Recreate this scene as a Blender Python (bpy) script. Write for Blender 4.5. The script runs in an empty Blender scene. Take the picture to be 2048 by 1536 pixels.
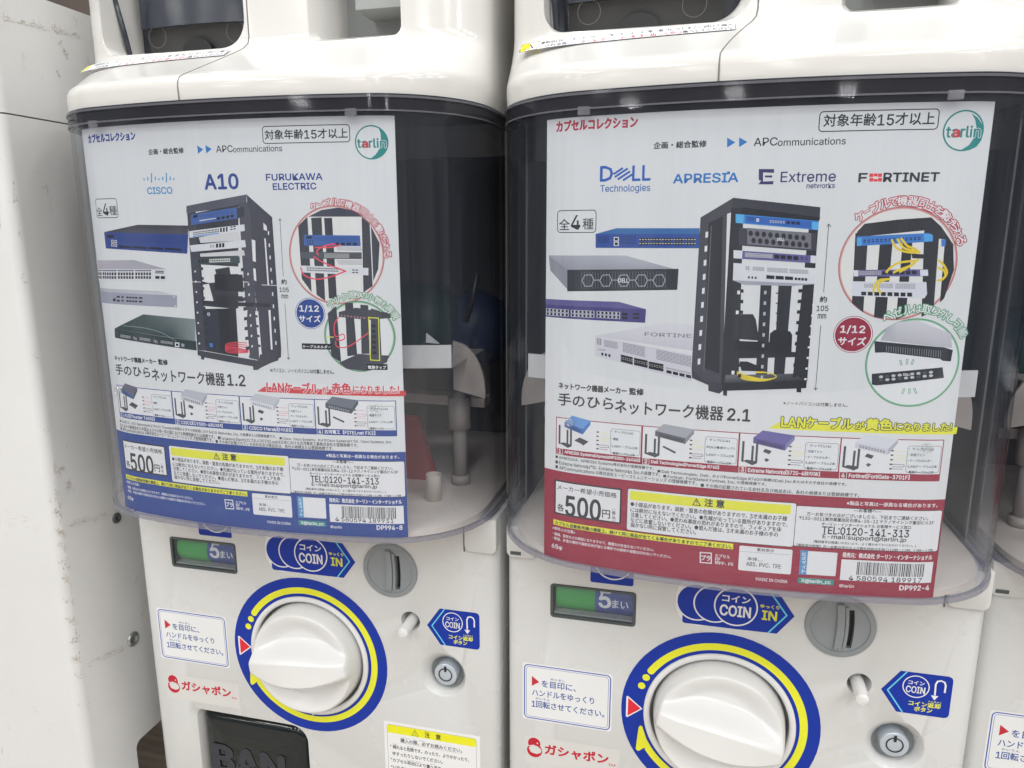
import bpy, bmesh, math, random
import numpy as np
from mathutils import Matrix, Vector
from mathutils.geometry import tessellate_polygon

# ------------------------------------------------------------------ camera, light, exposure
# metres; x to the right along the row, -y out of the fronts towards the viewer, z up.
SC = bpy.context.scene
cam_d = bpy.data.cameras.new('camera')
cam = bpy.data.objects.new('camera', cam_d)
SC.collection.objects.link(cam)
cam_d.sensor_width = 36.0
cam_d.lens = 1450.68 / 2048 * 36.0
cam_d.clip_start = 0.01
cam_d.clip_end = 50
R = ((0.97051491704144, -0.046998384101215596, 0.23641477892027307),
     (-0.002000562457231857, 0.979202711793662, 0.20287446109797386),
     (-0.24103276447384017, -0.19736565331336958, 0.9502368154003954))
C0 = (0.32019632, 0.27709877, 0.42210365)
cam.matrix_world = Matrix(((R[0][0], R[0][1], R[0][2], C0[0]),
                           (-R[2][0], -R[2][1], -R[2][2], -C0[2]),
                           (R[1][0], R[1][1], R[1][2], C0[1]),
                           (0, 0, 0, 1)))
SC.camera = cam

world = bpy.data.worlds.new('World')
SC.world = world
world.use_nodes = True
wn, wl = world.node_tree.nodes, world.node_tree.links
bg = wn['Background']
# the lit shop all round: pale ceiling, mixed goods and aisles at eye level, darker floor
wt = wn.new('ShaderNodeTexCoord')
wm = wn.new('ShaderNodeMapping')
wm.inputs['Scale'].default_value = (5.0, 5.0, 1.3)
wl.new(wt.outputs['Generated'], wm.inputs[0])
wno = wn.new('ShaderNodeTexNoise')
wno.inputs['Scale'].default_value = 1.3
wno.inputs['Detail'].default_value = 3
wl.new(wm.outputs[0], wno.inputs['Vector'])
wr = wn.new('ShaderNodeValToRGB')
wr.color_ramp.elements[0].position = 0.40
wr.color_ramp.elements[0].color = (0.10, 0.105, 0.12, 1)
wr.color_ramp.elements[1].position = 0.60
wr.color_ramp.elements[1].color = (0.62, 0.63, 0.66, 1)
wl.new(wno.outputs['Fac'], wr.inputs['Fac'])
ws = wn.new('ShaderNodeSeparateXYZ')
wl.new(wt.outputs['Generated'], ws.inputs[0])
wg = wn.new('ShaderNodeMapRange')
wg.inputs['From Min'].default_value = 0.05
wg.inputs['From Max'].default_value = 0.30
wl.new(ws.outputs['Z'], wg.inputs['Value'])
wx = wn.new('ShaderNodeMix')
wx.data_type = 'RGBA'
wx.inputs[7].default_value = (0.62, 0.625, 0.635, 1)
wl.new(wg.outputs['Result'], wx.inputs[0])
wl.new(wr.outputs['Color'], wx.inputs[6])
wl.new(wx.outputs[2], bg.inputs[0])
bg.inputs[1].default_value = 0.54

SC.view_settings.view_transform = 'Standard'
SC.view_settings.look = 'None'
SC.view_settings.gamma = 1
SC.view_settings.use_curve_mapping = False
SC.view_settings.exposure = -0.08
SC.cycles.max_bounces = 10
SC.cycles.transparent_max_bounces = 24
SC.cycles.caustics_reflective = False
SC.cycles.caustics_refractive = False

def overhead_lamp(x, y, z, sx, sy, power, color=(1.0, 0.995, 0.98), tilt=0.0, rot=0.0):
    d = bpy.data.lights.new('overhead_lamp', 'AREA')
    d.shape = 'RECTANGLE'
    d.size = sx
    d.size_y = sy
    d.energy = power
    d.color = color
    o = bpy.data.objects.new('overhead_lamp', d)
    o.location = (x, y, z)
    o.rotation_euler = (tilt, 0, rot)
    SC.collection.objects.link(o)

# rows of slatted fluorescent fittings on the shop ceiling
rl = random.Random(4)
for ix in range(5):
    for iy in range(4):
        for k in range(3):
            overhead_lamp(-1.5 + ix * 1.05 + k * 0.10, -0.55 - iy * 0.85, 1.95, 0.045, 0.42, 3.0)
for ix in range(7):
    for iy in range(4):
        if rl.random() < 0.45:
            for k in range(4):
                overhead_lamp(-4.6 + ix * 1.7 + k * 0.13 + iy * 0.4, -4.6 - iy * 1.9, 2.1, 0.05, 0.70, 4.0, rot=0.3)
for ix in range(3):  # added lamps behind the machines, brightening the floor seen under the cabinet
    overhead_lamp(-1.2 + ix * 1.0, 1.15, 1.95, 0.12, 0.9, 9.0)

# ------------------------------------------------------------------ helpers
def V(x, y, z):
    """machine coordinates (right, up, out) to world axes"""
    return (x, -z, y)

def srgb(c):
    r = []
    for v in c:
        v = v / 255.0
        r.append(v / 12.92 if v <= 0.04045 else ((v + 0.055) / 1.055) ** 2.4)
    return r

def nodes_of(m):
    m.use_nodes = True
    return m.node_tree.nodes, m.node_tree.links, m.node_tree.nodes['Principled BSDF']

def plastic(name, color, rough=0.35, grime=0.0, scale=40.0, coat=0.0, metal=0.0, bump=0.0, spec=0.5):
    m = bpy.data.materials.new(name)
    n, l, b = nodes_of(m)
    b.inputs['Roughness'].default_value = rough
    b.inputs['Metallic'].default_value = metal
    b.inputs['Coat Weight'].default_value = coat
    b.inputs['Specular IOR Level'].default_value = spec
    tc = n.new('ShaderNodeTexCoord')
    no = n.new('ShaderNodeTexNoise')
    no.inputs['Scale'].default_value = scale
    no.inputs['Detail'].default_value = 6
    l.new(tc.outputs['Object'], no.inputs['Vector'])
    mx = n.new('ShaderNodeMix')
    mx.data_type = 'RGBA'
    mx.inputs[6].default_value = (*color, 1)
    mx.inputs[7].default_value = (*[c * 0.80 for c in color], 1)
    ra = n.new('ShaderNodeValToRGB')
    ra.color_ramp.elements[0].position = 0.42
    ra.color_ramp.elements[1].position = 0.95
    l.new(no.outputs['Fac'], ra.inputs['Fac'])
    mu = n.new('ShaderNodeMath')
    mu.operation = 'MULTIPLY'
    mu.inputs[1].default_value = grime
    l.new(ra.outputs['Color'], mu.inputs[0])
    l.new(mu.outputs[0], mx.inputs[0])
    # rare small dark specks of dirt
    vo = n.new('ShaderNodeTexVoronoi')
    vo.inputs['Scale'].default_value = scale * 0.9
    l.new(tc.outputs['Object'], vo.inputs['Vector'])
    lt = n.new('ShaderNodeMath')
    lt.operation = 'LESS_THAN'
    lt.inputs[1].default_value = 0.022 if grime > 0 else -1
    l.new(vo.outputs['Distance'], lt.inputs[0])
    m2 = n.new('ShaderNodeMix')
    m2.data_type = 'RGBA'
    m2.inputs[7].default_value = (*[c * 0.45 for c in color], 1)
    l.new(mx.outputs[2], m2.inputs[6])
    l.new(lt.outputs[0], m2.inputs[0])
    l.new(m2.outputs[2], b.inputs['Base Color'])
    rr = n.new('ShaderNodeMapRange')
    rr.inputs['To Min'].default_value = rough * 0.94
    rr.inputs['To Max'].default_value = rough * 1.10
    l.new(no.outputs['Fac'], rr.inputs['Value'])
    l.new(rr.outputs['Result'], b.inputs['Roughness'])
    if bump:
        n2 = n.new('ShaderNodeTexNoise')
        n2.inputs['Scale'].default_value = 900
        l.new(tc.outputs['Object'], n2.inputs['Vector'])
        bp = n.new('ShaderNodeBump')
        bp.inputs['Strength'].default_value = bump
        bp.inputs['Distance'].default_value = 0.0003
        l.new(n2.outputs['Fac'], bp.inputs['Height'])
        l.new(bp.outputs['Normal'], b.inputs['Normal'])
    return m

def clear_plastic(name, tint, gloss_rough=0.03, fres=0.09, streak=0.0, haze=(0, 0, 0), hz=0.0):
    """thin clear plastic: tinted see-through plus a fresnel reflection"""
    m = bpy.data.materials.new(name)
    n, l, b = nodes_of(m)
    n.remove(b)
    out = n['Material Output']
    tr = n.new('ShaderNodeBsdfTransparent')
    tr.inputs[0].default_value = (*tint, 1)
    gl = n.new('ShaderNodeBsdfGlossy')
    gl.inputs['Roughness'].default_value = gloss_rough
    # Schlick reflectance, the same from both sides of the thin sheet
    ge = n.new('ShaderNodeNewGeometry')
    dt = n.new('ShaderNodeVectorMath')
    dt.operation = 'DOT_PRODUCT'
    l.new(ge.outputs['Incoming'], dt.inputs[0])
    l.new(ge.outputs['Normal'], dt.inputs[1])
    def math_(op, a, b=None):
        q = n.new('ShaderNodeMath')
        q.operation = op
        for k, x in enumerate((a, b)):
            if x is None:
                continue
            if isinstance(x, (int, float)):
                q.inputs[k].default_value = x
            else:
                l.new(x, q.inputs[k])
        return q.outputs[0]
    ab = math_('ABSOLUTE', dt.outputs['Value'])
    p5 = math_('POWER', math_('SUBTRACT', 1.0, ab), 5.0)
    fres_out = math_('ADD', math_('MULTIPLY', p5, 0.75), 0.035)
    mx = n.new('ShaderNodeMixShader')
    l.new(fres_out, mx.inputs[0])
    base = tr
    if hz:
        df = n.new('ShaderNodeBsdfDiffuse')
        df.inputs[0].default_value = (*haze, 1)
        m1 = n.new('ShaderNodeMixShader')
        m1.inputs[0].default_value = hz
        tc = n.new('ShaderNodeTexCoord')
        mp = n.new('ShaderNodeMapping')
        mp.inputs['Scale'].default_value = (260, 260, 3)
        no = n.new('ShaderNodeTexNoise')
        no.inputs['Scale'].default_value = 1.0
        no.inputs['Detail'].default_value = 4
        l.new(tc.outputs['Object'], mp.inputs[0])
        l.new(mp.outputs[0], no.inputs['Vector'])
        ma = n.new('ShaderNodeMapRange')
        ma.inputs['From Min'].default_value = 0.35
        ma.inputs['From Max'].default_value = 0.75
        ma.inputs['To Min'].default_value = hz * (1 - streak)
        ma.inputs['To Max'].default_value = hz * (1 + streak * 2)
        l.new(no.outputs['Fac'], ma.inputs['Value'])
        l.new(ma.outputs['Result'], m1.inputs[0])
        l.new(tr.outputs[0], m1.inputs[1])
        l.new(df.outputs[0], m1.inputs[2])
        base = m1
    l.new(base.outputs[0], mx.inputs[1])
    l.new(gl.outputs[0], mx.inputs[2])
    l.new(mx.outputs[0], out.inputs['Surface'])
    return m

M = {}
M['white'] = plastic('white_panel_plastic', (0.645, 0.65, 0.64), 0.27, 0.03, 14)
M['hood'] = plastic('cream_hood_plastic', (0.67, 0.66, 0.635), 0.13, 0.12, 18)
M['knob'] = plastic('white_knob_plastic', (0.76, 0.76, 0.75), 0.18, 0.08, 30)
M['grey'] = plastic('grey_plastic', (0.27, 0.295, 0.31), 0.28, 0.2, 60, bump=0.15)
M['dgrey'] = plastic('dark_grey_plastic', (0.07, 0.085, 0.085), 0.3)
M['recess'] = plastic('pale_grey_plastic', (0.33, 0.345, 0.34), 0.4)
M['edge'] = plastic('pale_flap_edge', (0.36, 0.37, 0.44), 0.15)
M['well'] = plastic('lock_well_plastic', (0.42, 0.44, 0.44), 0.4)
M['black'] = plastic('black_plastic', (0.012, 0.012, 0.014), 0.4)
M['inner'] = plastic('dim_inner_plastic', (0.085, 0.084, 0.088), 0.45)
M['inner2'] = plastic('inner_band_plastic', (0.18, 0.178, 0.175), 0.5)
M['tray'] = plastic('cream_tray_plastic', (0.66, 0.60, 0.54), 0.45)
M['beige'] = plastic('beige_plastic', (0.40, 0.36, 0.33), 0.45)
M['steel'] = plastic('lock_steel', (0.52, 0.58, 0.64), 0.30, 0, 60, metal=0.35)
M['screw'] = plastic('screw_steel', (0.45, 0.48, 0.47), 0.35, metal=0.9)
M['smoke'] = plastic('smoky_flap_plastic', (0.010, 0.014, 0.014), 0.06, spec=0.45)
M['smoke2'] = plastic('smoky_blue_plastic', (0.040, 0.046, 0.060), 0.16)
M['letter'] = plastic('embossed_flap_letters', (0.026, 0.030, 0.040), 0.14)
M['clear'] = clear_plastic('clear_case_plastic', (0.960, 0.968, 0.985), 0.018, hz=0.020, streak=0.25, haze=(0.42, 0.48, 0.60))
M['rim'] = clear_plastic('clear_rim_plastic', (0.42, 0.43, 0.47), 0.06, hz=0.06, streak=0.0, haze=(0.35, 0.36, 0.42))
M['lip'] = clear_plastic('clear_lip_plastic', (0.72, 0.72, 0.77), 0.06, hz=0.20, streak=0.0, haze=(0.50, 0.50, 0.55))
M['nub'] = clear_plastic('clear_nub_plastic', (0.88, 0.90, 0.90), 0.03, hz=0.10, haze=(0.8, 0.8, 0.8))
M['red'] = plastic('red_plastic', (0.33, 0.018, 0.03), 0.3)
M['teal'] = plastic('teal_plastic', (0.010, 0.048, 0.045), 0.5)
M['cblue'] = plastic('blue_plastic', (0.012, 0.028, 0.085), 0.5)
M['gap'] = plastic('gap_strip', (0.20, 0.19, 0.175), 0.6)

def dirty_cabinet():
    m = bpy.data.materials.new('scuffed_white_laminate')
    n, l, b = nodes_of(m)
    tc = n.new('ShaderNodeTexCoord')
    no = n.new('ShaderNodeTexNoise')
    no.inputs['Scale'].default_value = 9
    no.inputs['Detail'].default_value = 8
    no.inputs['Roughness'].default_value = 0.65
    l.new(tc.outputs['Object'], no.inputs['Vector'])
    r1 = n.new('ShaderNodeValToRGB')
    r1.color_ramp.elements[0].position = 0.35
    r1.color_ramp.elements[0].color = (0.665, 0.668, 0.66, 1)
    r1.color_ramp.elements[1].position = 0.7
    r1.color_ramp.elements[1].color = (0.71, 0.712, 0.705, 1)
    l.new(no.outputs['Fac'], r1.inputs['Fac'])
    # scuffs: thin streaky marks concentrated in patches
    mp = n.new('ShaderNodeMapping')
    mp.inputs['Scale'].default_value = (160, 60, 38)
    mp.inputs['Rotation'].default_value = (0.5, 0.3, 0.2)
    l.new(tc.outputs['Object'], mp.inputs[0])
    n2 = n.new('ShaderNodeTexNoise')
    n2.inputs['Scale'].default_value = 1.0
    n2.inputs['Detail'].default_value = 5
    n2.inputs['Roughness'].default_value = 0.75
    l.new(mp.outputs[0], n2.inputs['Vector'])
    n3 = n.new('ShaderNodeTexNoise')
    n3.inputs['Scale'].default_value = 11
    n3.inputs['Detail'].default_value = 2
    l.new(tc.outputs['Object'], n3.inputs['Vector'])
    a1 = n.new('ShaderNodeMapRange')
    a1.inputs['From Min'].default_value = 0.60
    a1.inputs['From Max'].default_value = 0.70
    l.new(n2.outputs['Fac'], a1.inputs['Value'])
    a2 = n.new('ShaderNodeMapRange')
    a2.inputs['From Min'].default_value = 0.55
    a2.inputs['From Max'].default_value = 0.66
    l.new(n3.outputs['Fac'], a2.inputs['Value'])
    mu = n.new('ShaderNodeMath')
    mu.operation = 'MULTIPLY'
    l.new(a1.outputs['Result'], mu.inputs[0])
    l.new(a2.outputs['Result'], mu.inputs[1])
    mx = n.new('ShaderNodeMix')
    mx.data_type = 'RGBA'
    mx.inputs[7].default_value = (0.26, 0.23, 0.20, 1)
    l.new(r1.outputs['Color'], mx.inputs[6])
    l.new(mu.outputs[0], mx.inputs[0])
    l.new(mx.outputs[2], b.inputs['Base Color'])
    b.inputs['Roughness'].default_value = 0.38
    bp = n.new('ShaderNodeBump')
    bp.inputs['Strength'].default_value = 0.25
    bp.inputs['Distance'].default_value = 0.002
    l.new(no.outputs['Fac'], bp.inputs['Height'])
    l.new(bp.outputs['Normal'], b.inputs['Normal'])
    return m
M['cabinet'] = dirty_cabinet()

def print_material(name, rough):
    m = bpy.data.materials.new(name)
    n, l, b = nodes_of(m)
    at = n.new('ShaderNodeAttribute')
    at.attribute_name = 'Col'
    l.new(at.outputs['Color'], b.inputs['Base Color'])
    b.inputs['Roughness'].default_value = rough
    b.inputs['Specular IOR Level'].default_value = 0.35
    return m
M['print'] = print_material('poster_ink', 0.55)
M['sticker'] = print_material('sticker_ink', 0.35)
M['paper'] = plastic('poster_paper', (0.735, 0.75, 0.742), 0.5, 0.06, 9)

def wood_floor():
    m = bpy.data.materials.new('brown_floor')
    n, l, b = nodes_of(m)
    tc = n.new('ShaderNodeTexCoord')
    mp = n.new('ShaderNodeMapping')
    mp.inputs['Scale'].default_value = (3, 26, 1)
    mp.inputs['Rotation'].default_value = (0, 0, 0.9)
    l.new(tc.outputs['Object'], mp.inputs[0])
    no = n.new('ShaderNodeTexNoise')
    no.inputs['Scale'].default_value = 3
    no.inputs['Detail'].default_value = 6
    l.new(mp.outputs[0], no.inputs['Vector'])
    r = n.new('ShaderNodeValToRGB')
    r.color_ramp.elements[0].position = 0.35
    r.color_ramp.elements[0].color = (0.30, 0.26, 0.22, 1)
    r.color_ramp.elements[1].position = 0.65
    r.color_ramp.elements[1].color = (0.55, 0.50, 0.45, 1)
    l.new(no.outputs['Fac'], r.inputs['Fac'])
    l.new(r.outputs['Color'], b.inputs['Base Color'])
    b.inputs['Roughness'].default_value = 0.45
    return m
M['floor'] = wood_floor()
M['wall'] = plastic('brown_wall', (0.20, 0.165, 0.14), 0.7, 0.3, 6)

# ---- mesh helpers; all take machine coordinates
def mesh_obj(name, verts, faces, mat, parent=None, smooth=False, mats=None, fmat=None):
    me = bpy.data.meshes.new(name)
    me.from_pydata([V(*v) for v in verts], [], faces)
    me.materials.append(mat)
    if mats:
        for x in mats:
            me.materials.append(x)
    if fmat:
        me.polygons.foreach_set('material_index', fmat)
    bm = bmesh.new()
    bm.from_mesh(me)
    bmesh.ops.recalc_face_normals(bm, faces=bm.faces)
    bm.to_mesh(me)
    bm.free()
    if smooth:
        me.polygons.foreach_set('use_smooth', [True] * len(me.polygons))
    o = bpy.data.objects.new(name, me)
    SC.collection.objects.link(o)
    if parent:
        o.parent = parent
    return o

def box_vf(x0, x1, y0, y1, z0, z1):
    v = [(x0, y0, z0), (x1, y0, z0), (x1, y1, z0), (x0, y1, z0), (x0, y0, z1), (x1, y0, z1), (x1, y1, z1), (x0, y1, z1)]
    f = [(0, 3, 2, 1), (4, 5, 6, 7), (0, 1, 5, 4), (1, 2, 6, 5), (2, 3, 7, 6), (3, 0, 4, 7)]
    return v, f

def ring_rr(x0, x1, y0, y1, r, n=6):
    """rounded rectangle outline; r is one radius or four (bl, br, tr, tl)"""
    rs = r if isinstance(r, (tuple, list)) else (r, r, r, r)
    cs = [(x0 + rs[0], y0 + rs[0], 180, rs[0]), (x1 - rs[1], y0 + rs[1], 270, rs[1]), (x1 - rs[2], y1 - rs[2], 0, rs[2]), (x0 + rs[3], y1 - rs[3], 90, rs[3])]
    p = []
    for cx, cy, a, q in cs:
        for i in range(n + 1):
            t = math.radians(a + 90 * i / n)
            p.append((cx + q * math.cos(t), cy + q * math.sin(t)))
    return p

def ring_c(cx, cy, r, n=64):
    return [(cx + r * math.cos(2 * math.pi * i / n), cy + r * math.sin(2 * math.pi * i / n)) for i in range(n)]

def loft(rings, cap0=True, cap1=True):
    """rings: lists of equal numbers of 3-d points"""
    v = [p for r in rings for p in r]
    n = len(rings[0])
    f = []
    for k in range(len(rings) - 1):
        for i in range(n):
            j = (i + 1) % n
            f.append((k * n + i, k * n + j, (k + 1) * n + j, (k + 1) * n + i))
    if cap0:
        f.append(tuple(range(n))[::-1])
    if cap1:
        f.append(tuple(range((len(rings) - 1) * n, len(rings) * n)))
    return v, f

def at_z(ring, z):
    return [(x, y, z) for x, y in ring]

def plate(ring, z0, z1, bevel=0.0, ctr=None):
    """a plate with the given outline from z0 (back) to z1 (front), front edge softened"""
    if bevel:
        cx = sum(p[0] for p in ring) / len(ring)
        cy = sum(p[1] for p in ring) / len(ring)
        w = max(p[0] for p in ring) - min(p[0] for p in ring)
        h = max(p[1] for p in ring) - min(p[1] for p in ring)
        def sh(b):
            return [(cx + (x - cx) * (1 - 2 * b / w), cy + (y - cy) * (1 - 2 * b / h)) for x, y in ring]
        return loft([at_z(ring, z0), at_z(ring, z1 - bevel), at_z(sh(bevel * 0.3), z1 - bevel * 0.3), at_z(sh(bevel), z1)])
    return loft([at_z(ring, z0), at_z(ring, z1)])

def cut(target, cutters, bevel=0.0):
    """boolean difference, baked into the mesh"""
    for v, f in cutters:
        c = mesh_obj('cutter', v, f, M['white'])
        md = target.modifiers.new('b', 'BOOLEAN')
        md.operation = 'DIFFERENCE'
        md.solver = 'EXACT'
        md.object = c
        dg = bpy.context.evaluated_depsgraph_get()
        me = bpy.data.meshes.new_from_object(target.evaluated_get(dg))
        target.modifiers.clear()
        old = target.data
        target.data = me
        me.name = old.name
        bpy.data.objects.remove(c)
    if bevel:
        bake_bevel(target, bevel)

def bake_bevel(o, w, seg=3, ang=35):
    md = o.modifiers.new('v', 'BEVEL')
    md.width = w
    md.segments = seg
    md.limit_method = 'ANGLE'
    md.angle_limit = math.radians(ang)
    md.use_clamp_overlap = True
    dg = bpy.context.evaluated_depsgraph_get()
    me = bpy.data.meshes.new_from_object(o.evaluated_get(dg))
    o.modifiers.clear()
    me.name = o.data.name
    o.data = me
    smooth_by_angle(o, 40)

def smooth_by_angle(o, deg=35):
    me = o.data
    me.polygons.foreach_set('use_smooth', [True] * len(me.polygons))
    bm = bmesh.new()
    bm.from_mesh(me)
    a = math.radians(deg)
    for e in bm.edges:
        if len(e.link_faces) == 2:
            e.smooth = e.calc_face_angle(0) < a
    bm.to_mesh(me)
    bm.free()

def tube(path, r, n=8, close=False):
    """round tube along 3-d points"""
    pts = [Vector(p) for p in path]
    rings = []
    up = Vector((0.13, 0.2, 1)).normalized()
    for i, p in enumerate(pts):
        a = pts[max(i - 1, 0)]
        b = pts[min(i + 1, len(pts) - 1)]
        t = (b - a).normalized()
        s = t.cross(up)
        if s.length < 1e-4:
            s = t.cross(Vector((1, 0, 0)))
        s.normalize()
        u = s.cross(t).normalized()
        rings.append([tuple(p + s * r * math.cos(2 * math.pi * k / n) + u * r * math.sin(2 * math.pi * k / n)) for k in range(n)])
    return loft(rings)

def merge(*vfs):
    V_, F_ = [], []
    for v, f in vfs:
        o = len(V_)
        V_ += v
        F_ += [tuple(i + o for i in q) for q in f]
    return V_, F_

# ------------------------------------------------------------------ flat print: polygons, strokes and lettering
_tcache = {}
FONT = None
try:
    import os
    _p = os.path.join(bpy.utils.system_resource('DATAFILES'), 'fonts', 'Inter.woff2')
    if os.path.exists(_p):
        FONT = bpy.data.fonts.load(_p)      # the typeface that ships inside Blender
except Exception:
    FONT = None

def _typeset(body, latin, res=2):
    cu = bpy.data.curves.new('lettering', 'FONT')
    cu.body = body
    cu.size = 1.0
    if FONT and latin:
        cu.font = FONT
    cu.resolution_u = res
    cu.space_line = 3.0
    cu.fill_mode = 'FRONT'
    o = bpy.data.objects.new('lettering', cu)
    SC.collection.objects.link(o)
    dg = bpy.context.evaluated_depsgraph_get()
    dg.update()
    me = bpy.data.meshes.new_from_object(o.evaluated_get(dg))
    vs = np.empty(len(me.vertices) * 3)
    me.vertices.foreach_get('co', vs)
    vs = vs.reshape(-1, 3)[:, :2].copy()
    fs = [tuple(p.vertices) for p in me.polygons if len(p.vertices) > 2 and p.area > 1e-9]
    bpy.data.objects.remove(o)
    bpy.data.curves.remove(cu)
    bpy.data.meshes.remove(me)
    return vs, fs

def runs_of(s):
    """splits a line into latin and japanese runs"""
    out = []
    for ch in s:
        lat = 2 if ch == 'D' else int(ord(ch) < 0x250 or ch in '™•')
        if ch == ' ' and out:
            lat = out[-1][0]
        if out and out[-1][0] == lat:
            out[-1][1] += ch
        else:
            out.append([lat, ch])
    return out

_runs = {}
def _file_runs(strings, latin):
    """sets many runs in one go and files each one separately"""
    todo = ['H', 'H.'] + [s for s in dict.fromkeys(strings) if s not in ('H', 'H.') and s.strip(' \u3000') and (s, latin) not in _runs]
    v, f = _typeset('\n'.join(todo), latin == 1)
    ys = np.unique(np.round(v[:, 1], 4))[::-1]
    top = ys[0]
    L = top - ys[ys < top - 1.5][0]          # pitch of the lines
    line = np.clip(np.round((0.35 - v[:, 1]) / L), 0, len(todo) - 1).astype(int)
    byl = {}
    for q in f:
        byl.setdefault(line[q[0]], []).append(q)
    for k, st in enumerate(todo):
        qs = byl.get(k, [])
        ids = sorted({j for q in qs for j in q})
        mp = {j: n for n, j in enumerate(ids)}
        vv = v[ids] + np.array([0, k * L]) if ids else np.zeros((0, 2))
        _runs[(st, latin)] = (vv, [tuple(mp[j] for j in q) for q in qs])

def typeset_all(strings):
    rr = [r for s in dict.fromkeys(strings) for r in runs_of(s)]
    _file_runs([r[1] for r in rr if r[0] == 1], 1)
    _file_runs([r[1] for r in rr if r[0] == 2] + ['D'], 2)
    _file_runs([r[1] for r in rr if r[0] == 0] + ['田'], 0)

def text_mesh(s, off=0.0, res=2):
    if s in _tcache:
        return _tcache[s]
    rr = runs_of(s)
    miss = [r for r in rr if (r[1], r[0]) not in _runs and r[1].strip(' \u3000')]
    if miss:
        typeset_all([s])
    V_, F_, x, n = [], [], 0.0, 0
    mixed = any(r[0] == 0 for r in rr)
    def hy(k, c):
        q = _runs[(c, k)][0][:, 1]
        return q.max() - q.min(), q.min()
    capL, capD, hj = hy(1, 'H')[0], hy(2, 'D')[0], hy(0, '田')
    want = hj[0] * 0.95 if mixed else capL      # capital height matched to the japanese letters
    for lat, st in rr:
        g = _runs.get((st, lat))
        if g is not None and lat:
            k = want / (capL if lat == 1 else capD)
            g = (g[0] * k + np.array([0, hj[1] if mixed else 0]), g[1])
        lead = len(st) - len(st.lstrip(' \u3000'))
        tail = len(st) - len(st.rstrip(' \u3000')) if st.strip(' \u3000') else 0
        x += lead * 0.28
        if g is not None and len(g[0]):
            v = g[0]
            x0, x1 = v[:, 0].min(), v[:, 0].max()
            V_.append(v + np.array([x - x0 + 0.06, 0]))
            F_ += [tuple(j + n for j in q) for q in g[1]]
            n += len(v)
            x += x1 - x0 + 0.12
            if st[-1] in '、。':
                x += 0.45
        x += tail * 0.28
    _tcache[s] = (np.concatenate(V_) if V_ else np.zeros((0, 2)), F_)
    return _tcache[s]

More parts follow.
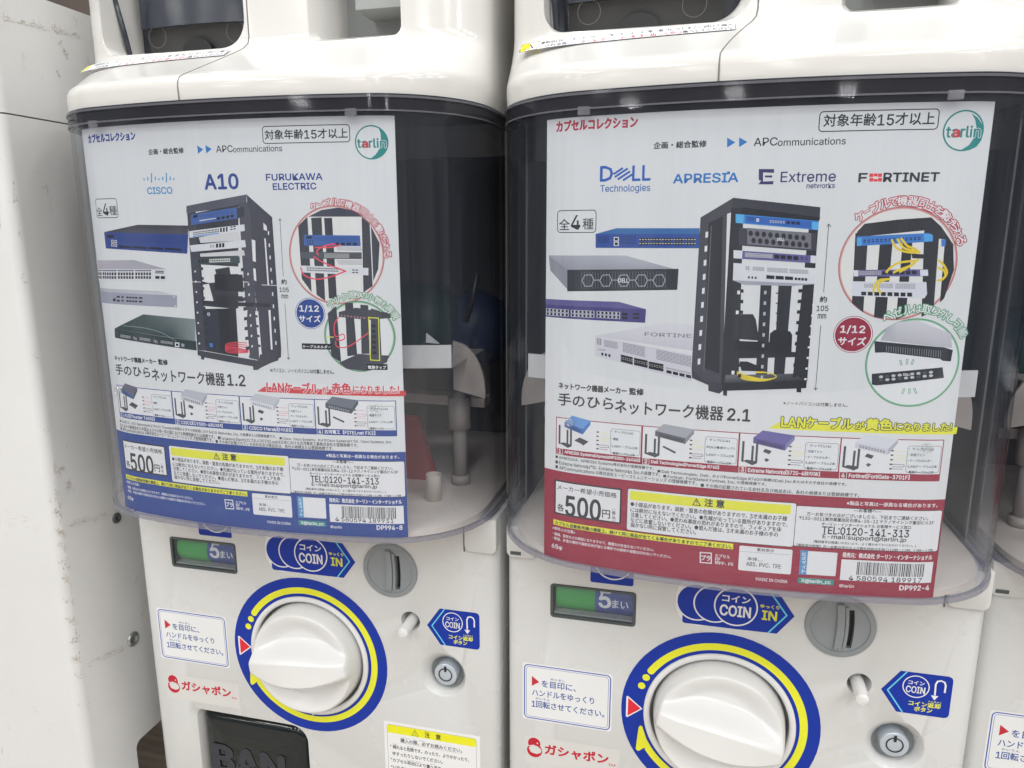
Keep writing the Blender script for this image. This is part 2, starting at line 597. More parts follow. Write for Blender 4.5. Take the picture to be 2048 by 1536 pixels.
class Ink:
    """collects flat coloured print on a surface given in mm; surface(x_mm, y_mm, lift) -> machine point"""
    def __init__(self, surface, theme=(150, 40, 62), light=0.77, bend=True, lift=0.0):
        self.v, self.f, self.c = [], [], []
        self.surface, self.theme, self.light, self.bend = surface, theme, light, bend
        self.k = 0
        self.lift = lift
        self.boxes = []
    def lin(self, c):
        if isinstance(c, str):
            c = self.theme
        return [min(0.80, v / self.light) for v in srgb(c)]
    def add(self, pts, faces, cols, lift):
        multi = isinstance(cols[0], (list, tuple))
        if self.bend:
            cell = [math.floor(p[0] / 5.0 - 1e-9) for p in pts]
            up = [math.floor(p[0] / 5.0 + 1e-9) for p in pts]
            whole, cross = [], []
            for q in faces:
                lo = max(cell[i] for i in q)
                hi = min(up[i] for i in q)
                (cross if lo > hi else whole).append(q)
            faces = whole
            for q in cross:              # a shape over a fold of the sheet is split along the fold
                src = [(pts[i][0], pts[i][1], *(cols[i] if multi else ())) for i in q]
                x = math.floor(min(p[0] for p in src) / 5.0) * 5.0
                xm = max(p[0] for p in src)
                while x < xm:
                    c = clip(clip(src, x, 1), x + 5.0, -1)
                    if len(c) >= 3:
                        o = len(self.v)
                        for p in c:
                            self.v.append(self.surface(p[0], p[1], lift + self.lift))
                        self.f.append(tuple(range(o, o + len(c))))
                        self.c.append([list(p[2:]) for p in c] if multi else [cols] * len(c))
                    x += 5.0
        o = len(self.v)
        for x, y in pts:
            self.v.append(self.surface(x, y, lift + self.lift))
        for q in faces:
            self.f.append(tuple(i + o for i in q))
            self.c.append([cols[i] for i in q] if multi else [cols] * len(q))
    def level(self, x0, y0, x1, y1):
        """ink layer just above every earlier layer that this shape overlaps"""
        L = 0
        for a, b, c, d, q in self.boxes:
            if q > L and a < x1 and c > x0 and b < y1 and d > y0:
                L = q
        self.boxes.append((x0, y0, x1, y1, L + 1))
        return 0.00002 + 0.000004 * (L + 1)
    def lv(self, pts, pad=0.0):
        xs = [p[0] for p in pts]
        ys = [p[1] for p in pts]
        return self.level(min(xs) - pad, min(ys) - pad, max(xs) + pad, max(ys) + pad)
    def poly(self, pts, col, lift=None):
        """col: one colour or one per vertex; wide shapes are cut into strips so they follow the bend"""
        lift = self.lv(pts) if lift is None else lift
        multi = isinstance(col, (list, tuple)) and len(col) == len(pts) and isinstance(col[0], (list, tuple))
        cols = [self.lin(c) for c in col] if multi else self.lin(col)
        xs = [p[0] for p in pts]
        if multi and self.bend:
            src = [(p[0], p[1], *c) for p, c in zip(pts, cols)]
            x = math.floor(min(xs) / 5.0) * 5.0
            while x < max(xs):
                q = clip(clip(src, x, 1), x + 5.0, -1)
                if len(q) >= 3:
                    tri = tessellate_polygon([[Vector((p[0], p[1], 0)) for p in q]])
                    self.add([p[:2] for p in q], [tuple(t) for t in tri], [list(p[2:]) for p in q], lift)
                x += 5.0
            return
        if multi or not self.bend or math.floor(min(xs) / 5.0) == math.floor(max(xs) / 5.0):
            tri = tessellate_polygon([[Vector((p[0], p[1], 0)) for p in pts]])
            self.add(pts, [tuple(t) for t in tri], cols, lift)
            return
        x = math.floor(min(xs) / 5.0) * 5.0
        while x < max(xs):
            q = clip(clip(pts, x, 1), x + 5.0, -1)
            if len(q) >= 3:
                tri = tessellate_polygon([[Vector((p[0], p[1], 0)) for p in q]])
                self.add(q, [tuple(t) for t in tri], cols, lift)
            x += 5.0
    def stroke(self, pts, w, col, closed=False, lift=None):
        lift = self.lv(pts, w / 2) if lift is None else lift
        P = [Vector(p) for p in pts]
        n = len(P)
        L, Rr = [], []
        for i in range(n):
            a = P[i - 1] if (i > 0 or closed) else P[i]
            b = P[(i + 1) % n] if (i < n - 1 or closed) else P[i]
            d1 = (P[i] - a)
            d2 = (b - P[i])
            if d1.length < 1e-6: d1 = d2
            if d2.length < 1e-6: d2 = d1
            d1 = d1.normalized(); d2 = d2.normalized()
            t = (d1 + d2)
            t = t.normalized() if t.length > 1e-6 else d1
            nn = Vector((-t.y, t.x))
            k = max(0.45, abs(Vector((-d1.y, d1.x)).dot(nn)))
            L.append(P[i] + nn * w / 2 / k)
            Rr.append(P[i] - nn * w / 2 / k)
        rng = range(n if closed else n - 1)
        for i in rng:
            j = (i + 1) % n
            self.poly([tuple(L[i]), tuple(L[j]), tuple(Rr[j]), tuple(Rr[i])], col, lift)
    def rrect(self, fill, edge, w, r, x0, y0, x1, y1):
        n = 1 if r < 0.05 else 5
        if fill:
            self.poly(ring_rr(x0, x1, y0, y1, r, n) if r > 0.05 else [(x0, y0), (x1, y0), (x1, y1), (x0, y1)], fill)
        if edge:
            self.stroke(ring_rr(x0, x1, y0, y1, r, n) if r > 0.05 else [(x0, y0), (x1, y0), (x1, y1), (x0, y1)], w, edge, True)
    def disc(self, cx, cy, r, col):
        self.poly(ring_c(cx, cy, r, 56), col)
    def annulus(self, cx, cy, r0, r1, c0, c1=None):
        """colour c0 at radius r0 fading to c1 at r1"""
        n = 64
        a = ring_c(cx, cy, r0, n)
        b = ring_c(cx, cy, r1, n)
        self.add(a + b, [(i, (i + 1) % n, n + (i + 1) % n, n + i) for i in range(n)], [self.lin(c0)] * n + [self.lin(c1 or c0)] * n, self.level(cx - r0, cy - r0, cx + r0, cy + r0))
    def text(self, s, x0, x1, ym, h, col, bold=0.0, ol=None, olw=0.0, lift=None, rot=None, up=0.0012, res=2, part=''):
        """lettering fitted to the box x0..x1 by h; ol = colour of an outline drawn round it"""
        v0, f0 = text_mesh(s, 0.0, res)
        if not len(v0):
            return
        mn, mxx = v0.min(0), v0.max(0)
        sz = mxx - mn
        if s in '-—ー':
            sz = np.array([sz[0], h * sz[0] / max(x1 - x0, 0.01)])
        sx, sy = (x1 - x0) / max(sz[0], 1e-6), h / max(sz[1], 1e-6)
        k = (abs(sx) * sy) ** 0.5
        c = (mn + mxx) / 2
        ctr = np.array([(x0 + x1) / 2, ym])
        def put(off, colr, lf, sh=(0, 0)):
            v, f = text_mesh(s, off, res)
            p = (v - c) * np.array([sx, sy])
            if rot is not None:
                cr, sr = math.cos(rot), math.sin(rot)
                p = p @ np.array([[cr, sr], [-sr, cr]])
            p = p + ctr + np.array(sh)
            self.add([tuple(q) for q in p], f, self.lin(colr), lf)
        m_ = h * 0.6 if rot is not None else 0.0
        base = self.level(x0 - m_, ym - h / 2 - m_, x1 + m_, ym + h / 2 + m_) if lift is None else lift
        if part == 'fill':
            base += 0.00002
        if ol and part != 'fill':
            self.level(x0, ym - h / 2, x1, ym + h / 2)
            w = olw * 0.36
            for i in range(10):
                a = 2 * math.pi * i / 10
                put(0.0, ol, base + i * 0.0000002, (w * math.cos(a), w * math.sin(a)))
            for i in range(5):
                a = 2 * math.pi * (i + 0.5) / 5
                put(0.0, ol, base + 0.000002 + i * 0.0000002, (w * 0.5 * math.cos(a), w * 0.5 * math.sin(a)))
        if part == 'outline':
            return
        if bold > 0.28:
            w = bold * 0.36
            nn = 8
            for i in range(nn):
                a = 2 * math.pi * i / nn
                put(0.0, col, base + 0.0000045 + i * 0.0000002, (w * 0.8 * math.cos(a), w * 0.8 * math.sin(a)))
            put(0.0, col, base + 0.000006)
        else:
            w = max(bold, 0.0) * 0.22 + 0.020 * min(h, 2.5)
            for i in range(3):
                a = 2 * math.pi * (i + 0.25) / 3
                put(0.0, col, base + 0.0000045 + i * 0.0000002, (w * math.cos(a), w * math.sin(a)))
    def arc_text(self, s, cx, cy, r, a0, a1, size, col, ol, olw):
        n = len(s)
        wts = [0.72 if ch in 'ーてでのをらりもしはれけげ' else 1.0 for ch in s]
        tot = sum(wts)
        for part in ('outline', 'fill'):
            acc = 0
            for ch, w in zip(s, wts):
                a = math.radians(a0 + (a1 - a0) * (acc + w / 2) / tot)
                acc += w
                x, y = cx + r * math.cos(a), cy + r * math.sin(a)
                rot = a - math.pi / 2
                hh = size * (0.86 if w < 1 else 1.0)
                ww = hh * 0.92
                if ch == 'ー':
                    q = 0.42 if part == 'outline' else 0.36
                    self.stroke([(x - ww * q * math.cos(rot), y - ww * q * math.sin(rot)), (x + ww * q * math.cos(rot), y + ww * q * math.sin(rot))], 1.25 if part == 'outline' else 0.55, ol if part == 'outline' else col)
                    continue
                self.text(ch, x - ww / 2, x + ww / 2, y, hh * 0.9, col, 0.22, ol, 1.35, rot=rot, part=part)
    def grid(self, col, quad, nx, ny, fx, fy, lift=None):
        lift = self.lv(quad) if lift is None else lift
        q = [np.array(p) for p in quad]   # tl tr br bl
        def pt(u, v):
            t = q[0] * (1 - u) + q[1] * u
            b = q[3] * (1 - u) + q[2] * u
            return tuple(t * (1 - v) + b * v)
        lc = self.lin(col)
        for j in range(ny):
            for i in range(nx):
                u0, u1 = (i + (1 - fx) / 2) / nx, (i + (1 + fx) / 2) / nx
                w0, w1 = (j + (1 - fy) / 2) / ny, (j + (1 + fy) / 2) / ny
                self.add([pt(u0, w0), pt(u1, w0), pt(u1, w1), pt(u0, w1)], [(0, 1, 2, 3)], lc, lift)
    def barcode(self, x0, y1, x1, y0):
        rnd = random.Random(7)
        x = x0
        while x < x1:
            w = rnd.choice((0.22, 0.22, 0.4, 0.55))
            self.poly([(x, y0 + 1.6), (x + w, y0 + 1.6), (x + w, y1), (x, y1)], (30, 32, 34))
            x += w + rnd.choice((0.25, 0.35, 0.5))
    def run(self, items):
        for it in items:
            t = it[0]
            if t == 'P':
                self.poly(it[2], it[1])
            elif t == 'S':
                pts = it[3]
                if len(pts) >= 4 and not it[4]:
                    # loose cables and wires run in smooth curves
                    q = [pts[0]] + list(pts) + [pts[-1]]
                    pts = []
                    for i in range(1, len(q) - 2):
                        for k in range(5):
                            u = k / 5.0
                            pts.append([0.5 * (2 * q[i][a] + (q[i + 1][a] - q[i - 1][a]) * u + (2 * q[i - 1][a] - 5 * q[i][a] + 4 * q[i + 1][a] - q[i + 2][a]) * u * u + (3 * q[i][a] - q[i - 1][a] - 3 * q[i + 1][a] + q[i + 2][a]) * u ** 3) for a in (0, 1)])
                    pts.append(q[-1])
                self.stroke(pts, it[2], it[1], bool(it[4]))
            elif t == 'R':
                self.rrect(*it[1:])
            elif t == 'C':
                _, c0, c1, r0, r1, cx, cy = it
                if c1:
                    self.annulus(cx, cy, r0, r1, c0, c1)
                else:
                    self.disc(cx, cy, r0, c0) if r1 == 0 else self.annulus(cx, cy, r0, r1, c0)
            elif t == 'T':
                _, s, x0, x1, ym, h, c, b, ol, olw, sh = it
                self.text(s, x0, x1, ym, h, c, b, ol or None, olw)
            elif t == 'A':
                self.arc_text(*it[1:])
            elif t == 'G':
                self.grid(it[1], it[2], it[3], it[4], it[5], it[6])
            elif t == 'BAR':
                self.barcode(*it[1:])
    def build(self, name, mat, parent=None):
        me = bpy.data.meshes.new(name)
        me.from_pydata([V(*p) for p in self.v], [], self.f)
        ca = me.color_attributes.new('Col', 'FLOAT_COLOR', 'CORNER')
        flat = []
        for cs in self.c:
            for c in cs:
                flat += [c[0], c[1], c[2], 1.0]
        ca.data.foreach_set('color', flat)
        me.materials.append(mat)
        o = bpy.data.objects.new(name, me)
        SC.collection.objects.link(o)
        if parent:
            o.parent = parent
        return o

def clip(pts, x, s):
    """keep the side s*(px-x) >= 0"""
    out = []
    n = len(pts)
    for i in range(n):
        a, b = pts[i], pts[(i + 1) % n]
        da, db = s * (a[0] - x), s * (b[0] - x)
        if da >= 0:
            out.append(a)
        if (da > 0 and db < 0) or (da < 0 and db > 0):
            t = da / (da - db)
            out.append((x, *[u + (w - u) * t for u, w in zip(a[1:], b[1:])]))
    return out

def empty(name, label, cat, loc=(0, 0, 0), rotz=0.0, group=None):
    o = bpy.data.objects.new(name, None)
    o.empty_display_size = 0.02
    SC.collection.objects.link(o)
    o.location = loc
    o.rotation_euler = (0, 0, rotz)
    o['label'] = label
    o['category'] = cat
    if group:
        o['group'] = group
    return o

# flat print of the two posters, in millimetres from the lower left corner of the sheet
SHARED_PRINT = [["R","TH",0,0,0,0,-0.8,201,51.92],
["R",[216,218,216],[25,25,28],0.9,0.3,6.69,27.09,43.63,46.23],
["T","メーカー希望小売価格",7.99,41.38,42.58,3.02,[38,42,44],0,0,0,0],
["T","各",8.12,12.04,30.81,4.23,[38,42,44],0.3,0,0,0],
["T","500",13.14,32.69,32.64,11.68,[38,42,44],1.3,0,0,0],
["T","円",33.79,38.02,31.18,4.68,[38,42,44],0.3,0,0,0],
["S",[38,42,44],0.16,[[39.13,33.86],[40.02,34.81],[40.96,34.12]],0],
["T","税",39.17,41.0,32.48,2.05,[38,42,44],0.1,0,0,0],
["T","込",39.23,41.07,30.02,2.06,[38,42,44],0.1,0,0,0],
["S",[38,42,44],0.16,[[39.28,28.37],[40.21,27.68],[41.11,28.37]],0],
["R",[222,212,50],0,0,0,5.81,19.87,102.28,22.97],
["T","カプセル自動販売機の機能上、続けて同じ商品が出てくる場合がありますのでご了承ください。",6.81,101.44,21.24,2.2,[38,42,44],0.25,0,0,0],
["T","<使用上の注意>",5.13,18.89,17.84,1.85,[216,218,216],0,0,0,0],
["T","・破損、変形などの原因になりますので、無理な力を加えないでください。",5.45,62.04,14.46,1.83,[216,218,216],0,0,0,0],
["T","・高温、多湿の場所や直射日光が当たる場所での使用や保管は行わないでください。",5.18,71.22,11.81,1.82,[216,218,216],0,0,0,0],
["T","65φ",4.95,11.22,6.74,2.89,[216,218,216],0.2,0,0,0],
["R",[216,218,216],[25,25,28],0.35,1.3,47.17,23.82,131.48,47.45],
["R",[222,212,50],0,0,0.8,48.51,41.18,128.84,46.28],
["P",[38,42,44],[[82.66,46.01],[85.27,41.83],[80.69,41.85]]],
["P",[222,212,50],[[82.71,44.97],[84.41,42.26],[81.39,42.32]]],
["S",[38,42,44],0.45,[[82.74,44.44],[82.8,43.27]],0],
["S",[38,42,44],0.45,[[82.82,42.87],[82.83,42.48]],0],
["T","注 意",86.84,96.6,44.06,4.15,[38,42,44],0.5,0,0,0],
["T","●小部品があります。誤飲・窒息の危険がありますので、3才未満のお子様",48.96,127.41,38.91,2.62,[38,42,44],0.06,0,0,0],
["T","には絶対に与えないでください。●先端が尖っている箇所がありますので、",49.06,127.88,35.7,2.64,[38,42,44],0.06,0,0,0],
["T","注意してください。●思わぬ事故の恐れがありますので、フィギュアを床",49.15,125.06,32.86,2.64,[38,42,44],0.06,0,0,0],
["T","などに放置しないでください。●遊んだ後は、3才未満のお子様の手の",49.25,123.64,29.94,2.65,[38,42,44],0.06,0,0,0],
["T","届かない所に保管してください。",49.34,83.31,27.19,2.69,[38,42,44],0.06,0,0,0],
["S",[216,218,216],0.55,[[86.04,16.34],[91.62,16.5],[91.91,10.87],[86.32,10.69]],1],
["T","プラ",86.67,91.29,13.54,2.96,[216,218,216],0.3,0,0,0],
["T","カプセル",93.61,101.04,15.5,1.86,[216,218,216],0,0,0,0],
["T","PP",93.71,96.12,13.54,1.74,[216,218,216],0,0,0,0],
["T","袋PP、PE",93.57,102.94,11.65,1.88,[216,218,216],0,0,0,0],
["R",[216,218,216],0,0,0.8,105.41,8.8,131.29,22.36],
["T","素材表示",113.99,122.4,20.96,1.82,[38,42,44],0,0,0,0],
["S",[110,112,115],0.15,[[105.6,19.19],[130.52,19.55]],0],
["T","本体‥‥",109.61,117.38,15.58,1.98,[38,42,44],0,0,0,0],
["T","ABS、PVC、TPE",109.32,126.23,12.68,2.24,[38,42,44],0,0,0,0],
["T","MADE IN CHINA",114.56,130.05,4.74,1.73,[216,218,216],0,0,0,0],
["T","※製品と写真は一部異なる場合があります。",154.92,197.55,48.96,2.11,[216,218,216],0.05,0,0,0],
["R",[216,218,216],[25,25,28],0.3,1.0,131.44,24.55,200.28,46.25],
["T","—お客様へ—",158.5,171.36,45.36,1.88,[38,42,44],0.15,0,0,0],
["T","万一お気づきの点がございましたら、下記までご連絡ください。",136.54,193.79,42.24,2.14,[38,42,44],0.03,0,0,0],
["T","〒130-0011東京都墨田区石原4-25-12 テクノサイシング墨田ビル3F",133.06,196.73,39.94,1.89,[38,42,44],0.1,0,0,0],
["T","ターリン・インターナショナル お客様サービス窓口",143.97,186.01,37.38,1.77,[38,42,44],0.1,0,0,0],
["T","TEL：0120-141-313",144.47,185.44,34.08,3.93,[38,42,44],0.4,0,0,0],
["T","E-mail：support@tarlin.jp",144.98,184.45,30.56,2.68,[38,42,44],0.22,0,0,0],
["T","(電話番号は間違いのないよう、よく確かめてからおかけください。)",140.87,189.27,27.62,1.66,[38,42,44],0,0,0,0],
["T","【電話受付時間】月～金曜日(祝日および弊社特休日を除く)10時～12時、13時～17時",133.02,197.89,25.18,1.67,[38,42,44],0,0,0,0],
["R",[70,130,175],0,0,0,135.14,9.27,139.5,22.56],
["T","公",135.87,137.83,20.54,1.95,[216,218,216],0.1,0,0,0],
["T","式",136.05,138.0,18.2,1.96,[216,218,216],0.1,0,0,0],
["T","サ",136.22,138.18,15.86,1.96,[216,218,216],0.1,0,0,0],
["T","イ",136.4,138.36,13.51,1.96,[216,218,216],0.1,0,0,0],
["T","ト",136.58,138.54,11.15,1.96,[216,218,216],0.1,0,0,0],
["R",[216,218,216],0,0,0.5,138.73,9.55,152.84,22.33],
["R",[40,130,120],0,0,0.6,134.99,4.5,152.34,7.55],
["T","X@tarlin_cc",136.52,150.84,5.84,2.37,[216,218,216],0.25,0,0,0],
["T","発売元：株式会社 ターリン・インターナショナル",155.28,198.1,21.44,2.7,[216,218,216],0.25,0,0,0],
["R",[216,218,216],0,0,0,155.02,7.75,198.96,18.98],
["T","©tarlin",155.1,162.1,4.62,1.7,[216,218,216],0,0,0,0],
["BAR",162.62,18.04,195.12,9.45],
["T","企画・総合監修",54.34,78.83,221.29,3.05,[38,42,44],0.35,0,0,0],
["P",[36,108,175],[[87.98,223.65],[88.23,219.16],[91.74,221.39]]],
["P",[36,108,175],[[93.32,223.57],[93.58,219.2],[97.16,221.42]]],
["T","APC",100.02,110.29,221.28,3.59,[38,42,44],0.1,0,0,0],
["T","ommunications",110.52,139.67,220.78,3.13,[38,42,44],-0.05,0,0,0]]
RIGHT_PRINT = [["T","カプセルコレクション",5.38,46.19,232.7,4.95,[165,40,60],0.9,0,0,0],
["R",0,[38,42,44],0.45,1.6,127.7,225.02,177.65,233.51],
["T","対象年齢15才以上",129.58,176.08,229.62,5.28,[38,42,44],0.35,0,0,0],
["C",[30,125,120],[30,125,120],8.75,8.05,188.7,224.25],
["P",[30,125,120],[[191.12,231.53],[194.13,229.69],[196.49,226.66],[197.36,223.64],[196.9,220.12],[195.02,217.4],[191.99,215.91],[188.48,215.95],[191.73,218.15],[193.81,221.67],[194.02,225.69],[193.03,228.9]]],
["T","tarlin",181.47,196.04,223.85,4.84,[30,125,120],0.6,[216,218,216],1.1,0],
["T","a",184.33,187.23,223.18,3.03,[185,45,55],0.7,0,0,0],
["T","D",28.63,34.91,208.97,7.09,[30,85,165],0.7,0,0,0],
["T","LL",44.62,53.21,208.79,6.97,[30,85,165],0.7,0,0,0],
["S",[30,85,165],1.0,[[35.27,208.63],[39.83,211.43]],0],
["S",[30,85,165],1.0,[[35.91,207.24],[42.2,211.13]],0],
["S",[30,85,165],1.0,[[37.37,206.06],[43.41,209.74]],0],
["S",[30,85,165],1.0,[[40.0,205.53],[44.63,208.35]],0],
["T","Technologies",28.8,53.36,201.47,4.34,[50,95,160],0.05,0,0,0],
["T","APRESIA",64.26,93.95,205.66,4.17,[36,108,175],0.6,0,0,0],
["P",[36,108,175],[[88.83,208.48],[90.13,208.45],[90.2,207.14],[88.9,207.17]]],
["P",[52,48,92],[[102.9,209.22],[109.66,209.07],[109.77,207.36],[104.9,207.68],[105.17,203.59],[109.81,203.72],[109.7,202.22],[103.12,202.34],[104.29,204.04],[103.21,204.28]]],
["S",[52,48,92],0.9,[[105.87,205.84],[109.04,205.77]],0],
["T","Extreme",112.83,136.69,205.44,4.67,[62,58,105],0.15,0,0,0],
["T","networks",124.41,136.61,201.37,2.34,[62,58,105],0.1,0,0,0],
["T","F",146.57,150.04,204.6,3.78,[38,42,44],0.7,0,0,0],
["T","RTINET",157.15,180.61,204.61,3.74,[38,42,44],0.7,0,0,0],
["R",[205,50,55],0,0,0.15,150.98,204.85,152.65,206.44],
["R",[205,50,55],0,0,0.15,151.17,202.86,152.84,204.45],
["R",[205,50,55],0,0,0.15,152.81,204.83,154.49,206.41],
["R",[205,50,55],0,0,0.15,153.0,202.84,154.67,204.43],
["R",[205,50,55],0,0,0.15,154.64,204.8,156.31,206.39],
["R",[205,50,55],0,0,0.15,154.83,202.82,156.5,204.4],
["P",[216,218,216],[[152.84,205.06],[154.67,205.03],[154.77,203.99],[152.94,204.01]]],
["R",0,[38,42,44],0.4,1.6,6.44,180.62,26.91,191.55],
["T","全",7.3,13.15,184.62,5.46,[38,42,44],0,0,0,0],
["T","4",13.9,18.75,185.65,7.13,[38,42,44],0.25,0,0,0],
["T","種",19.97,25.64,184.82,5.52,[38,42,44],0,0,0,0],
["P",[46,96,150],[[26.86,179.84],[37.39,182.63],[77.58,182.45],[77.71,179.75]]],
["P",[38,70,138],[[26.86,179.84],[77.71,179.75],[78.04,172.97],[27.01,172.94]]],
["G",[18,34,80],[[27.99,178.78],[33.72,178.77],[33.8,175.39],[28.07,175.37]],9,5,0.6,0.6,0],
["G",[18,34,80],[[39.44,178.91],[47.3,178.9],[47.43,174.72],[39.56,174.7]],12,6,0.6,0.6,0],
["G",[216,218,216],[[36.06,178.42],[38.81,178.42],[38.94,173.85],[36.18,173.84]],1,2,0.9,0.9,0],
["G",[20,22,26],[[36.06,178.42],[38.81,178.42],[38.94,173.85],[36.18,173.84]],1,2,0.6,0.6,0],
["G",[25,28,40],[[48.67,178.07],[76.25,178.06],[76.43,174.33],[48.8,174.24]],5,2,0.88,0.8,0],
["G",[190,190,170],[[48.67,178.07],[76.25,178.06],[76.43,174.33],[48.8,174.24]],20,2,0.5,0.25,0],
["P",[[150,152,160],[165,168,175],[150,152,158],[135,138,145]],[[1.48,168.88],[42.24,169.28],[66.05,163.03],[12.17,161.68]]],
["P",[[128,130,138],[128,130,138],[128,130,138],[128,130,138]],[[1.48,168.88],[12.17,161.68],[12.31,151.71],[2.51,161.12]]],
["P",[[40,42,46],[40,42,46],[40,42,46],[40,42,46]],[[12.17,161.68],[68.59,163.06],[68.35,152.79],[12.32,150.59]]],
["G",[75,78,84],[[19.1,161.44],[62.96,162.43],[63.34,153.03],[19.27,151.54]],30,1,0.35,0.9,0],
["S",[150,152,155],0.42,[[20.18,156.34],[21.65,159.16],[25.12,159.37],[26.53,156.71],[25.24,153.69],[21.91,153.45]],1],
["S",[150,152,155],0.42,[[26.53,156.71],[29.53,156.85]],0],
["S",[150,152,155],0.42,[[29.53,156.56],[30.96,159.34],[34.35,159.55],[35.75,156.91],[34.5,153.92],[31.24,153.7]],1],
["S",[150,152,155],0.42,[[35.75,156.91],[38.68,157.05]],0],
["S",[150,152,155],0.42,[[38.68,156.76],[40.07,159.51],[43.39,159.72],[44.77,157.1],[43.56,154.14],[40.37,153.92]],1],
["S",[150,152,155],0.42,[[44.77,157.1],[47.65,157.23]],0],
["S",[150,152,155],0.42,[[47.65,156.95],[49.0,159.68],[52.26,159.87],[53.63,157.28],[52.45,154.35],[49.32,154.13]],1],
["S",[150,152,155],0.42,[[53.63,157.28],[56.45,157.41]],0],
["S",[150,152,155],0.42,[[56.46,157.12],[57.76,159.83],[60.97,160.02],[62.33,157.44],[61.19,154.54],[58.11,154.33]],1],
["T","DELL",39.12,44.2,156.9,2.0,[216,218,216],0.2,0,0,0],
["P",[86,80,132],[[-0.1,146.04],[39.64,146.09],[53.5,142.78],[-0.08,143.01]]],
["P",[64,58,112],[[-0.08,143.16],[53.5,142.78],[53.24,135.91],[-0.03,136.53]]],
["G",[200,200,205],[[0.1,141.11],[13.24,141.14],[13.29,137.31],[0.13,137.3]],6,2,0.92,0.9,0],
["G",[20,22,26],[[0.1,141.11],[13.24,141.14],[13.29,137.31],[0.13,137.3]],6,2,0.6,0.72,0],
["G",[200,200,205],[[14.41,141.11],[27.09,141.1],[27.17,137.32],[14.47,137.36]],6,2,0.92,0.9,0],
["G",[20,22,26],[[14.41,141.11],[27.09,141.1],[27.17,137.32],[14.47,137.36]],6,2,0.6,0.72,0],
["G",[200,200,205],[[28.23,141.07],[40.52,141.02],[40.62,137.3],[28.31,137.37]],6,2,0.92,0.9,0],
["G",[20,22,26],[[28.23,141.07],[40.52,141.02],[40.62,137.3],[28.31,137.37]],6,2,0.6,0.72,0],
["G",[20,22,26],[[41.33,140.91],[44.25,140.87],[44.37,137.01],[41.44,137.11]],1,2,0.95,0.7,0],
["G",[30,30,40],[[46.72,141.1],[50.33,141.01],[50.46,137.25],[46.84,137.33]],1,2,0.9,0.55,0],
["P",[[188,188,192],[200,200,203],[196,196,200],[182,182,188]],[[27.6,128.09],[64.36,136.69],[76.71,135.7],[77.32,122.83]]],
["P",[[190,190,196],[190,190,196],[190,190,196],[190,190,196]],[[27.6,128.09],[77.14,120.65],[77.77,107.2],[27.98,117.55]]],
["T","FORTINE",53.22,76.29,130.21,1.87,[120,118,124],0.1,0,0,0],
["G",[95,95,105],[[28.54,127.01],[31.2,126.71],[31.28,123.26],[28.61,123.64]],2,6,0.8,0.6,0],
["G",[95,95,105],[[32.49,126.33],[39.71,125.22],[39.8,121.8],[32.58,122.74]],10,6,0.8,0.5,0],
["G",[95,95,105],[[42.22,125.5],[53.52,123.72],[53.71,118.35],[42.36,120.45]],16,8,0.8,0.5,0],
["G",[95,95,105],[[59.3,122.84],[76.62,119.91],[76.87,114.47],[59.5,117.56]],24,8,0.8,0.5,0],
["P",[20,22,26],[[41.36,119.12],[47.6,118.0],[47.72,114.13],[41.47,115.39]]],
["G",[150,150,145],[[41.39,118.23],[47.62,117.11],[47.68,115.39],[41.43,116.58]],6,2,0.6,0.4,0],
["P",[20,22,26],[[48.19,117.81],[55.21,116.73],[55.35,112.88],[48.31,114.09]]],
["G",[150,150,145],[[48.22,116.92],[55.25,115.84],[55.31,114.14],[48.27,115.28]],6,2,0.6,0.4,0],
["P",[20,22,26],[[55.66,116.35],[63.17,115.3],[63.32,111.47],[55.79,112.65]]],
["G",[150,150,145],[[55.69,115.46],[63.2,114.42],[63.27,112.72],[55.75,113.83]],6,2,0.6,0.4,0],
["G",[20,22,26],[[64.41,112.68],[77.34,110.48],[77.44,108.43],[64.49,110.84]],4,1,0.8,0.8,0],
["G",[95,95,105],[[64.36,114.0],[77.0,111.78],[77.04,110.83],[64.4,113.05]],1,3,1,0.4,0],
["G",[40,40,48],[[30.83,119.62],[36.44,118.76],[36.48,117.33],[30.87,118.11]],3,1,0.6,1,0],
["T","F::RTINET",29.43,33.61,120.94,0.75,[38,42,44],0,0,0,0],
["P",[[58,58,64],[58,58,64],[58,58,64],[58,58,64],[58,58,64],[58,58,64],[58,58,64]],[[77.8,187.49],[92.09,196.26],[92.45,190.01],[89.9,189.05],[92.48,103.66],[83.79,107.91],[77.03,114.11]]],
["P",[[48,48,54],[48,48,54],[48,48,54],[48,48,54]],[[92.08,196.46],[131.11,191.74],[131.23,187.1],[92.21,191.99]]],
["P",[[24,24,28],[24,24,28],[24,24,28],[24,24,28]],[[81.58,184.78],[87.99,188.07],[90.46,111.9],[83.12,114.43]]],
["S",[90,92,100],0.35,[[82.98,183.44],[83.06,112.83]],0],
["P",[216,218,216],[[80.47,180.62],[81.65,180.89],[81.66,178.19],[80.47,177.92]]],
["P",[216,218,216],[[80.4,174.0],[81.59,174.27],[81.59,171.56],[80.4,171.28]]],
["P",[216,218,216],[[80.33,167.32],[81.53,167.6],[81.53,164.86],[80.34,164.58]]],
["P",[216,218,216],[[80.27,160.59],[81.46,160.88],[81.47,158.12],[80.27,157.82]]],
["P",[216,218,216],[[80.2,153.8],[81.4,154.1],[81.41,151.32],[80.2,151.02]]],
["P",[216,218,216],[[80.13,146.96],[81.34,147.27],[81.34,144.47],[80.13,144.15]]],
["P",[216,218,216],[[80.06,140.07],[81.27,140.39],[81.28,137.56],[80.06,137.24]]],
["P",[216,218,216],[[79.99,133.12],[81.21,133.45],[81.21,130.6],[79.99,130.27]]],
["P",[216,218,216],[[79.92,126.11],[81.14,126.45],[81.15,123.58],[79.92,123.24]]],
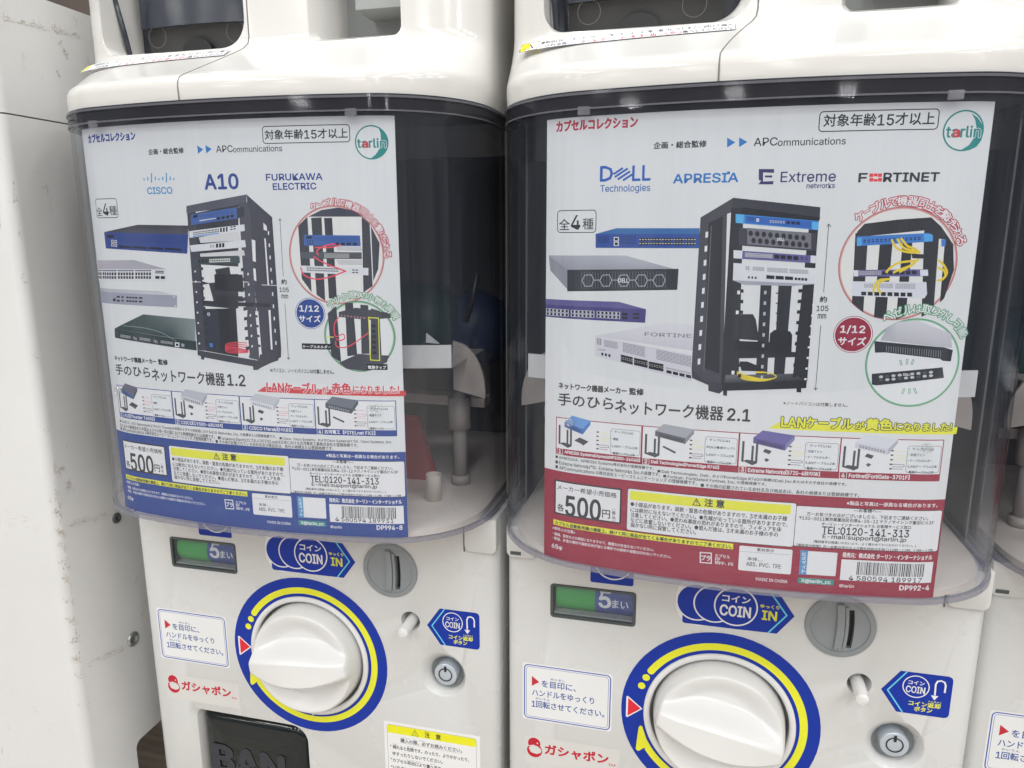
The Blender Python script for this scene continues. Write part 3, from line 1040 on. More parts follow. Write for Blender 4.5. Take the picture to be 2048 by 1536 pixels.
["P",[216,218,216],[[79.86,118.83],[81.09,119.18],[81.09,116.28],[79.86,115.93]]],
["P",[[32,32,37],[32,32,37],[32,32,37],[32,32,37]],[[91.69,192.0],[97.14,191.61],[99.82,108.76],[91.57,103.97]]],
["P",[[32,32,37],[32,32,37],[32,32,37],[32,32,37]],[[126.96,187.45],[130.86,187.11],[131.6,110.13],[124.78,110.22]]],
["P",[36,36,42],[[107.11,157.26],[112.1,157.33],[113.01,112.23],[107.69,112.0]]],
["P",[36,36,42],[[115.2,157.37],[121.29,157.44],[120.92,112.55],[115.98,112.35]]],
["P",[[22,22,26],[22,22,26],[22,22,26],[22,22,26]],[[96.53,192.08],[131.48,187.1],[130.65,184.2],[96.41,188.66]]],
["P",[216,218,216],[[96.69,153.0],[98.01,153.03],[97.98,151.24],[96.66,151.21]]],
["P",[30,30,34],[[114.25,152.28],[117.47,152.53],[117.5,151.99],[114.29,151.73]]],
["P",[30,30,34],[[114.58,147.51],[117.8,147.78],[117.84,147.23],[114.61,146.97]]],
["P",[216,218,216],[[96.59,143.33],[97.92,143.36],[97.89,141.55],[96.56,141.52]]],
["P",[30,30,34],[[114.9,142.72],[118.13,143.0],[118.17,142.45],[114.94,142.17]]],
["P",[30,30,34],[[115.23,137.91],[118.47,138.2],[118.51,137.65],[115.27,137.36]]],
["P",[216,218,216],[[96.49,133.54],[97.82,133.59],[97.8,131.76],[96.46,131.71]]],
["P",[30,30,34],[[115.56,133.07],[118.81,133.37],[118.85,132.81],[115.6,132.52]]],
["P",[30,30,34],[[115.89,128.21],[119.15,128.51],[119.19,127.96],[115.93,127.65]]],
["P",[216,218,216],[[96.39,123.64],[97.73,123.7],[97.7,121.85],[96.36,121.79]]],
["P",[30,30,34],[[116.23,123.32],[119.49,123.64],[119.53,123.08],[116.27,122.76]]],
["P",[30,30,34],[[116.56,118.4],[119.83,118.73],[119.87,118.17],[116.6,117.84]]],
["P",[216,218,216],[[96.29,113.63],[97.64,113.69],[97.61,111.82],[96.26,111.76]]],
["P",[30,30,34],[[116.9,113.46],[120.18,113.8],[120.22,113.23],[116.94,112.89]]],
["P",[[50,125,190],[50,125,190],[50,125,190],[50,125,190]],[[93.8,189.01],[130.86,185.49],[131.06,181.41],[94.05,184.84]]],
["P",[40,90,165],[[98.38,188.12],[127.74,185.51],[127.88,182.07],[98.58,184.95]]],
["P",[80,160,210],[[93.8,189.01],[97.58,188.65],[97.44,184.56],[94.04,184.98]]],
["P",[80,160,210],[[128.08,185.05],[130.92,184.78],[131.06,181.41],[128.21,181.81]]],
["G",[16,26,60],[[99.58,187.58],[102.29,187.3],[102.4,185.65],[99.67,186.0]],6,3,0.6,0.6,0],
["G",[216,218,216],[[103.09,186.96],[104.63,186.82],[104.74,185.18],[103.19,185.32]],1,2,0.8,0.7,0],
["G",[170,170,160],[[109.08,186.2],[116.1,185.64],[116.19,184.33],[109.17,184.76]],6,2,0.7,0.6,0],
["G",[15,25,75],[[116.41,185.64],[122.87,185.21],[122.98,183.78],[116.52,184.2]],3,1,0.8,1,0],
["P",[52,52,58],[[95.8,182.58],[130.36,179.98],[131.0,171.8],[95.96,174.37]]],
["P",[105,105,112],[[99.37,182.56],[128.04,179.98],[128.6,172.65],[99.84,174.85]]],
["P",[30,32,36],[[100.04,180.04],[100.48,181.24],[101.65,181.17],[102.24,179.91],[101.8,178.78],[100.63,178.85]]],
["P",[30,32,36],[[103.02,179.77],[103.46,180.96],[104.63,180.89],[105.22,179.63],[104.78,178.51],[103.62,178.58]]],
["P",[30,32,36],[[106.0,179.5],[106.44,180.69],[107.6,180.62],[108.19,179.37],[107.75,178.24],[106.59,178.31]]],
["P",[30,32,36],[[108.97,179.23],[109.4,180.42],[110.55,180.35],[111.15,179.1],[110.71,177.98],[109.56,178.04]]],
["P",[30,32,36],[[111.92,178.96],[112.35,180.15],[113.5,180.08],[114.1,178.83],[113.67,177.71],[112.51,177.78]]],
["P",[30,32,36],[[114.87,178.7],[115.3,179.88],[116.45,179.81],[117.04,178.56],[116.61,177.44],[115.46,177.51]]],
["P",[30,32,36],[[117.81,178.43],[118.23,179.61],[119.38,179.54],[119.97,178.3],[119.55,177.18],[118.4,177.25]]],
["P",[30,32,36],[[120.74,178.16],[121.16,179.34],[122.3,179.28],[122.9,178.03],[122.48,176.92],[121.34,176.98]]],
["P",[30,32,36],[[123.67,177.9],[124.08,179.08],[125.22,179.01],[125.82,177.77],[125.4,176.65],[124.26,176.72]]],
["P",[30,32,36],[[101.54,176.72],[101.98,177.91],[103.15,177.85],[103.74,176.58],[103.3,175.45],[102.13,175.52]]],
["P",[30,32,36],[[104.52,176.45],[104.96,177.65],[106.12,177.58],[106.72,176.32],[106.28,175.19],[105.12,175.26]]],
["P",[30,32,36],[[107.5,176.19],[107.94,177.38],[109.09,177.31],[109.69,176.06],[109.25,174.93],[108.09,174.99]]],
["P",[30,32,36],[[110.47,175.92],[110.9,177.12],[112.05,177.05],[112.65,175.79],[112.22,174.67],[111.06,174.73]]],
["P",[30,32,36],[[113.43,175.66],[113.85,176.85],[115.0,176.79],[115.6,175.53],[115.17,174.41],[114.02,174.47]]],
["P",[30,32,36],[[116.37,175.4],[116.8,176.59],[117.95,176.52],[118.54,175.27],[118.12,174.15],[116.97,174.21]]],
["P",[30,32,36],[[119.32,175.14],[119.74,176.32],[120.88,176.26],[121.48,175.01],[121.05,173.89],[119.91,173.95]]],
["P",[30,32,36],[[122.25,174.88],[122.67,176.06],[123.81,176.0],[124.41,174.75],[123.99,173.63],[122.84,173.69]]],
["P",[30,32,36],[[125.17,174.62],[125.59,175.8],[126.73,175.74],[127.33,174.49],[126.91,173.37],[125.77,173.44]]],
["T","DELL",113.19,116.38,177.18,1.31,[216,218,216],0.15,0,0,0],
["P",[90,84,134],[[93.8,172.15],[130.98,169.63],[131.0,166.2],[94.02,168.3]]],
["P",[200,200,205],[[93.8,172.15],[97.93,171.9],[97.9,168.13],[94.02,168.37]]],
["P",[200,200,205],[[128.63,169.82],[130.98,169.63],[131.0,166.2],[128.7,166.45]]],
["G",[216,218,216],[[99.09,171.1],[111.61,170.35],[111.75,168.35],[99.22,168.95]],16,2,0.85,0.8,0],
["G",[20,22,26],[[99.09,171.1],[111.61,170.35],[111.75,168.35],[99.22,168.95]],16,2,0.5,0.5,0],
["G",[20,20,28],[[112.07,170.22],[123.41,169.47],[123.56,167.48],[112.2,168.22]],4,1,0.8,0.9,0],
["G",[30,28,60],[[123.8,169.34],[127.74,169.09],[127.86,167.5],[123.92,167.75]],2,2,0.5,0.5,0],
["P",[[200,202,204],[205,206,208],[196,198,202],[196,198,202]],[[94.15,166.07],[131.18,163.88],[131.56,156.55],[94.29,157.9]]],
["P",[150,152,160],[[94.29,157.9],[131.56,156.55],[121.75,155.56],[99.68,155.79]]],
["G",[90,92,100],[[99.67,164.77],[101.63,164.65],[101.76,162.62],[99.79,162.74]],2,6,0.8,0.5,0],
["G",[90,92,100],[[102.94,164.52],[108.28,164.23],[108.41,162.28],[103.06,162.63]],8,6,0.8,0.5,0],
["G",[90,92,100],[[109.58,164.18],[118.92,163.72],[119.08,161.45],[109.72,162.03]],14,7,0.8,0.5,0],
["G",[90,92,100],[[119.57,163.59],[128.07,163.13],[128.22,161.13],[119.72,161.45]],14,7,0.8,0.5,0],
["G",[20,22,26],[[109.17,160.54],[121.76,159.86],[121.87,158.26],[109.28,158.78]],3,1,0.88,1,0],
["G",[20,22,26],[[122.1,159.6],[127.99,159.26],[128.09,157.92],[122.19,158.26]],4,1,0.8,0.9,0],
["G",[20,22,26],[[100.75,159.9],[105.46,159.68],[105.53,158.6],[100.81,158.88]],3,1,0.5,1,0],
["P",[38,36,40],[[96.02,141.57],[104.49,141.79],[105.96,139.4],[108.27,129.01],[96.24,129.66]]],
["P",[20,20,24],[[95.97,128.59],[113.25,128.47],[113.58,123.58],[96.25,123.64]]],
["P",[24,24,28],[[112.97,132.65],[114.82,134.44],[122.02,133.94],[123.12,132.24],[123.39,123.9],[112.89,123.9]]],
["P",[30,30,36],[[93.54,123.88],[126.65,124.0],[125.52,121.52],[93.1,119.58]]],
["P",[[100,102,105],[70,72,76],[40,40,44],[40,40,44]],[[93.56,111.33],[124.81,113.41],[130.95,110.11],[93.13,106.82]]],
["P",[28,28,32],[[91.87,107.26],[131.46,110.27],[131.36,106.44],[92.5,103.29]]],
["P",[28,28,32],[[92.74,104.04],[94.64,104.14],[94.83,100.87],[92.9,100.98]]],
["P",[28,28,32],[[126.96,106.4],[129.12,106.49],[129.29,104.22],[127.12,104.27]]],
["P",[46,46,52],[[77.03,114.11],[83.79,107.91],[91.87,107.26],[92.5,103.29],[91.01,101.75],[85.77,102.91],[85.49,105.82],[80.68,107.74],[77.48,109.02]]],
["S",[222,190,45],0.45,[[98.87,113.39],[101.64,112.08],[106.42,110.87],[111.81,110.18],[116.42,110.81],[117.0,112.04],[113.6,113.32],[107.56,113.99]],0],
["S",[222,190,45],0.45,[[98.89,113.03],[101.68,111.51],[106.45,110.44],[111.82,109.97],[116.42,110.81],[117.0,112.04],[113.6,113.32],[107.58,113.78]],0],
["S",[222,190,45],0.45,[[98.91,112.67],[101.71,110.94],[106.47,110.01],[111.84,109.75],[116.42,110.81],[117.0,112.04],[113.6,113.32],[107.59,113.57]],0],
["S",[222,190,45],0.45,[[98.93,112.32],[101.75,110.36],[106.5,109.58],[111.85,109.54],[116.42,110.81],[117.0,112.04],[113.6,113.32],[107.6,113.35]],0],
["S",[222,190,45],0.45,[[98.95,111.96],[101.78,109.79],[106.53,109.15],[111.86,109.32],[116.42,110.81],[117.0,112.04],[113.6,113.32],[107.62,113.14]],0],
["P",[22,22,26],[[99.58,118.43],[103.27,118.59],[110.1,116.02],[110.24,113.89],[100.87,113.84]]],
["P",[26,26,30],[[97.97,153.71],[99.55,153.6],[99.52,151.96],[97.93,152.06]]],
["P",[26,26,30],[[124.42,154.12],[126.21,154.14],[126.07,152.52],[124.28,152.5]]],
["P",[216,218,216],[[131.27,152.19],[132.22,152.2],[132.17,151.26],[131.21,151.24]]],
["P",[170,172,172],[[109.01,153.08],[110.05,153.09],[110.03,151.46],[108.98,151.44]]],
["P",[26,26,30],[[98.13,148.63],[99.73,148.52],[99.69,146.86],[98.1,146.97]]],
["P",[26,26,30],[[124.47,149.12],[126.26,149.14],[126.13,147.52],[124.33,147.48]]],
["P",[216,218,216],[[131.14,147.19],[132.1,147.21],[132.05,146.26],[131.09,146.24]]],
["P",[170,172,172],[[109.14,148.02],[110.18,148.04],[110.16,146.4],[109.12,146.38]]],
["P",[26,26,30],[[98.3,143.51],[99.9,143.41],[99.87,141.74],[98.27,141.84]]],
["P",[26,26,30],[[124.52,144.09],[126.31,144.12],[126.18,142.48],[124.38,142.44]]],
["P",[216,218,216],[[131.02,142.17],[131.98,142.18],[131.93,141.23],[130.97,141.21]]],
["P",[170,172,172],[[109.28,142.94],[110.32,142.96],[110.3,141.31],[109.25,141.28]]],
["P",[26,26,30],[[98.48,138.36],[100.08,138.27],[100.04,136.59],[98.44,136.69]]],
["P",[26,26,30],[[124.57,139.03],[126.37,139.07],[126.23,137.42],[124.43,137.37]]],
["P",[216,218,216],[[130.9,137.11],[131.86,137.13],[131.81,136.17],[130.84,136.15]]],
["P",[170,172,172],[[109.41,137.83],[110.46,137.86],[110.44,136.19],[109.39,136.16]]],
["P",[26,26,30],[[98.65,133.19],[100.25,133.1],[100.22,131.42],[98.61,131.5]]],
["P",[26,26,30],[[124.62,133.94],[126.42,133.98],[126.29,132.32],[124.48,132.27]]],
["P",[216,218,216],[[130.77,132.02],[131.74,132.05],[131.68,131.08],[130.72,131.05]]],
["P",[170,172,172],[[109.55,132.69],[110.6,132.72],[110.58,131.04],[109.53,131.01]]],
["P",[26,26,30],[[98.82,127.99],[100.43,127.9],[100.4,126.21],[98.79,126.29]]],
["P",[26,26,30],[[124.67,128.82],[126.48,128.87],[126.34,127.2],[124.53,127.14]]],
["P",[216,218,216],[[130.65,126.9],[131.62,126.93],[131.56,125.96],[130.59,125.93]]],
["P",[170,172,172],[[109.69,127.52],[110.74,127.55],[110.72,125.87],[109.66,125.83]]],
["P",[26,26,30],[[98.99,122.75],[100.61,122.67],[100.58,120.97],[98.96,121.04]]],
["P",[26,26,30],[[124.72,123.66],[126.54,123.72],[126.4,122.04],[124.58,121.98]]],
["P",[216,218,216],[[130.52,121.75],[131.49,121.78],[131.44,120.8],[130.47,120.77]]],
["P",[170,172,172],[[109.82,122.31],[110.88,122.35],[110.86,120.66],[109.8,120.62]]],
["P",[26,26,30],[[99.17,117.49],[100.79,117.41],[100.76,115.7],[99.13,115.77]]],
["P",[26,26,30],[[124.77,118.48],[126.59,118.55],[126.46,116.85],[124.63,116.79]]],
["P",[216,218,216],[[130.39,116.57],[131.37,116.6],[131.31,115.62],[130.34,115.58]]],
["P",[170,172,172],[[109.96,117.08],[111.02,117.13],[111.0,115.42],[109.94,115.38]]],
["P",[26,26,30],[[99.34,112.19],[100.97,112.12],[100.94,110.4],[99.31,110.46]]],
["P",[26,26,30],[[124.82,113.27],[126.65,113.34],[126.51,111.64],[124.68,111.57]]],
["P",[216,218,216],[[130.27,111.35],[131.24,111.39],[131.19,110.4],[130.21,110.36]]],
["P",[170,172,172],[[110.1,111.82],[111.17,111.87],[111.14,110.15],[110.08,110.1]]],
["S",[38,42,44],0.28,[[135.35,183.85],[135.67,152.78]],0],
["S",[38,42,44],0.28,[[135.64,137.21],[135.72,105.9]],0],
["S",[38,42,44],0.3,[[134.56,182.89],[135.39,184.11],[136.43,182.82]],0],
["S",[38,42,44],0.3,[[134.86,106.85],[135.74,105.68],[136.57,106.78]],0],
["T","約",134.22,137.4,149.43,2.83,[38,42,44],0.3,0,0,0],
["T","105",133.15,138.38,145.17,2.57,[38,42,44],0.12,0,0,0],
["T","mm",133.96,137.67,141.38,2.17,[38,42,44],0.12,0,0,0],
["T","※ノートパソコンは付属しません。",121.47,150.97,98.62,1.86,[38,42,44],0,0,0,0],
["T","ネットワーク機器メーカー",8.11,44.89,100.1,3.4,[38,42,44],0.55,0,0,0],
["T","監修",46.38,53.76,100.15,3.48,[38,42,44],0.55,0,0,0],
["T","手のひら",7.98,38.23,92.67,6.8,[38,42,44],0.5,0,0,0],
["T","ネットワーク機器",39.29,93.47,91.68,7.31,[38,42,44],0.55,0,0,0],
["T","2.1",95.59,106.35,91.46,6.13,[38,42,44],0.75,0,0,0],
["P",[222,212,50],[[115.33,85.45],[120.16,88.78],[202.71,88.57],[202.47,85.01]]],
["T","LANケーブル",121.33,154.06,89.48,5.54,[222,212,50],0.8,[30,30,45],1.7,0],
["T","が",155.41,159.35,88.78,3.59,[222,212,50],0.5,[30,30,45],1.4,0],
["T","黄色",160.35,172.15,89.54,5.48,[222,212,50],0.8,[30,30,45],1.7,0],
["T","になりました！",173.28,199.66,88.73,3.8,[222,212,50],0.55,[30,30,45],1.4,0],
["R",[216,218,216],"TH",0.45,0,7.0,61.62,53.45,82.26],
["R","TH",0,0,0,7.0,61.62,53.45,65.04],
["R",0,[216,218,216],0.25,0,7.6,61.68,10.9,64.98],
["T","1",8.5,10.0,63.34,2.1,[216,218,216],0.3,0,0,0],
["T","APRESIA Systems【ApresiaNP3000-24X4Q】",12.0,53.05,63.34,2.3,[216,218,216],0.22,0,0,0],
["R",[206,210,212],[120,122,128],0.25,1.2,37.25,65.84,52.75,79.24],
["T","・ラック(1/4)",37.75,49.09,77.64,1.45,[40,42,44],0.05,0,0,0],
["T","・棚板",37.75,41.41,73.78,1.45,[40,42,44],0.05,0,0,0],
["T","・LANケーブル×2本",37.75,51.65,69.91,1.45,[40,42,44],0.05,0,0,0],
["T","・電源ケーブル×2本",37.75,50.37,66.04,1.45,[40,42,44],0.05,0,0,0],
["P",[58,64,66],[[8.4,67.64],[9.5,67.24],[9.5,78.14],[8.4,78.14]]],
["P",[58,64,66],[[13.0,66.84],[14.1,66.44],[14.1,76.04],[13.0,76.04]]],
["P",[58,64,66],[[15.0,68.24],[16.1,67.84],[16.1,77.84],[15.0,77.84]]],
["P",[58,64,66],[[8.4,67.44],[11.0,68.64],[16.1,68.04],[16.0,67.04],[13.8,65.84],[8.6,68.14]]],
["P",[58,60,66],[[17.4,70.54],[20.4,72.64],[25.4,70.84],[22.4,68.24],[21.6,69.04]]],
["S",[50,54,56],0.75,[[29.65,76.64],[30.85,76.64]],0],
["S",[210,205,140],0.28,[[30.85,76.64],[35.85,76.54]],0],
["S",[50,54,56],0.75,[[29.65,74.34],[30.85,74.34]],0],
["S",[210,205,140],0.28,[[30.85,74.34],[35.85,74.24],[36.25,73.64],[35.85,73.14],[30.85,73.14]],0],
["S",[50,54,56],0.75,[[29.65,72.04],[30.85,72.04]],0],
["S",[210,205,140],0.28,[[30.85,72.04],[35.85,71.95]],0],
["S",[50,54,56],0.75,[[29.65,69.74],[30.85,69.74]],0],
["S",[90,95,98],0.28,[[30.85,69.74],[35.85,69.64],[36.25,69.04],[35.85,68.54],[30.85,68.54]],0],
["S",[50,54,56],0.75,[[29.65,67.44],[30.85,67.44]],0],
["S",[90,95,98],0.28,[[30.85,67.44],[35.85,67.34]],0],
["P",[95,140,195],[[11.8,80.26],[16.0,84.26],[26.3,82.46],[22.1,77.46]]],
["P",[55,95,160],[[11.8,80.26],[22.1,77.46],[22.1,74.46],[11.8,77.46]]],
["P",[60,110,175],[[22.1,77.46],[26.3,82.46],[26.2,80.26],[22.1,74.46]]],
["G",[25,35,80],[[13.6,79.15],[20.9,76.55],[20.9,75.15],[13.6,77.65]],9,2,0.7,0.6,0],
["R",[216,218,216],"TH",0.45,0,53.9,61.62,101.74,82.26],
["R","TH",0,0,0,53.9,61.62,101.74,65.04],
["R",0,[216,218,216],0.25,0,54.5,61.68,57.8,64.98],
["T","2",55.4,56.9,63.34,2.1,[216,218,216],0.3,0,0,0],
["T","Dell Technologies【PowerEdge R760】",58.9,92.9,63.34,2.3,[216,218,216],0.22,0,0,0],
["R",[206,210,212],[120,122,128],0.25,1.2,85.54,65.84,101.04,79.24],
["T","・ラック(1/4)",86.04,97.38,77.64,1.45,[40,42,44],0.05,0,0,0],
["T","・PDU(電源タップ)",86.04,99.94,73.78,1.45,[40,42,44],0.05,0,0,0],
["T","・LANケーブル×2本",86.04,99.94,69.91,1.45,[40,42,44],0.05,0,0,0],
["T","・電源ケーブル×2本",86.04,98.66,66.04,1.45,[40,42,44],0.05,0,0,0],
["P",[58,64,66],[[55.3,67.64],[56.4,67.24],[56.4,78.14],[55.3,78.14]]],
["P",[58,64,66],[[59.9,66.84],[61.0,66.44],[61.0,76.04],[59.9,76.04]]],
["P",[58,64,66],[[61.9,68.24],[63.0,67.84],[63.0,77.84],[61.9,77.84]]],
["P",[58,64,66],[[55.3,67.44],[57.9,68.64],[63.0,68.04],[62.9,67.04],[60.7,65.84],[55.5,68.14]]],
["P",[55,60,66],[[64.3,71.84],[64.9,72.64],[71.3,69.84],[70.9,68.84]]],
["S",[50,54,56],0.75,[[77.94,76.64],[79.14,76.64]],0],
["S",[210,205,140],0.28,[[79.14,76.64],[84.14,76.54]],0],
["S",[50,54,56],0.75,[[77.94,74.34],[79.14,74.34]],0],
["S",[210,205,140],0.28,[[79.14,74.34],[84.14,74.24],[84.54,73.64],[84.14,73.14],[79.14,73.14]],0],
["S",[50,54,56],0.75,[[77.94,72.04],[79.14,72.04]],0],
["S",[210,205,140],0.28,[[79.14,72.04],[84.14,71.95]],0],
["S",[50,54,56],0.75,[[77.94,69.74],[79.14,69.74]],0],
["S",[90,95,98],0.28,[[79.14,69.74],[84.14,69.64],[84.54,69.04],[84.14,68.54],[79.14,68.54]],0],
["S",[50,54,56],0.75,[[77.94,67.44],[79.14,67.44]],0],
["S",[90,95,98],0.28,[[79.14,67.44],[84.14,67.34]],0],
["P",[150,152,158],[[60.4,80.26],[64.6,84.26],[79.9,82.46],[75.7,77.46]]],
["P",[80,82,90],[[60.4,80.26],[75.7,77.46],[75.7,74.46],[60.4,77.46]]],
["P",[125,127,134],[[75.7,77.46],[79.9,82.46],[79.8,80.26],[75.7,74.46]]],
["G",[35,35,42],[[62.2,79.15],[74.5,76.55],[74.5,75.15],[62.2,77.65]],9,2,0.7,0.6,0],
["R",[216,218,216],"TH",0.45,0,102.09,61.62,149.49,82.26],
["R","TH",0,0,0,102.09,61.62,149.49,65.04],
["R",0,[216,218,216],0.25,0,102.69,61.68,105.99,64.98],
["T","3",103.59,105.09,63.34,2.1,[216,218,216],0.3,0,0,0],
["T","Extreme Networks【5720-48MXW】",107.09,141.09,63.34,2.3,[216,218,216],0.22,0,0,0],
["R",[206,210,212],[120,122,128],0.25,1.2,133.29,65.84,148.79,79.24],
["T","・ラック(1/4)",133.79,145.13,77.64,1.45,[40,42,44],0.05,0,0,0],
["T","・冷却ファン",133.79,141.29,74.74,1.45,[40,42,44],0.05,0,0,0],
["T","・ケーブルホルダー",133.79,145.13,71.84,1.45,[40,42,44],0.05,0,0,0],
["T","・LANケーブル×2本",133.79,147.69,68.94,1.45,[40,42,44],0.05,0,0,0],
["T","・電源ケーブル×2本",133.79,146.41,66.04,1.45,[40,42,44],0.05,0,0,0],
["P",[58,64,66],[[103.49,67.64],[104.59,67.24],[104.59,78.14],[103.49,78.14]]],
["P",[58,64,66],[[108.09,66.84],[109.19,66.44],[109.19,76.04],[108.09,76.04]]],
["P",[58,64,66],[[110.09,68.24],[111.19,67.84],[111.19,77.84],[110.09,77.84]]],
["P",[58,64,66],[[103.49,67.44],[106.09,68.64],[111.19,68.04],[111.09,67.04],[108.89,65.84],[103.69,68.14]]],
["P",[58,62,66],[[113.49,73.24],[114.49,74.84],[117.69,73.84],[116.69,72.14]]],
["P",[70,74,76],[[114.49,69.44],[115.49,70.04],[116.89,69.24],[115.69,68.04],[114.89,68.44]]],
["S",[50,54,56],0.75,[[125.69,76.64],[126.89,76.64]],0],
["S",[210,205,140],0.28,[[126.89,76.64],[131.89,76.54]],0],
["S",[50,54,56],0.75,[[125.69,74.34],[126.89,74.34]],0],
["S",[210,205,140],0.28,[[126.89,74.34],[131.89,74.24],[132.29,73.64],[131.89,73.14],[126.89,73.14]],0],
["S",[50,54,56],0.75,[[125.69,72.04],[126.89,72.04]],0],
["S",[210,205,140],0.28,[[126.89,72.04],[131.89,71.95]],0],
["S",[50,54,56],0.75,[[125.69,69.74],[126.89,69.74]],0],
["S",[90,95,98],0.28,[[126.89,69.74],[131.89,69.64],[132.29,69.04],[131.89,68.54],[126.89,68.54]],0],
["S",[50,54,56],0.75,[[125.69,67.44],[126.89,67.44]],0],
["S",[90,95,98],0.28,[[126.89,67.44],[131.89,67.34]],0],
["P",[92,86,145],[[108.59,80.26],[112.79,84.26],[128.09,82.46],[123.89,77.46]]],
["P",[75,70,125],[[108.59,80.26],[123.89,77.46],[123.89,74.46],[108.59,77.46]]],
["P",[120,118,160],[[123.89,77.46],[128.09,82.46],[127.99,80.26],[123.89,74.46]]],
["G",[30,28,50],[[110.39,79.15],[122.69,76.55],[122.69,75.15],[110.39,77.65]],9,2,0.7,0.6,0],
["R",[216,218,216],"TH",0.45,0,149.63,61.62,196.67,82.26],
["R","TH",0,0,0,149.63,61.62,196.67,65.04],
["R",0,[216,218,216],0.25,0,150.23,61.68,153.53,64.98],
["T","4",151.13,152.63,63.34,2.1,[216,218,216],0.3,0,0,0],
["T","Fortinet【FortiGate-3701F】",154.63,182.63,63.34,2.3,[216,218,216],0.22,0,0,0],
["R",[206,210,212],[120,122,128],0.25,1.2,180.47,65.84,195.97,79.24],
["T","・ラック(1/4)",180.97,192.31,77.64,1.45,[40,42,44],0.05,0,0,0],
["T","・冷却ファン",180.97,188.47,74.74,1.45,[40,42,44],0.05,0,0,0],
["T","・ケーブルホルダー",180.97,192.31,71.84,1.45,[40,42,44],0.05,0,0,0],
["T","・LANケーブル×2本",180.97,194.87,68.94,1.45,[40,42,44],0.05,0,0,0],
["T","・電源ケーブル×2本",180.97,193.59,66.04,1.45,[40,42,44],0.05,0,0,0],
["P",[58,64,66],[[151.03,67.64],[152.13,67.24],[152.13,78.14],[151.03,78.14]]],
["P",[58,64,66],[[155.63,66.84],[156.73,66.44],[156.73,76.04],[155.63,76.04]]],
["P",[58,64,66],[[157.63,68.24],[158.73,67.84],[158.73,77.84],[157.63,77.84]]],
["P",[58,64,66],[[151.03,67.44],[153.63,68.64],[158.73,68.04],[158.63,67.04],[156.43,65.84],[151.23,68.14]]],
["P",[58,62,66],[[161.03,73.24],[162.03,74.84],[165.23,73.84],[164.23,72.14]]],
["P",[70,74,76],[[162.03,69.44],[163.03,70.04],[164.43,69.24],[163.23,68.04],[162.43,68.44]]],
["S",[50,54,56],0.75,[[172.87,76.64],[174.07,76.64]],0],
["S",[210,205,140],0.28,[[174.07,76.64],[179.07,76.54]],0],
["S",[50,54,56],0.75,[[172.87,74.34],[174.07,74.34]],0],
["S",[210,205,140],0.28,[[174.07,74.34],[179.07,74.24],[179.47,73.64],[179.07,73.14],[174.07,73.14]],0],
["S",[50,54,56],0.75,[[172.87,72.04],[174.07,72.04]],0],
["S",[210,205,140],0.28,[[174.07,72.04],[179.07,71.95]],0],
["S",[50,54,56],0.75,[[172.87,69.74],[174.07,69.74]],0],
["S",[90,95,98],0.28,[[174.07,69.74],[179.07,69.64],[179.47,69.04],[179.07,68.54],[174.07,68.54]],0],
["S",[50,54,56],0.75,[[172.87,67.44],[174.07,67.44]],0],
["S",[90,95,98],0.28,[[174.07,67.44],[179.07,67.34]],0],
["P",[196,198,204],[[156.13,80.26],[160.33,84.26],[175.63,82.46],[171.43,77.46]]],
["P",[186,188,196],[[156.13,80.26],[171.43,77.46],[171.43,74.46],[156.13,77.46]]],
["P",[160,162,170],[[171.43,77.46],[175.63,82.46],[175.53,80.26],[171.43,74.46]]],
["G",[95,95,105],[[157.93,79.15],[170.23,76.55],[170.23,75.15],[157.93,77.65]],9,2,0.7,0.6,0],
["T","■ APRESIAは、APRESIA Systems株式会社の登録商標です。",6.68,60.37,59.6,2.15,[38,42,44],0,0,0,0],
["T","■ Extreme Networks™は、Extreme Networks Inc.の商標です。",6.71,63.7,56.82,2.16,[38,42,44],0,0,0,0],
["T","■ APCommunications は株式会社エーピーコミュニケーションズ の登録商標です。",6.74,82.55,54.08,2.14,[38,42,44],0,0,0,0],
["T","■ Dell Technologies、Dell、およびPowerEdge R760の商標はDell Inc.またはその子会社の商標です。",62.37,153.9,58.5,2.04,[38,42,44],0,0,0,0],
["T","■ Fortinet、FortiGateは Fortinet, Inc. の登録商標です。",65.42,116.36,56.14,2.06,[38,42,44],0,0,0,0],
["T","■ その他の記載されている会社名及び商品名は、各社の商標または登録商標です。",84.47,160.35,53.27,2.03,[38,42,44],0,0,0,0],
["T","4 580594 189917",159.29,194.23,9.18,2.6,[38,42,44],0.05,0,0,0],
["T","DP992-4",183.93,198.33,5.04,2.6,[216,218,216],0.45,0,0,0],
["C",[160,60,55],[214,180,175],25.89,24.59,166.96,165.89],
["C",[206,206,202],0,24.79,0,166.96,165.89],
["P",[32,32,36],[[150.91,184.2],[165.37,186.04],[179.25,186.93],[183.96,182.82],[188.6,176.8],[178.38,178.08],[178.04,181.26],[147.89,178.13],[148.03,180.69]]],
["P",[32,32,36],[[147.29,180.05],[152.82,180.04],[153.99,143.42],[148.56,148.02]]],
["P",[32,32,36],[[158.21,178.11],[163.72,178.11],[164.3,140.55],[158.88,141.48]]],
["P",[32,32,36],[[168.0,178.1],[172.28,178.09],[172.88,142.32],[168.71,140.27]]],
["P",[32,32,36],[[176.69,182.52],[183.38,182.51],[184.83,144.41],[179.81,141.72]]],
["P",[32,32,36],[[186.1,179.97],[190.04,174.89],[191.68,163.37],[188.83,150.36],[187.19,148.38]]],
["P",[50,110,180],[[148.05,178.45],[178.79,179.99],[181.06,178.72],[181.03,176.17],[148.43,174.13]]],
["P",[70,150,205],[[176.69,179.67],[180.37,179.48],[181.0,176.49],[177.38,176.05]]],
["P",[70,150,205],[[148.11,177.81],[150.25,177.93],[150.44,174.39],[148.43,174.13]]],
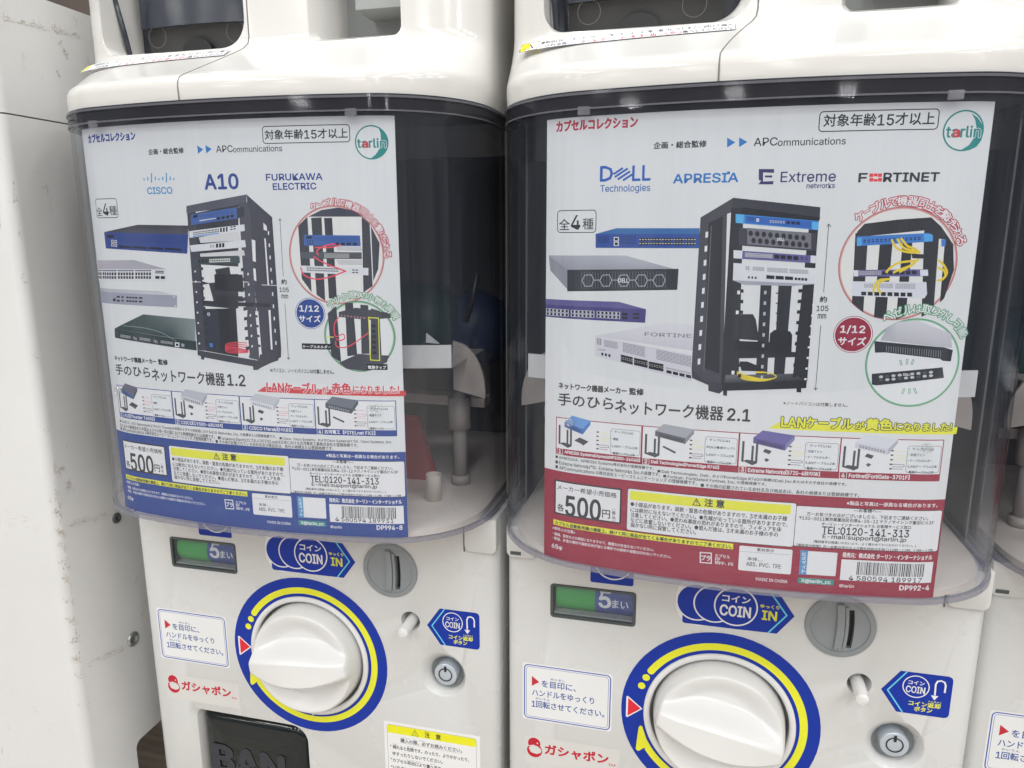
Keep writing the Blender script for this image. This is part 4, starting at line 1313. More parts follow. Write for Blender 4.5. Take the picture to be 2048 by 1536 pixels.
["G",[18,30,80],[[150.63,177.16],[175.91,178.41],[176.08,176.82],[150.78,175.42]],14,2,0.6,0.6,0],
["P",[50,110,180],[[184.59,177.12],[186.61,177.12],[186.79,173.94],[184.95,173.94]]],
["P",[92,86,134],[[147.97,163.21],[180.25,163.67],[180.78,160.43],[148.23,160.26]]],
["G",[216,218,216],[[150.37,162.83],[159.96,163.01],[160.15,160.99],[150.55,160.8]],10,2,0.8,0.7,0],
["G",[20,22,26],[[150.37,162.83],[159.96,163.01],[160.15,160.99],[150.55,160.8]],10,2,0.5,0.5,0],
["P",[198,200,206],[[147.99,163.08],[150.04,163.09],[150.29,160.27],[148.23,160.26]]],
["P",[198,200,206],[[176.89,163.33],[180.27,163.47],[180.75,160.76],[177.31,160.61]]],
["G",[25,25,40],[[160.29,162.75],[175.68,163.2],[175.88,161.26],[160.47,160.92]],6,1,0.8,0.9,0],
["P",[196,198,204],[[148.0,157.95],[180.26,157.83],[181.17,152.28],[180.14,150.31],[148.16,151.21]]],
["G",[105,108,115],[[153.07,157.01],[157.11,157.04],[157.3,155.07],[153.25,155.03]],6,5,0.8,0.5,0],
["G",[105,108,115],[[157.73,157.04],[165.79,157.1],[166.02,154.81],[157.94,154.88]],12,6,0.8,0.5,0],
["G",[105,108,115],[[166.72,157.11],[175.57,157.16],[175.84,154.54],[166.96,154.68]],12,6,0.8,0.5,0],
["G",[20,22,26],[[151.85,153.24],[174.9,152.9],[175.09,151.06],[152.01,151.52]],8,1,0.75,1,0],
["S",[225,185,40],1.0,[[163.2,177.15],[165.39,173.62],[169.26,171.7],[174.85,171.06]],0],
["S",[225,185,40],1.0,[[165.62,177.47],[168.46,173.63],[171.65,172.34],[175.43,171.38]],0],
["S",[225,185,40],1.0,[[167.12,177.78],[170.23,174.27],[173.42,172.99],[176.08,171.06]],0],
["S",[225,185,40],1.0,[[162.22,161.98],[163.85,164.26],[167.33,166.54],[174.61,167.53]],0],
["S",[225,185,40],1.0,[[165.31,161.99],[167.65,163.3],[172.38,165.26],[175.19,167.85]],0],
["S",[225,185,40],1.0,[[168.06,162.33],[170.67,163.96],[173.55,165.91],[175.73,168.49]],0],
["S",[225,185,40],1.0,[[157.51,152.76],[158.07,156.72],[160.06,158.7],[164.36,159.05]],0],
["S",[225,185,40],1.0,[[160.96,152.46],[159.13,155.41],[160.74,158.05],[163.12,159.05]],0],
["S",[225,185,40],1.0,[[184.4,167.86],[187.15,165.29],[188.75,162.07],[187.22,159.16],[184.82,158.5]],0],
["S",[225,185,40],1.0,[[184.49,164.32],[187.06,163.36],[188.28,160.78],[186.64,158.83]],0],
["P",[30,30,34],[[172.43,170.74],[177.98,170.42],[177.88,168.5],[172.96,168.62]]],
["A","ケーブルで機器同士を繋げられる",166.96,165.89,28.42,135,18,4.6,[216,218,216],[170,50,60],0.35],
["C",[55,130,85],[150,190,165],21.22,20.02,178.22,119.83],
["C",[206,208,208],0,20.22,0,178.22,119.83],
["P",[[160,162,168],[185,186,190],[190,190,194],[180,180,184],[170,170,176],[165,165,170]],[[165.28,136.88],[170.06,139.29],[178.74,140.05],[193.84,133.85],[195.24,127.15],[162.75,130.44]]],
["P",[36,38,42],[[160.14,130.06],[191.42,127.46],[195.68,126.15],[195.35,120.73],[191.52,121.03],[190.14,122.04],[165.51,124.72],[160.91,124.5]]],
["G",[120,122,126],[[165.18,128.11],[190.63,126.1],[190.86,122.38],[165.5,124.86]],24,1,0.25,0.9,0],
["P",[40,42,46],[[160.46,114.33],[191.86,117.98],[193.07,112.87],[162.91,108.71],[160.95,109.15]]],
["P",[180,182,182],[[163.72,112.89],[164.17,113.52],[165.19,113.61],[165.75,113.0],[165.3,112.37],[164.29,112.28]]],
["P",[70,74,76],[[166.5,113.23],[166.95,113.86],[167.95,113.95],[168.52,113.34],[168.08,112.71],[167.07,112.62]]],
["P",[180,182,182],[[169.27,113.56],[169.71,114.19],[170.72,114.28],[171.29,113.68],[170.85,113.05],[169.84,112.96]]],
["P",[180,182,182],[[172.03,113.9],[172.48,114.53],[173.49,114.61],[174.06,114.01],[173.61,113.38],[172.6,113.29]]],
["P",[70,74,76],[[174.8,114.23],[175.24,114.85],[176.25,114.94],[176.82,114.33],[176.38,113.71],[175.37,113.62]]],
["P",[180,182,182],[[177.56,114.55],[178.01,115.18],[179.01,115.26],[179.58,114.66],[179.14,114.03],[178.13,113.94]]],
["P",[180,182,182],[[180.32,114.87],[180.77,115.5],[181.77,115.58],[182.35,114.98],[181.9,114.35],[180.9,114.27]]],
["P",[70,74,76],[[183.09,115.19],[183.53,115.82],[184.53,115.9],[185.11,115.29],[184.67,114.67],[183.66,114.59]]],
["P",[180,182,182],[[185.85,115.51],[186.29,116.13],[187.29,116.21],[187.87,115.61],[187.43,114.98],[186.42,114.9]]],
["P",[70,74,76],[[163.88,111.23],[164.33,111.87],[165.34,111.96],[165.91,111.35],[165.46,110.72],[164.45,110.62]]],
["P",[180,182,182],[[166.66,111.57],[167.11,112.21],[168.12,112.3],[168.69,111.69],[168.24,111.06],[167.23,110.97]]],
["P",[180,182,182],[[169.43,111.91],[169.88,112.54],[170.89,112.63],[171.46,112.03],[171.01,111.4],[170.0,111.3]]],
["P",[70,74,76],[[172.2,112.25],[172.64,112.88],[173.65,112.97],[174.22,112.36],[173.78,111.73],[172.77,111.64]]],
["P",[180,182,182],[[174.97,112.58],[175.41,113.21],[176.42,113.29],[176.99,112.69],[176.55,112.06],[175.54,111.97]]],
["P",[180,182,182],[[177.73,112.91],[178.18,113.53],[179.18,113.62],[179.76,113.01],[179.31,112.39],[178.3,112.3]]],
["P",[70,74,76],[[180.5,113.23],[180.94,113.86],[181.95,113.94],[182.52,113.33],[182.08,112.71],[181.07,112.62]]],
["P",[180,182,182],[[183.26,113.55],[183.7,114.18],[184.71,114.26],[185.29,113.65],[184.84,113.03],[183.84,112.94]]],
["P",[180,182,182],[[186.03,113.87],[186.47,114.49],[187.47,114.57],[188.05,113.97],[187.61,113.34],[186.6,113.26]]],
["T","DELL",174.62,177.64,114.26,1.09,[216,218,216],0.1,0,0,0],
["S",[60,140,90],0.95,[[172.57,121.17],[173.33,118.72]],0],
["S",[60,140,90],0.95,[[175.49,121.7],[175.75,119.24]],0],
["S",[60,140,90],0.95,[[178.35,121.6],[177.85,119.14]],0],
["S",[216,218,216],0.4,[[172.66,120.9],[173.24,119.0]],0],
["S",[216,218,216],0.4,[[175.52,121.42],[175.72,119.52]],0],
["S",[216,218,216],0.4,[[178.32,121.33],[177.88,119.42]],0],
["S",[60,140,90],0.95,[[175.8,107.49],[175.04,104.97]],0],
["S",[216,218,216],0.4,[[175.77,107.21],[175.07,105.25]],0],
["S",[60,140,90],0.95,[[178.03,107.53],[178.29,105.04]],0],
["S",[216,218,216],0.4,[[178.06,107.26],[178.26,105.32]],0],
["S",[60,140,90],0.95,[[180.12,107.71],[181.4,105.24]],0],
["S",[216,218,216],0.4,[[180.21,107.44],[181.31,105.52]],0],
["A","ベゼルは取り外し可能",178.22,119.83,25.61,127,29,4.6,[216,218,216],[70,140,100],0.35],
["C",[150,40,65],0,8.81,8.46,150.39,132.99],
["C",[216,218,216],0,8.51,0,150.39,132.99],
["C","TH",0,8.06,0,150.39,132.99],
["T","1/12",144.61,155.48,135.35,3.92,[216,218,216],0.45,0,0,0],
["T","サイズ",144.12,156.36,129.86,3.81,[216,218,216],0.45,0,0,0]]
LEFT_PRINT = [["T","カプセルコレクション",6.96,45.75,230.56,4.54,[30,50,130],0.9,0,0,0],
["R",0,[38,42,44],0.45,1.6,128.94,223.38,177.65,232.11],
["T","対象年齢15才以上",130.1,176.5,227.8,4.94,[38,42,44],0.35,0,0,0],
["C",[30,125,120],[30,125,120],8.75,8.05,189.0,222.97],
["P",[30,125,120],[[192.93,230.53],[195.51,228.69],[197.46,225.24],[197.72,222.06],[196.25,218.43],[194.06,215.99],[190.84,214.37],[187.48,214.22],[190.94,216.66],[193.47,220.28],[193.99,223.91],[193.95,227.54]]],
["T","tarlin",181.48,196.41,222.62,4.73,[30,125,120],0.6,[216,218,216],1.1,0],
["T","a",184.35,187.23,221.92,2.91,[185,45,55],0.7,0,0,0],
["S",[50,130,180],0.75,[[49.05,205.77],[49.21,206.96]],0],
["S",[50,130,180],0.75,[[51.8,205.72],[52.07,207.71]],0],
["S",[50,130,180],0.75,[[54.35,204.4],[55.06,209.73]],0],
["S",[50,130,180],0.75,[[57.22,205.65],[57.48,207.62]],0],
["S",[50,130,180],0.75,[[59.9,205.61],[60.05,206.79]],0],
["S",[50,130,180],0.75,[[62.55,205.57],[62.8,207.54]],0],
["S",[50,130,180],0.75,[[65.02,204.26],[65.68,209.55]],0],
["S",[50,130,180],0.75,[[67.79,205.51],[68.03,207.46]],0],
["S",[50,130,180],0.75,[[70.37,205.47],[70.51,206.65]],0],
["T","CISCO",50.68,68.59,199.94,3.76,[50,130,180],0.45,0,0,0],
["T","A10",90.99,112.04,204.0,7.88,[36,62,130],1.3,0,0,0],
["T","FURUKAWA",129.22,161.51,205.76,3.38,[36,62,130],0.5,0,0,0],
["T","ELECTRIC",132.9,157.79,200.86,3.39,[36,62,130],0.5,0,0,0],
["R",0,[38,42,44],0.4,1.6,6.95,185.25,26.13,196.18],
["T","全",7.17,12.81,188.93,5.03,[38,42,44],0,0,0,0],
["T","4",13.62,18.53,190.02,6.79,[38,42,44],0.25,0,0,0],
["T","種",19.2,25.4,189.32,5.25,[38,42,44],0,0,0,0],
["P",[[60,60,68],[48,48,56],[60,60,66],[70,70,78]],[[12.33,176.81],[40.98,181.0],[77.43,180.32],[76.62,175.31]]],
["P",[38,60,122],[[12.33,176.81],[76.86,175.3],[74.98,164.51],[12.28,167.23]]],
["G",[24,44,110],[[24.82,174.33],[75.26,174.3],[74.76,169.92],[24.27,170.83]],50,8,0.5,0.5,0],
["P",[20,22,26],[[14.86,175.26],[20.95,175.11],[20.68,173.42],[14.58,173.56]]],
["P",[20,26,46],[[23.8,169.07],[34.28,168.59],[34.07,167.2],[23.6,167.8]]],
["P",[20,26,46],[[35.25,168.7],[45.85,168.21],[45.66,166.83],[35.06,167.45]]],
["P",[20,26,46],[[47.15,168.31],[58.21,167.79],[58.04,166.42],[46.98,167.06]]],
["P",[20,26,46],[[59.54,167.88],[71.1,167.34],[70.94,165.98],[59.39,166.65]]],
["G",[216,218,216],[[17.81,172.57],[23.3,172.23],[22.63,168.0],[17.11,168.33]],2,2,0.7,0.8,0],
["G",[20,22,26],[[17.81,172.57],[23.3,172.23],[22.63,168.0],[17.11,168.33]],2,2,0.4,0.5,0],
["P",[[170,165,172],[150,150,158],[150,150,158],[165,160,168]],[[-1.37,159.9],[35.2,160.51],[59.3,155.44],[-0.13,154.46]]],
["P",[198,200,202],[[-0.66,154.59],[59.74,155.45],[59.48,148.36],[-1.05,147.48]]],
["G",[20,22,26],[[-0.19,154.16],[4.97,154.26],[4.79,153.24],[-0.37,153.14]],2,1,0.85,0.7,0],
["G",[35,32,32],[[-0.42,152.84],[4.74,152.95],[3.95,148.41],[-1.21,148.43]],2,2,0.72,0.75,0],
["G",[20,22,26],[[5.83,154.28],[19.89,154.54],[19.73,153.53],[5.66,153.26]],6,1,0.85,0.7,0],
["G",[35,32,32],[[5.61,152.97],[19.69,153.24],[18.98,148.77],[4.85,148.58]],6,2,0.72,0.75,0],
["G",[20,22,26],[[20.71,154.55],[34.17,154.78],[34.03,153.79],[20.55,153.55]],6,1,0.85,0.7,0],
["G",[35,32,32],[[20.5,153.26],[33.99,153.5],[33.34,149.09],[19.82,148.93]],6,2,0.72,0.75,0],
["G",[20,22,26],[[34.95,154.79],[47.73,154.99],[47.6,154.01],[34.8,153.8]],6,1,0.85,0.7,0],
["G",[35,32,32],[[34.76,153.52],[47.56,153.73],[46.98,149.37],[34.14,149.25]],6,2,0.72,0.75,0],
["G",[20,22,26],[[50.26,154.75],[57.44,154.72],[57.19,152.77],[50.0,152.79]],1,2,0.9,0.6,0],
["G",[20,22,26],[[49.83,151.53],[57.93,151.53],[57.7,149.72],[49.59,149.7]],2,1,0.8,0.9,0],
["P",[[165,165,172],[175,175,180],[190,190,194],[160,160,168]],[[-0.51,143.07],[52.3,142.59],[64.89,140.23],[0.7,140.53]]],
["P",[142,144,156],[[0.21,140.88],[64.91,140.37],[64.07,133.33],[0.3,133.84]]],
["G",[20,22,26],[[17.49,139.46],[20.35,139.41],[19.59,134.58],[16.74,134.76]],1,2,0.9,0.45,0],
["G",[20,22,26],[[21.37,139.36],[23.59,139.36],[22.89,134.84],[20.68,134.98]],1,2,0.8,0.45,0],
["G",[20,22,26],[[25.38,139.27],[34.82,139.27],[34.17,134.79],[24.72,134.9]],4,2,0.8,0.45,0],
["G",[20,22,26],[[35.59,139.29],[38.84,139.25],[38.21,134.79],[34.97,134.97]],1,2,0.85,0.45,0],
["P",[20,22,26],[[13.75,136.93],[15.91,137.37],[16.02,135.47],[13.5,135.38]]],
["C",[216,218,216],0,0.45,0,62.79,139.48],
["C",[216,218,216],0,0.45,0,62.86,134.21],
["P",[[44,58,58],[50,66,66],[120,130,130],[120,130,130],[44,60,60]],[[11.78,118.37],[37.79,128.36],[76.24,126.88],[75.22,113.75],[57.86,115.14]]],
["P",[38,52,52],[[11.78,118.37],[75.65,113.76],[75.46,108.18],[11.18,112.72]]],
["P",[150,150,150],[[16.83,115.06],[25.45,114.49],[25.23,113.0],[16.59,113.56]]],
["G",[50,50,50],[[16.78,114.76],[25.41,114.19],[25.27,113.3],[16.64,113.86]],7,1,0.5,1,0],
["P",[150,150,150],[[27.66,114.46],[30.51,113.57],[30.29,112.09],[27.43,112.97]]],
["G",[50,50,50],[[27.61,114.16],[30.47,113.28],[30.34,112.39],[27.48,113.26]],2,1,0.5,1,0],
["P",[150,150,150],[[32.86,114.14],[41.47,113.56],[41.27,112.09],[32.65,112.66]]],
["G",[50,50,50],[[32.82,113.85],[41.43,113.26],[41.31,112.38],[32.69,112.96]],7,1,0.5,1,0],
["P",[150,150,150],[[44.01,113.43],[46.9,112.55],[46.71,111.08],[43.82,111.96]]],
["G",[50,50,50],[[43.97,113.13],[46.86,112.26],[46.75,111.38],[43.85,112.25]],2,1,0.5,1,0],
["P",[150,150,150],[[49.39,113.06],[58.62,112.49],[58.44,111.04],[49.2,111.6]]],
["G",[50,50,50],[[49.35,112.77],[58.58,112.2],[58.48,111.33],[49.23,111.89]],8,1,0.5,1,0],
["P",[216,218,216],[[60.05,112.5],[63.33,112.36],[63.0,109.61],[59.72,109.74]]],
["P",[20,22,26],[[60.68,111.81],[62.55,111.75],[62.37,110.3],[60.51,110.36]]],
["P",[140,142,150],[[64.61,111.99],[66.87,111.81],[66.66,109.93],[64.39,110.11]]],
["S",[140,160,158],0.25,[[20.29,120.65],[38.06,120.03],[50.91,117.71],[61.2,113.13]],0],
["P",[[74,74,84],[74,74,84],[74,74,84],[74,74,84],[74,74,84]],[[77.33,191.14],[116.71,196.92],[116.24,191.47],[110.78,190.36],[76.9,187.3]]],
["P",[[56,56,64],[56,56,64],[56,56,64],[56,56,64],[56,56,64],[56,56,64],[56,56,64]],[[116.71,196.92],[131.19,184.59],[131.36,111.16],[130.48,106.28],[124.6,102.95],[115.49,98.74],[118.3,109.73]]],
["P",[66,66,74],[[111.32,192.17],[116.6,193.07],[118.24,186.29],[117.08,104.08],[110.6,105.25]]],
["P",[58,58,66],[[77.39,187.3],[83.33,187.9],[81.83,108.33],[75.91,108.42]]],
["P",[46,46,54],[[88.18,165.25],[92.98,165.28],[90.38,115.05],[85.42,114.87]]],
["P",[46,46,54],[[102.39,165.32],[107.01,165.34],[104.85,115.56],[100.09,115.4]]],
["P",[216,218,216],[[117.83,172.62],[120.0,171.96],[119.39,160.09],[117.58,160.74]]],
["P",[216,218,216],[[117.47,156.75],[118.94,156.43],[118.89,149.41],[117.44,150.07]]],
["P",[216,218,216],[[116.74,132.46],[118.63,132.5],[118.9,107.65],[117.36,107.6]]],
["P",[216,218,216],[[125.7,181.72],[127.58,179.76],[127.66,177.17],[125.61,177.83]]],
["P",[216,218,216],[[125.61,173.27],[126.46,172.94],[126.54,147.49],[125.65,147.48]]],
["P",[216,218,216],[[125.07,133.31],[126.33,133.33],[125.95,110.66],[124.89,110.63]]],
["P",[216,218,216],[[128.1,177.17],[128.8,176.91],[128.65,174.96],[127.95,175.22]]],
["P",[216,218,216],[[128.09,170.52],[128.8,170.26],[128.65,168.3],[127.94,168.56]]],
["P",[216,218,216],[[128.09,163.83],[128.8,163.57],[128.65,161.6],[127.94,161.86]]],
["P",[216,218,216],[[128.08,157.1],[128.79,156.84],[128.64,154.85],[127.93,155.11]]],
["P",[216,218,216],[[128.08,150.32],[128.79,150.06],[128.64,148.05],[127.92,148.31]]],
["P",[216,218,216],[[128.07,143.49],[128.79,143.23],[128.63,141.21],[127.92,141.47]]],
["P",[216,218,216],[[128.06,136.62],[128.78,136.36],[128.63,134.32],[127.91,134.58]]],
["P",[216,218,216],[[128.06,129.69],[128.78,129.44],[128.63,127.39],[127.9,127.65]]],
["P",[216,218,216],[[128.05,122.72],[128.78,122.47],[128.62,120.4],[127.9,120.66]]],
["P",[216,218,216],[[128.05,115.71],[128.77,115.45],[128.62,113.37],[127.89,113.63]]],
["P",[200,200,200],[[113.63,154.05],[114.54,154.06],[114.27,152.71],[113.36,152.71]]],
["P",[215,215,214],[[78.92,155.01],[79.91,155.02],[79.8,154.0],[78.8,153.98]]],
["P",[200,200,200],[[113.51,148.27],[114.42,148.28],[114.16,146.93],[113.25,146.92]]],
["P",[215,215,214],[[78.68,149.12],[79.68,149.13],[79.57,148.1],[78.57,148.08]]],
["P",[200,200,200],[[113.4,142.46],[114.31,142.48],[114.04,141.12],[113.13,141.1]]],
["P",[215,215,214],[[78.45,143.18],[79.45,143.2],[79.34,142.17],[78.34,142.14]]],
["P",[200,200,200],[[113.28,136.62],[114.2,136.64],[113.93,135.27],[113.01,135.25]]],
["P",[215,215,214],[[78.22,137.22],[79.22,137.24],[79.11,136.2],[78.1,136.17]]],
["P",[200,200,200],[[113.16,130.74],[114.08,130.76],[113.81,129.38],[112.89,129.36]]],
["P",[215,215,214],[[77.98,131.21],[78.99,131.24],[78.88,130.19],[77.87,130.16]]],
["P",[200,200,200],[[113.04,124.83],[113.97,124.85],[113.7,123.47],[112.77,123.44]]],
["P",[215,215,214],[[77.74,125.17],[78.76,125.2],[78.64,124.15],[77.63,124.11]]],
["P",[200,200,200],[[112.92,118.88],[113.85,118.91],[113.58,117.51],[112.65,117.48]]],
["P",[215,215,214],[[77.5,119.09],[78.52,119.13],[78.41,118.06],[77.39,118.03]]],
["P",[200,200,200],[[112.8,112.89],[113.73,112.92],[113.46,111.52],[112.53,111.49]]],
["P",[215,215,214],[[77.26,112.98],[78.28,113.02],[78.17,111.95],[77.15,111.9]]],
["S",[216,218,216],0.3,[[76.53,148.53],[82.76,148.5]],0],
["S",[216,218,216],0.3,[[110.14,148.97],[113.94,148.88]],0],
["S",[216,218,216],0.3,[[122.09,147.44],[131.28,147.21]],0],
["P",[[44,44,50],[44,44,50],[44,44,50],[44,44,50]],[[83.26,187.24],[111.26,191.52],[103.57,105.69],[81.83,108.33]]],
["P",[190,190,190],[[83.81,173.62],[110.04,177.87],[110.65,171.96],[84.71,170.61]]],
["P",[190,190,190],[[83.65,164.56],[112.45,166.68],[112.95,163.71],[83.88,162.87]]],
["P",[205,206,204],[[83.82,158.47],[110.88,157.37],[110.53,153.35],[102.82,153.26],[102.42,157.29],[92.83,155.85],[93.36,153.15],[92.08,148.37],[88.01,147.97],[83.62,148.92]]],
["P",[205,206,204],[[83.82,146.87],[87.98,147.62],[90.17,137.36],[83.69,137.9]]],
["P",[205,206,204],[[82.95,134.76],[111.82,133.04],[109.44,114.32],[103.87,113.43],[104.91,133.57],[83.59,133.04]]],
["P",[205,206,204],[[104.94,133.91],[110.76,134.04],[111.11,106.68],[104.2,112.74]]],
["P",[26,28,30],[[92.16,153.13],[110.5,153.01],[110.41,143.23],[91.67,144.27]]],
["P",[36,38,42],[[91.33,140.83],[109.43,140.83],[109.93,137.78],[91.83,137.75]]],
["P",[36,36,42],[[82.45,137.87],[126.47,137.06],[125.94,135.02],[96.38,135.09],[82.68,136.15]]],
["P",[30,32,36],[[83.59,133.04],[104.55,133.91],[104.06,108.52],[92.21,108.77],[82.13,111.19]]],
["P",[40,44,54],[[83.83,132.91],[92.55,132.86],[92.04,108.76],[83.16,109.1]]],
["C",[216,218,216],[216,218,216],0.95,0.55,85.99,129.98],
["P",[60,110,170],[[84.83,113.07],[87.05,112.95],[87.06,110.68],[84.83,110.73]]],
["P",[58,88,145],[[79.9,186.28],[110.01,190.11],[109.84,184.08],[79.42,180.51]]],
["P",[44,44,52],[[109.96,189.59],[114.5,190.2],[114.45,185.35],[110.22,184.08]]],
["G",[20,22,26],[[96.64,184.63],[108.32,186.37],[108.17,184.74],[96.5,183.19]],4,1,0.7,1,0],
["P",[20,22,26],[[81.33,185.94],[84.45,186.31],[84.29,184.86],[81.17,184.48]]],
["G",[216,218,216],[[85.25,183.26],[96.31,184.5],[96.26,183.97],[85.18,182.6]],10,1,0.7,1,0],
["G",[40,66,130],[[85.97,186.23],[108.78,188.96],[108.6,187.01],[85.78,184.45]],30,6,0.5,0.5,0],
["P",[198,200,202],[[77.65,177.18],[114.06,180.8],[113.97,177.21],[77.48,173.43]]],
["G",[20,22,26],[[80.32,176.77],[97.85,178.7],[97.63,176.46],[80.1,174.76]],18,2,0.65,0.65,0],
["G",[20,22,26],[[98.1,178.9],[103.73,179.54],[103.48,176.91],[97.86,176.46]],3,1,0.6,0.95,0],
["G",[20,22,26],[[104.92,179.99],[108.75,180.37],[108.53,177.88],[104.67,177.37]],2,2,0.75,0.5,0],
["P",[70,130,190],[[80.07,174.5],[97.62,176.33],[97.57,175.8],[80.0,173.83]]],
["P",[198,200,202],[[77.34,169.25],[113.69,172.29],[113.95,168.34],[77.76,165.54]]],
["G",[20,22,26],[[94.66,170.23],[100.73,170.63],[100.5,168.31],[94.44,167.96]],3,1,0.7,1,0],
["G",[20,22,26],[[90.63,169.55],[93.83,169.76],[93.66,168.09],[90.45,167.81]],2,2,0.5,0.5,0],
["P",[52,66,66],[[79.67,161.83],[109.5,163.22],[109.39,159.49],[79.46,158.43]]],
["G",[200,200,196],[[89.59,161.76],[103.51,162.32],[103.29,159.98],[89.35,159.47]],12,2,0.75,0.7,0],
["G",[20,22,26],[[81.91,161.3],[88.77,161.62],[88.56,159.6],[81.69,159.26]],3,1,0.6,1,0],
["S",[205,60,75],0.5,[[110.19,113.99],[101.55,114.05],[96.24,112.81],[96.51,111.41],[102.02,110.42],[110.6,109.81]],0],
["S",[205,60,75],0.5,[[110.07,112.59],[101.46,113.07],[96.15,111.82],[96.42,110.42],[101.94,109.57],[110.57,109.39]],0],
["S",[205,60,75],0.5,[[109.94,111.19],[101.37,112.08],[96.05,110.83],[96.32,109.43],[101.86,108.72],[110.53,108.97]],0],
["S",[205,60,75],0.5,[[109.82,109.79],[101.28,111.09],[95.96,109.84],[96.23,108.43],[101.78,107.87],[110.5,108.55]],0],
["P",[58,58,64],[[75.91,108.42],[81.79,107.97],[115.92,104.04],[125.79,108.57],[131.36,111.16],[130.85,106.29],[129.33,105.9],[129.08,104.49],[124.6,102.95],[122.3,102.52],[115.46,98.39],[112.74,98.28],[112.76,100.4],[80.57,104.34],[79.99,102.88],[77.9,103.13],[78.09,104.94],[75.86,105.55]]],
["P",[52,52,60],[[82.94,157.1],[85.04,156.85],[84.86,155.22],[82.76,155.47]]],
["P",[52,52,60],[[109.76,156.69],[111.91,156.97],[111.75,155.1],[109.59,154.81]]],
["P",[62,62,70],[[115.48,158.07],[117.41,157.82],[117.3,156.49],[115.37,156.74]]],
["P",[52,52,60],[[82.77,151.51],[84.87,151.27],[84.7,149.62],[82.59,149.86]]],
["P",[52,52,60],[[109.67,151.19],[111.83,151.48],[111.66,149.6],[109.5,149.3]]],
["P",[62,62,70],[[115.62,152.59],[117.55,152.35],[117.44,151.01],[115.51,151.25]]],
["P",[52,52,60],[[82.59,145.88],[84.7,145.65],[84.53,144.0],[82.42,144.23]]],
["P",[52,52,60],[[109.58,145.65],[111.75,145.95],[111.58,144.06],[109.41,143.75]]],
["P",[62,62,70],[[115.76,147.09],[117.7,146.85],[117.59,145.5],[115.65,145.74]]],
["P",[52,52,60],[[82.42,140.23],[84.54,140.0],[84.36,138.33],[82.24,138.56]]],
["P",[52,52,60],[[109.49,140.09],[111.66,140.4],[111.5,138.49],[109.32,138.18]]],
["P",[62,62,70],[[115.9,141.56],[117.85,141.32],[117.73,139.96],[115.79,140.2]]],
["P",[52,52,60],[[82.24,134.54],[84.37,134.31],[84.19,132.64],[82.07,132.86]]],
["P",[52,52,60],[[109.4,134.49],[111.58,134.81],[111.41,132.89],[109.23,132.57]]],
["P",[62,62,70],[[116.04,135.99],[117.99,135.76],[117.88,134.39],[115.93,134.63]]],
["P",[52,52,60],[[82.07,128.82],[84.2,128.6],[84.03,126.92],[81.89,127.13]]],
["P",[52,52,60],[[109.31,128.86],[111.49,129.19],[111.33,127.26],[109.14,126.93]]],
["P",[62,62,70],[[116.18,130.4],[118.14,130.17],[118.03,128.8],[116.07,129.03]]],
["P",[52,52,60],[[81.89,123.06],[84.03,122.85],[83.85,121.16],[81.71,121.36]]],
["P",[52,52,60],[[109.21,123.21],[111.41,123.54],[111.24,121.6],[109.04,121.26]]],
["P",[62,62,70],[[116.33,124.77],[118.29,124.55],[118.17,123.17],[116.21,123.39]]],
["P",[52,52,60],[[81.71,117.27],[83.86,117.07],[83.68,115.37],[81.53,115.56]]],
["P",[52,52,60],[[109.12,117.51],[111.32,117.86],[111.16,115.91],[108.95,115.56]]],
["P",[62,62,70],[[116.47,119.12],[118.43,118.9],[118.32,117.51],[116.36,117.73]]],
["P",[52,52,60],[[81.53,111.45],[83.69,111.25],[83.51,109.54],[81.35,109.73]]],
["P",[52,52,60],[[109.03,111.79],[111.24,112.14],[111.07,110.18],[108.86,109.82]]],
["P",[62,62,70],[[116.62,113.43],[118.58,113.22],[118.47,111.82],[116.5,112.04]]],
["S",[38,42,44],0.28,[[135.76,183.6],[135.52,152.58]],0],
["S",[38,42,44],0.28,[[135.43,137.21],[135.39,105.52]],0],
["S",[38,42,44],0.3,[[134.97,182.64],[135.76,183.73],[136.54,182.69]],0],
["S",[38,42,44],0.3,[[134.56,106.33],[135.45,105.25],[136.34,106.52]],0],
["T","約",134.13,137.31,149.32,2.8,[38,42,44],0.3,0,0,0],
["T","105",132.79,138.28,144.85,2.54,[38,42,44],0.12,0,0,0],
["T","mm",133.67,137.59,141.05,2.15,[38,42,44],0.12,0,0,0],
["T","ネットワーク機器メーカー",8.39,44.03,99.84,3.03,[38,42,44],0.55,0,0,0],
["T","監修",45.8,53.04,99.84,3.26,[38,42,44],0.55,0,0,0],
["T","※パソコン、ノートパソコンは付属しません。",123.59,162.3,98.65,2.52,[38,42,44],0,0,0,0],
["T","手のひら",8.19,38.27,92.7,6.65,[38,42,44],0.5,0,0,0],
["T","ネットワーク機器",39.67,93.15,91.63,7.75,[38,42,44],0.55,0,0,0],
["T","1.2",95.02,106.75,91.66,6.69,[38,42,44],0.75,0,0,0],
["P",[190,50,55],[[114.22,85.53],[119.12,88.64],[202.06,88.03],[202.16,84.9]]],
["T","LANケーブル",120.52,152.56,88.76,6.16,[190,45,60],0.8,[216,218,216],1.4,0],
["T","が",154.68,158.32,87.98,4.22,[190,45,60],0.45,[216,218,216],1.2,0],
["T","赤色",160.33,171.72,89.28,5.87,[190,45,60],0.8,[216,218,216],1.4,0],
["T","になりました！",172.96,198.65,88.82,4.39,[190,45,60],0.5,[216,218,216],1.2,0],
["R",[216,218,216],"TH",0.45,0,7.0,61.62,53.45,82.26],
["R","TH",0,0,0,7.0,61.62,53.45,65.04],
["R",0,[216,218,216],0.25,0,7.6,61.68,10.9,64.98],
["T","1",8.5,10.0,63.34,2.1,[216,218,216],0.3,0,0,0],
["T","A10【Thunder 7655S】",12.0,38.0,63.34,2.3,[216,218,216],0.22,0,0,0],
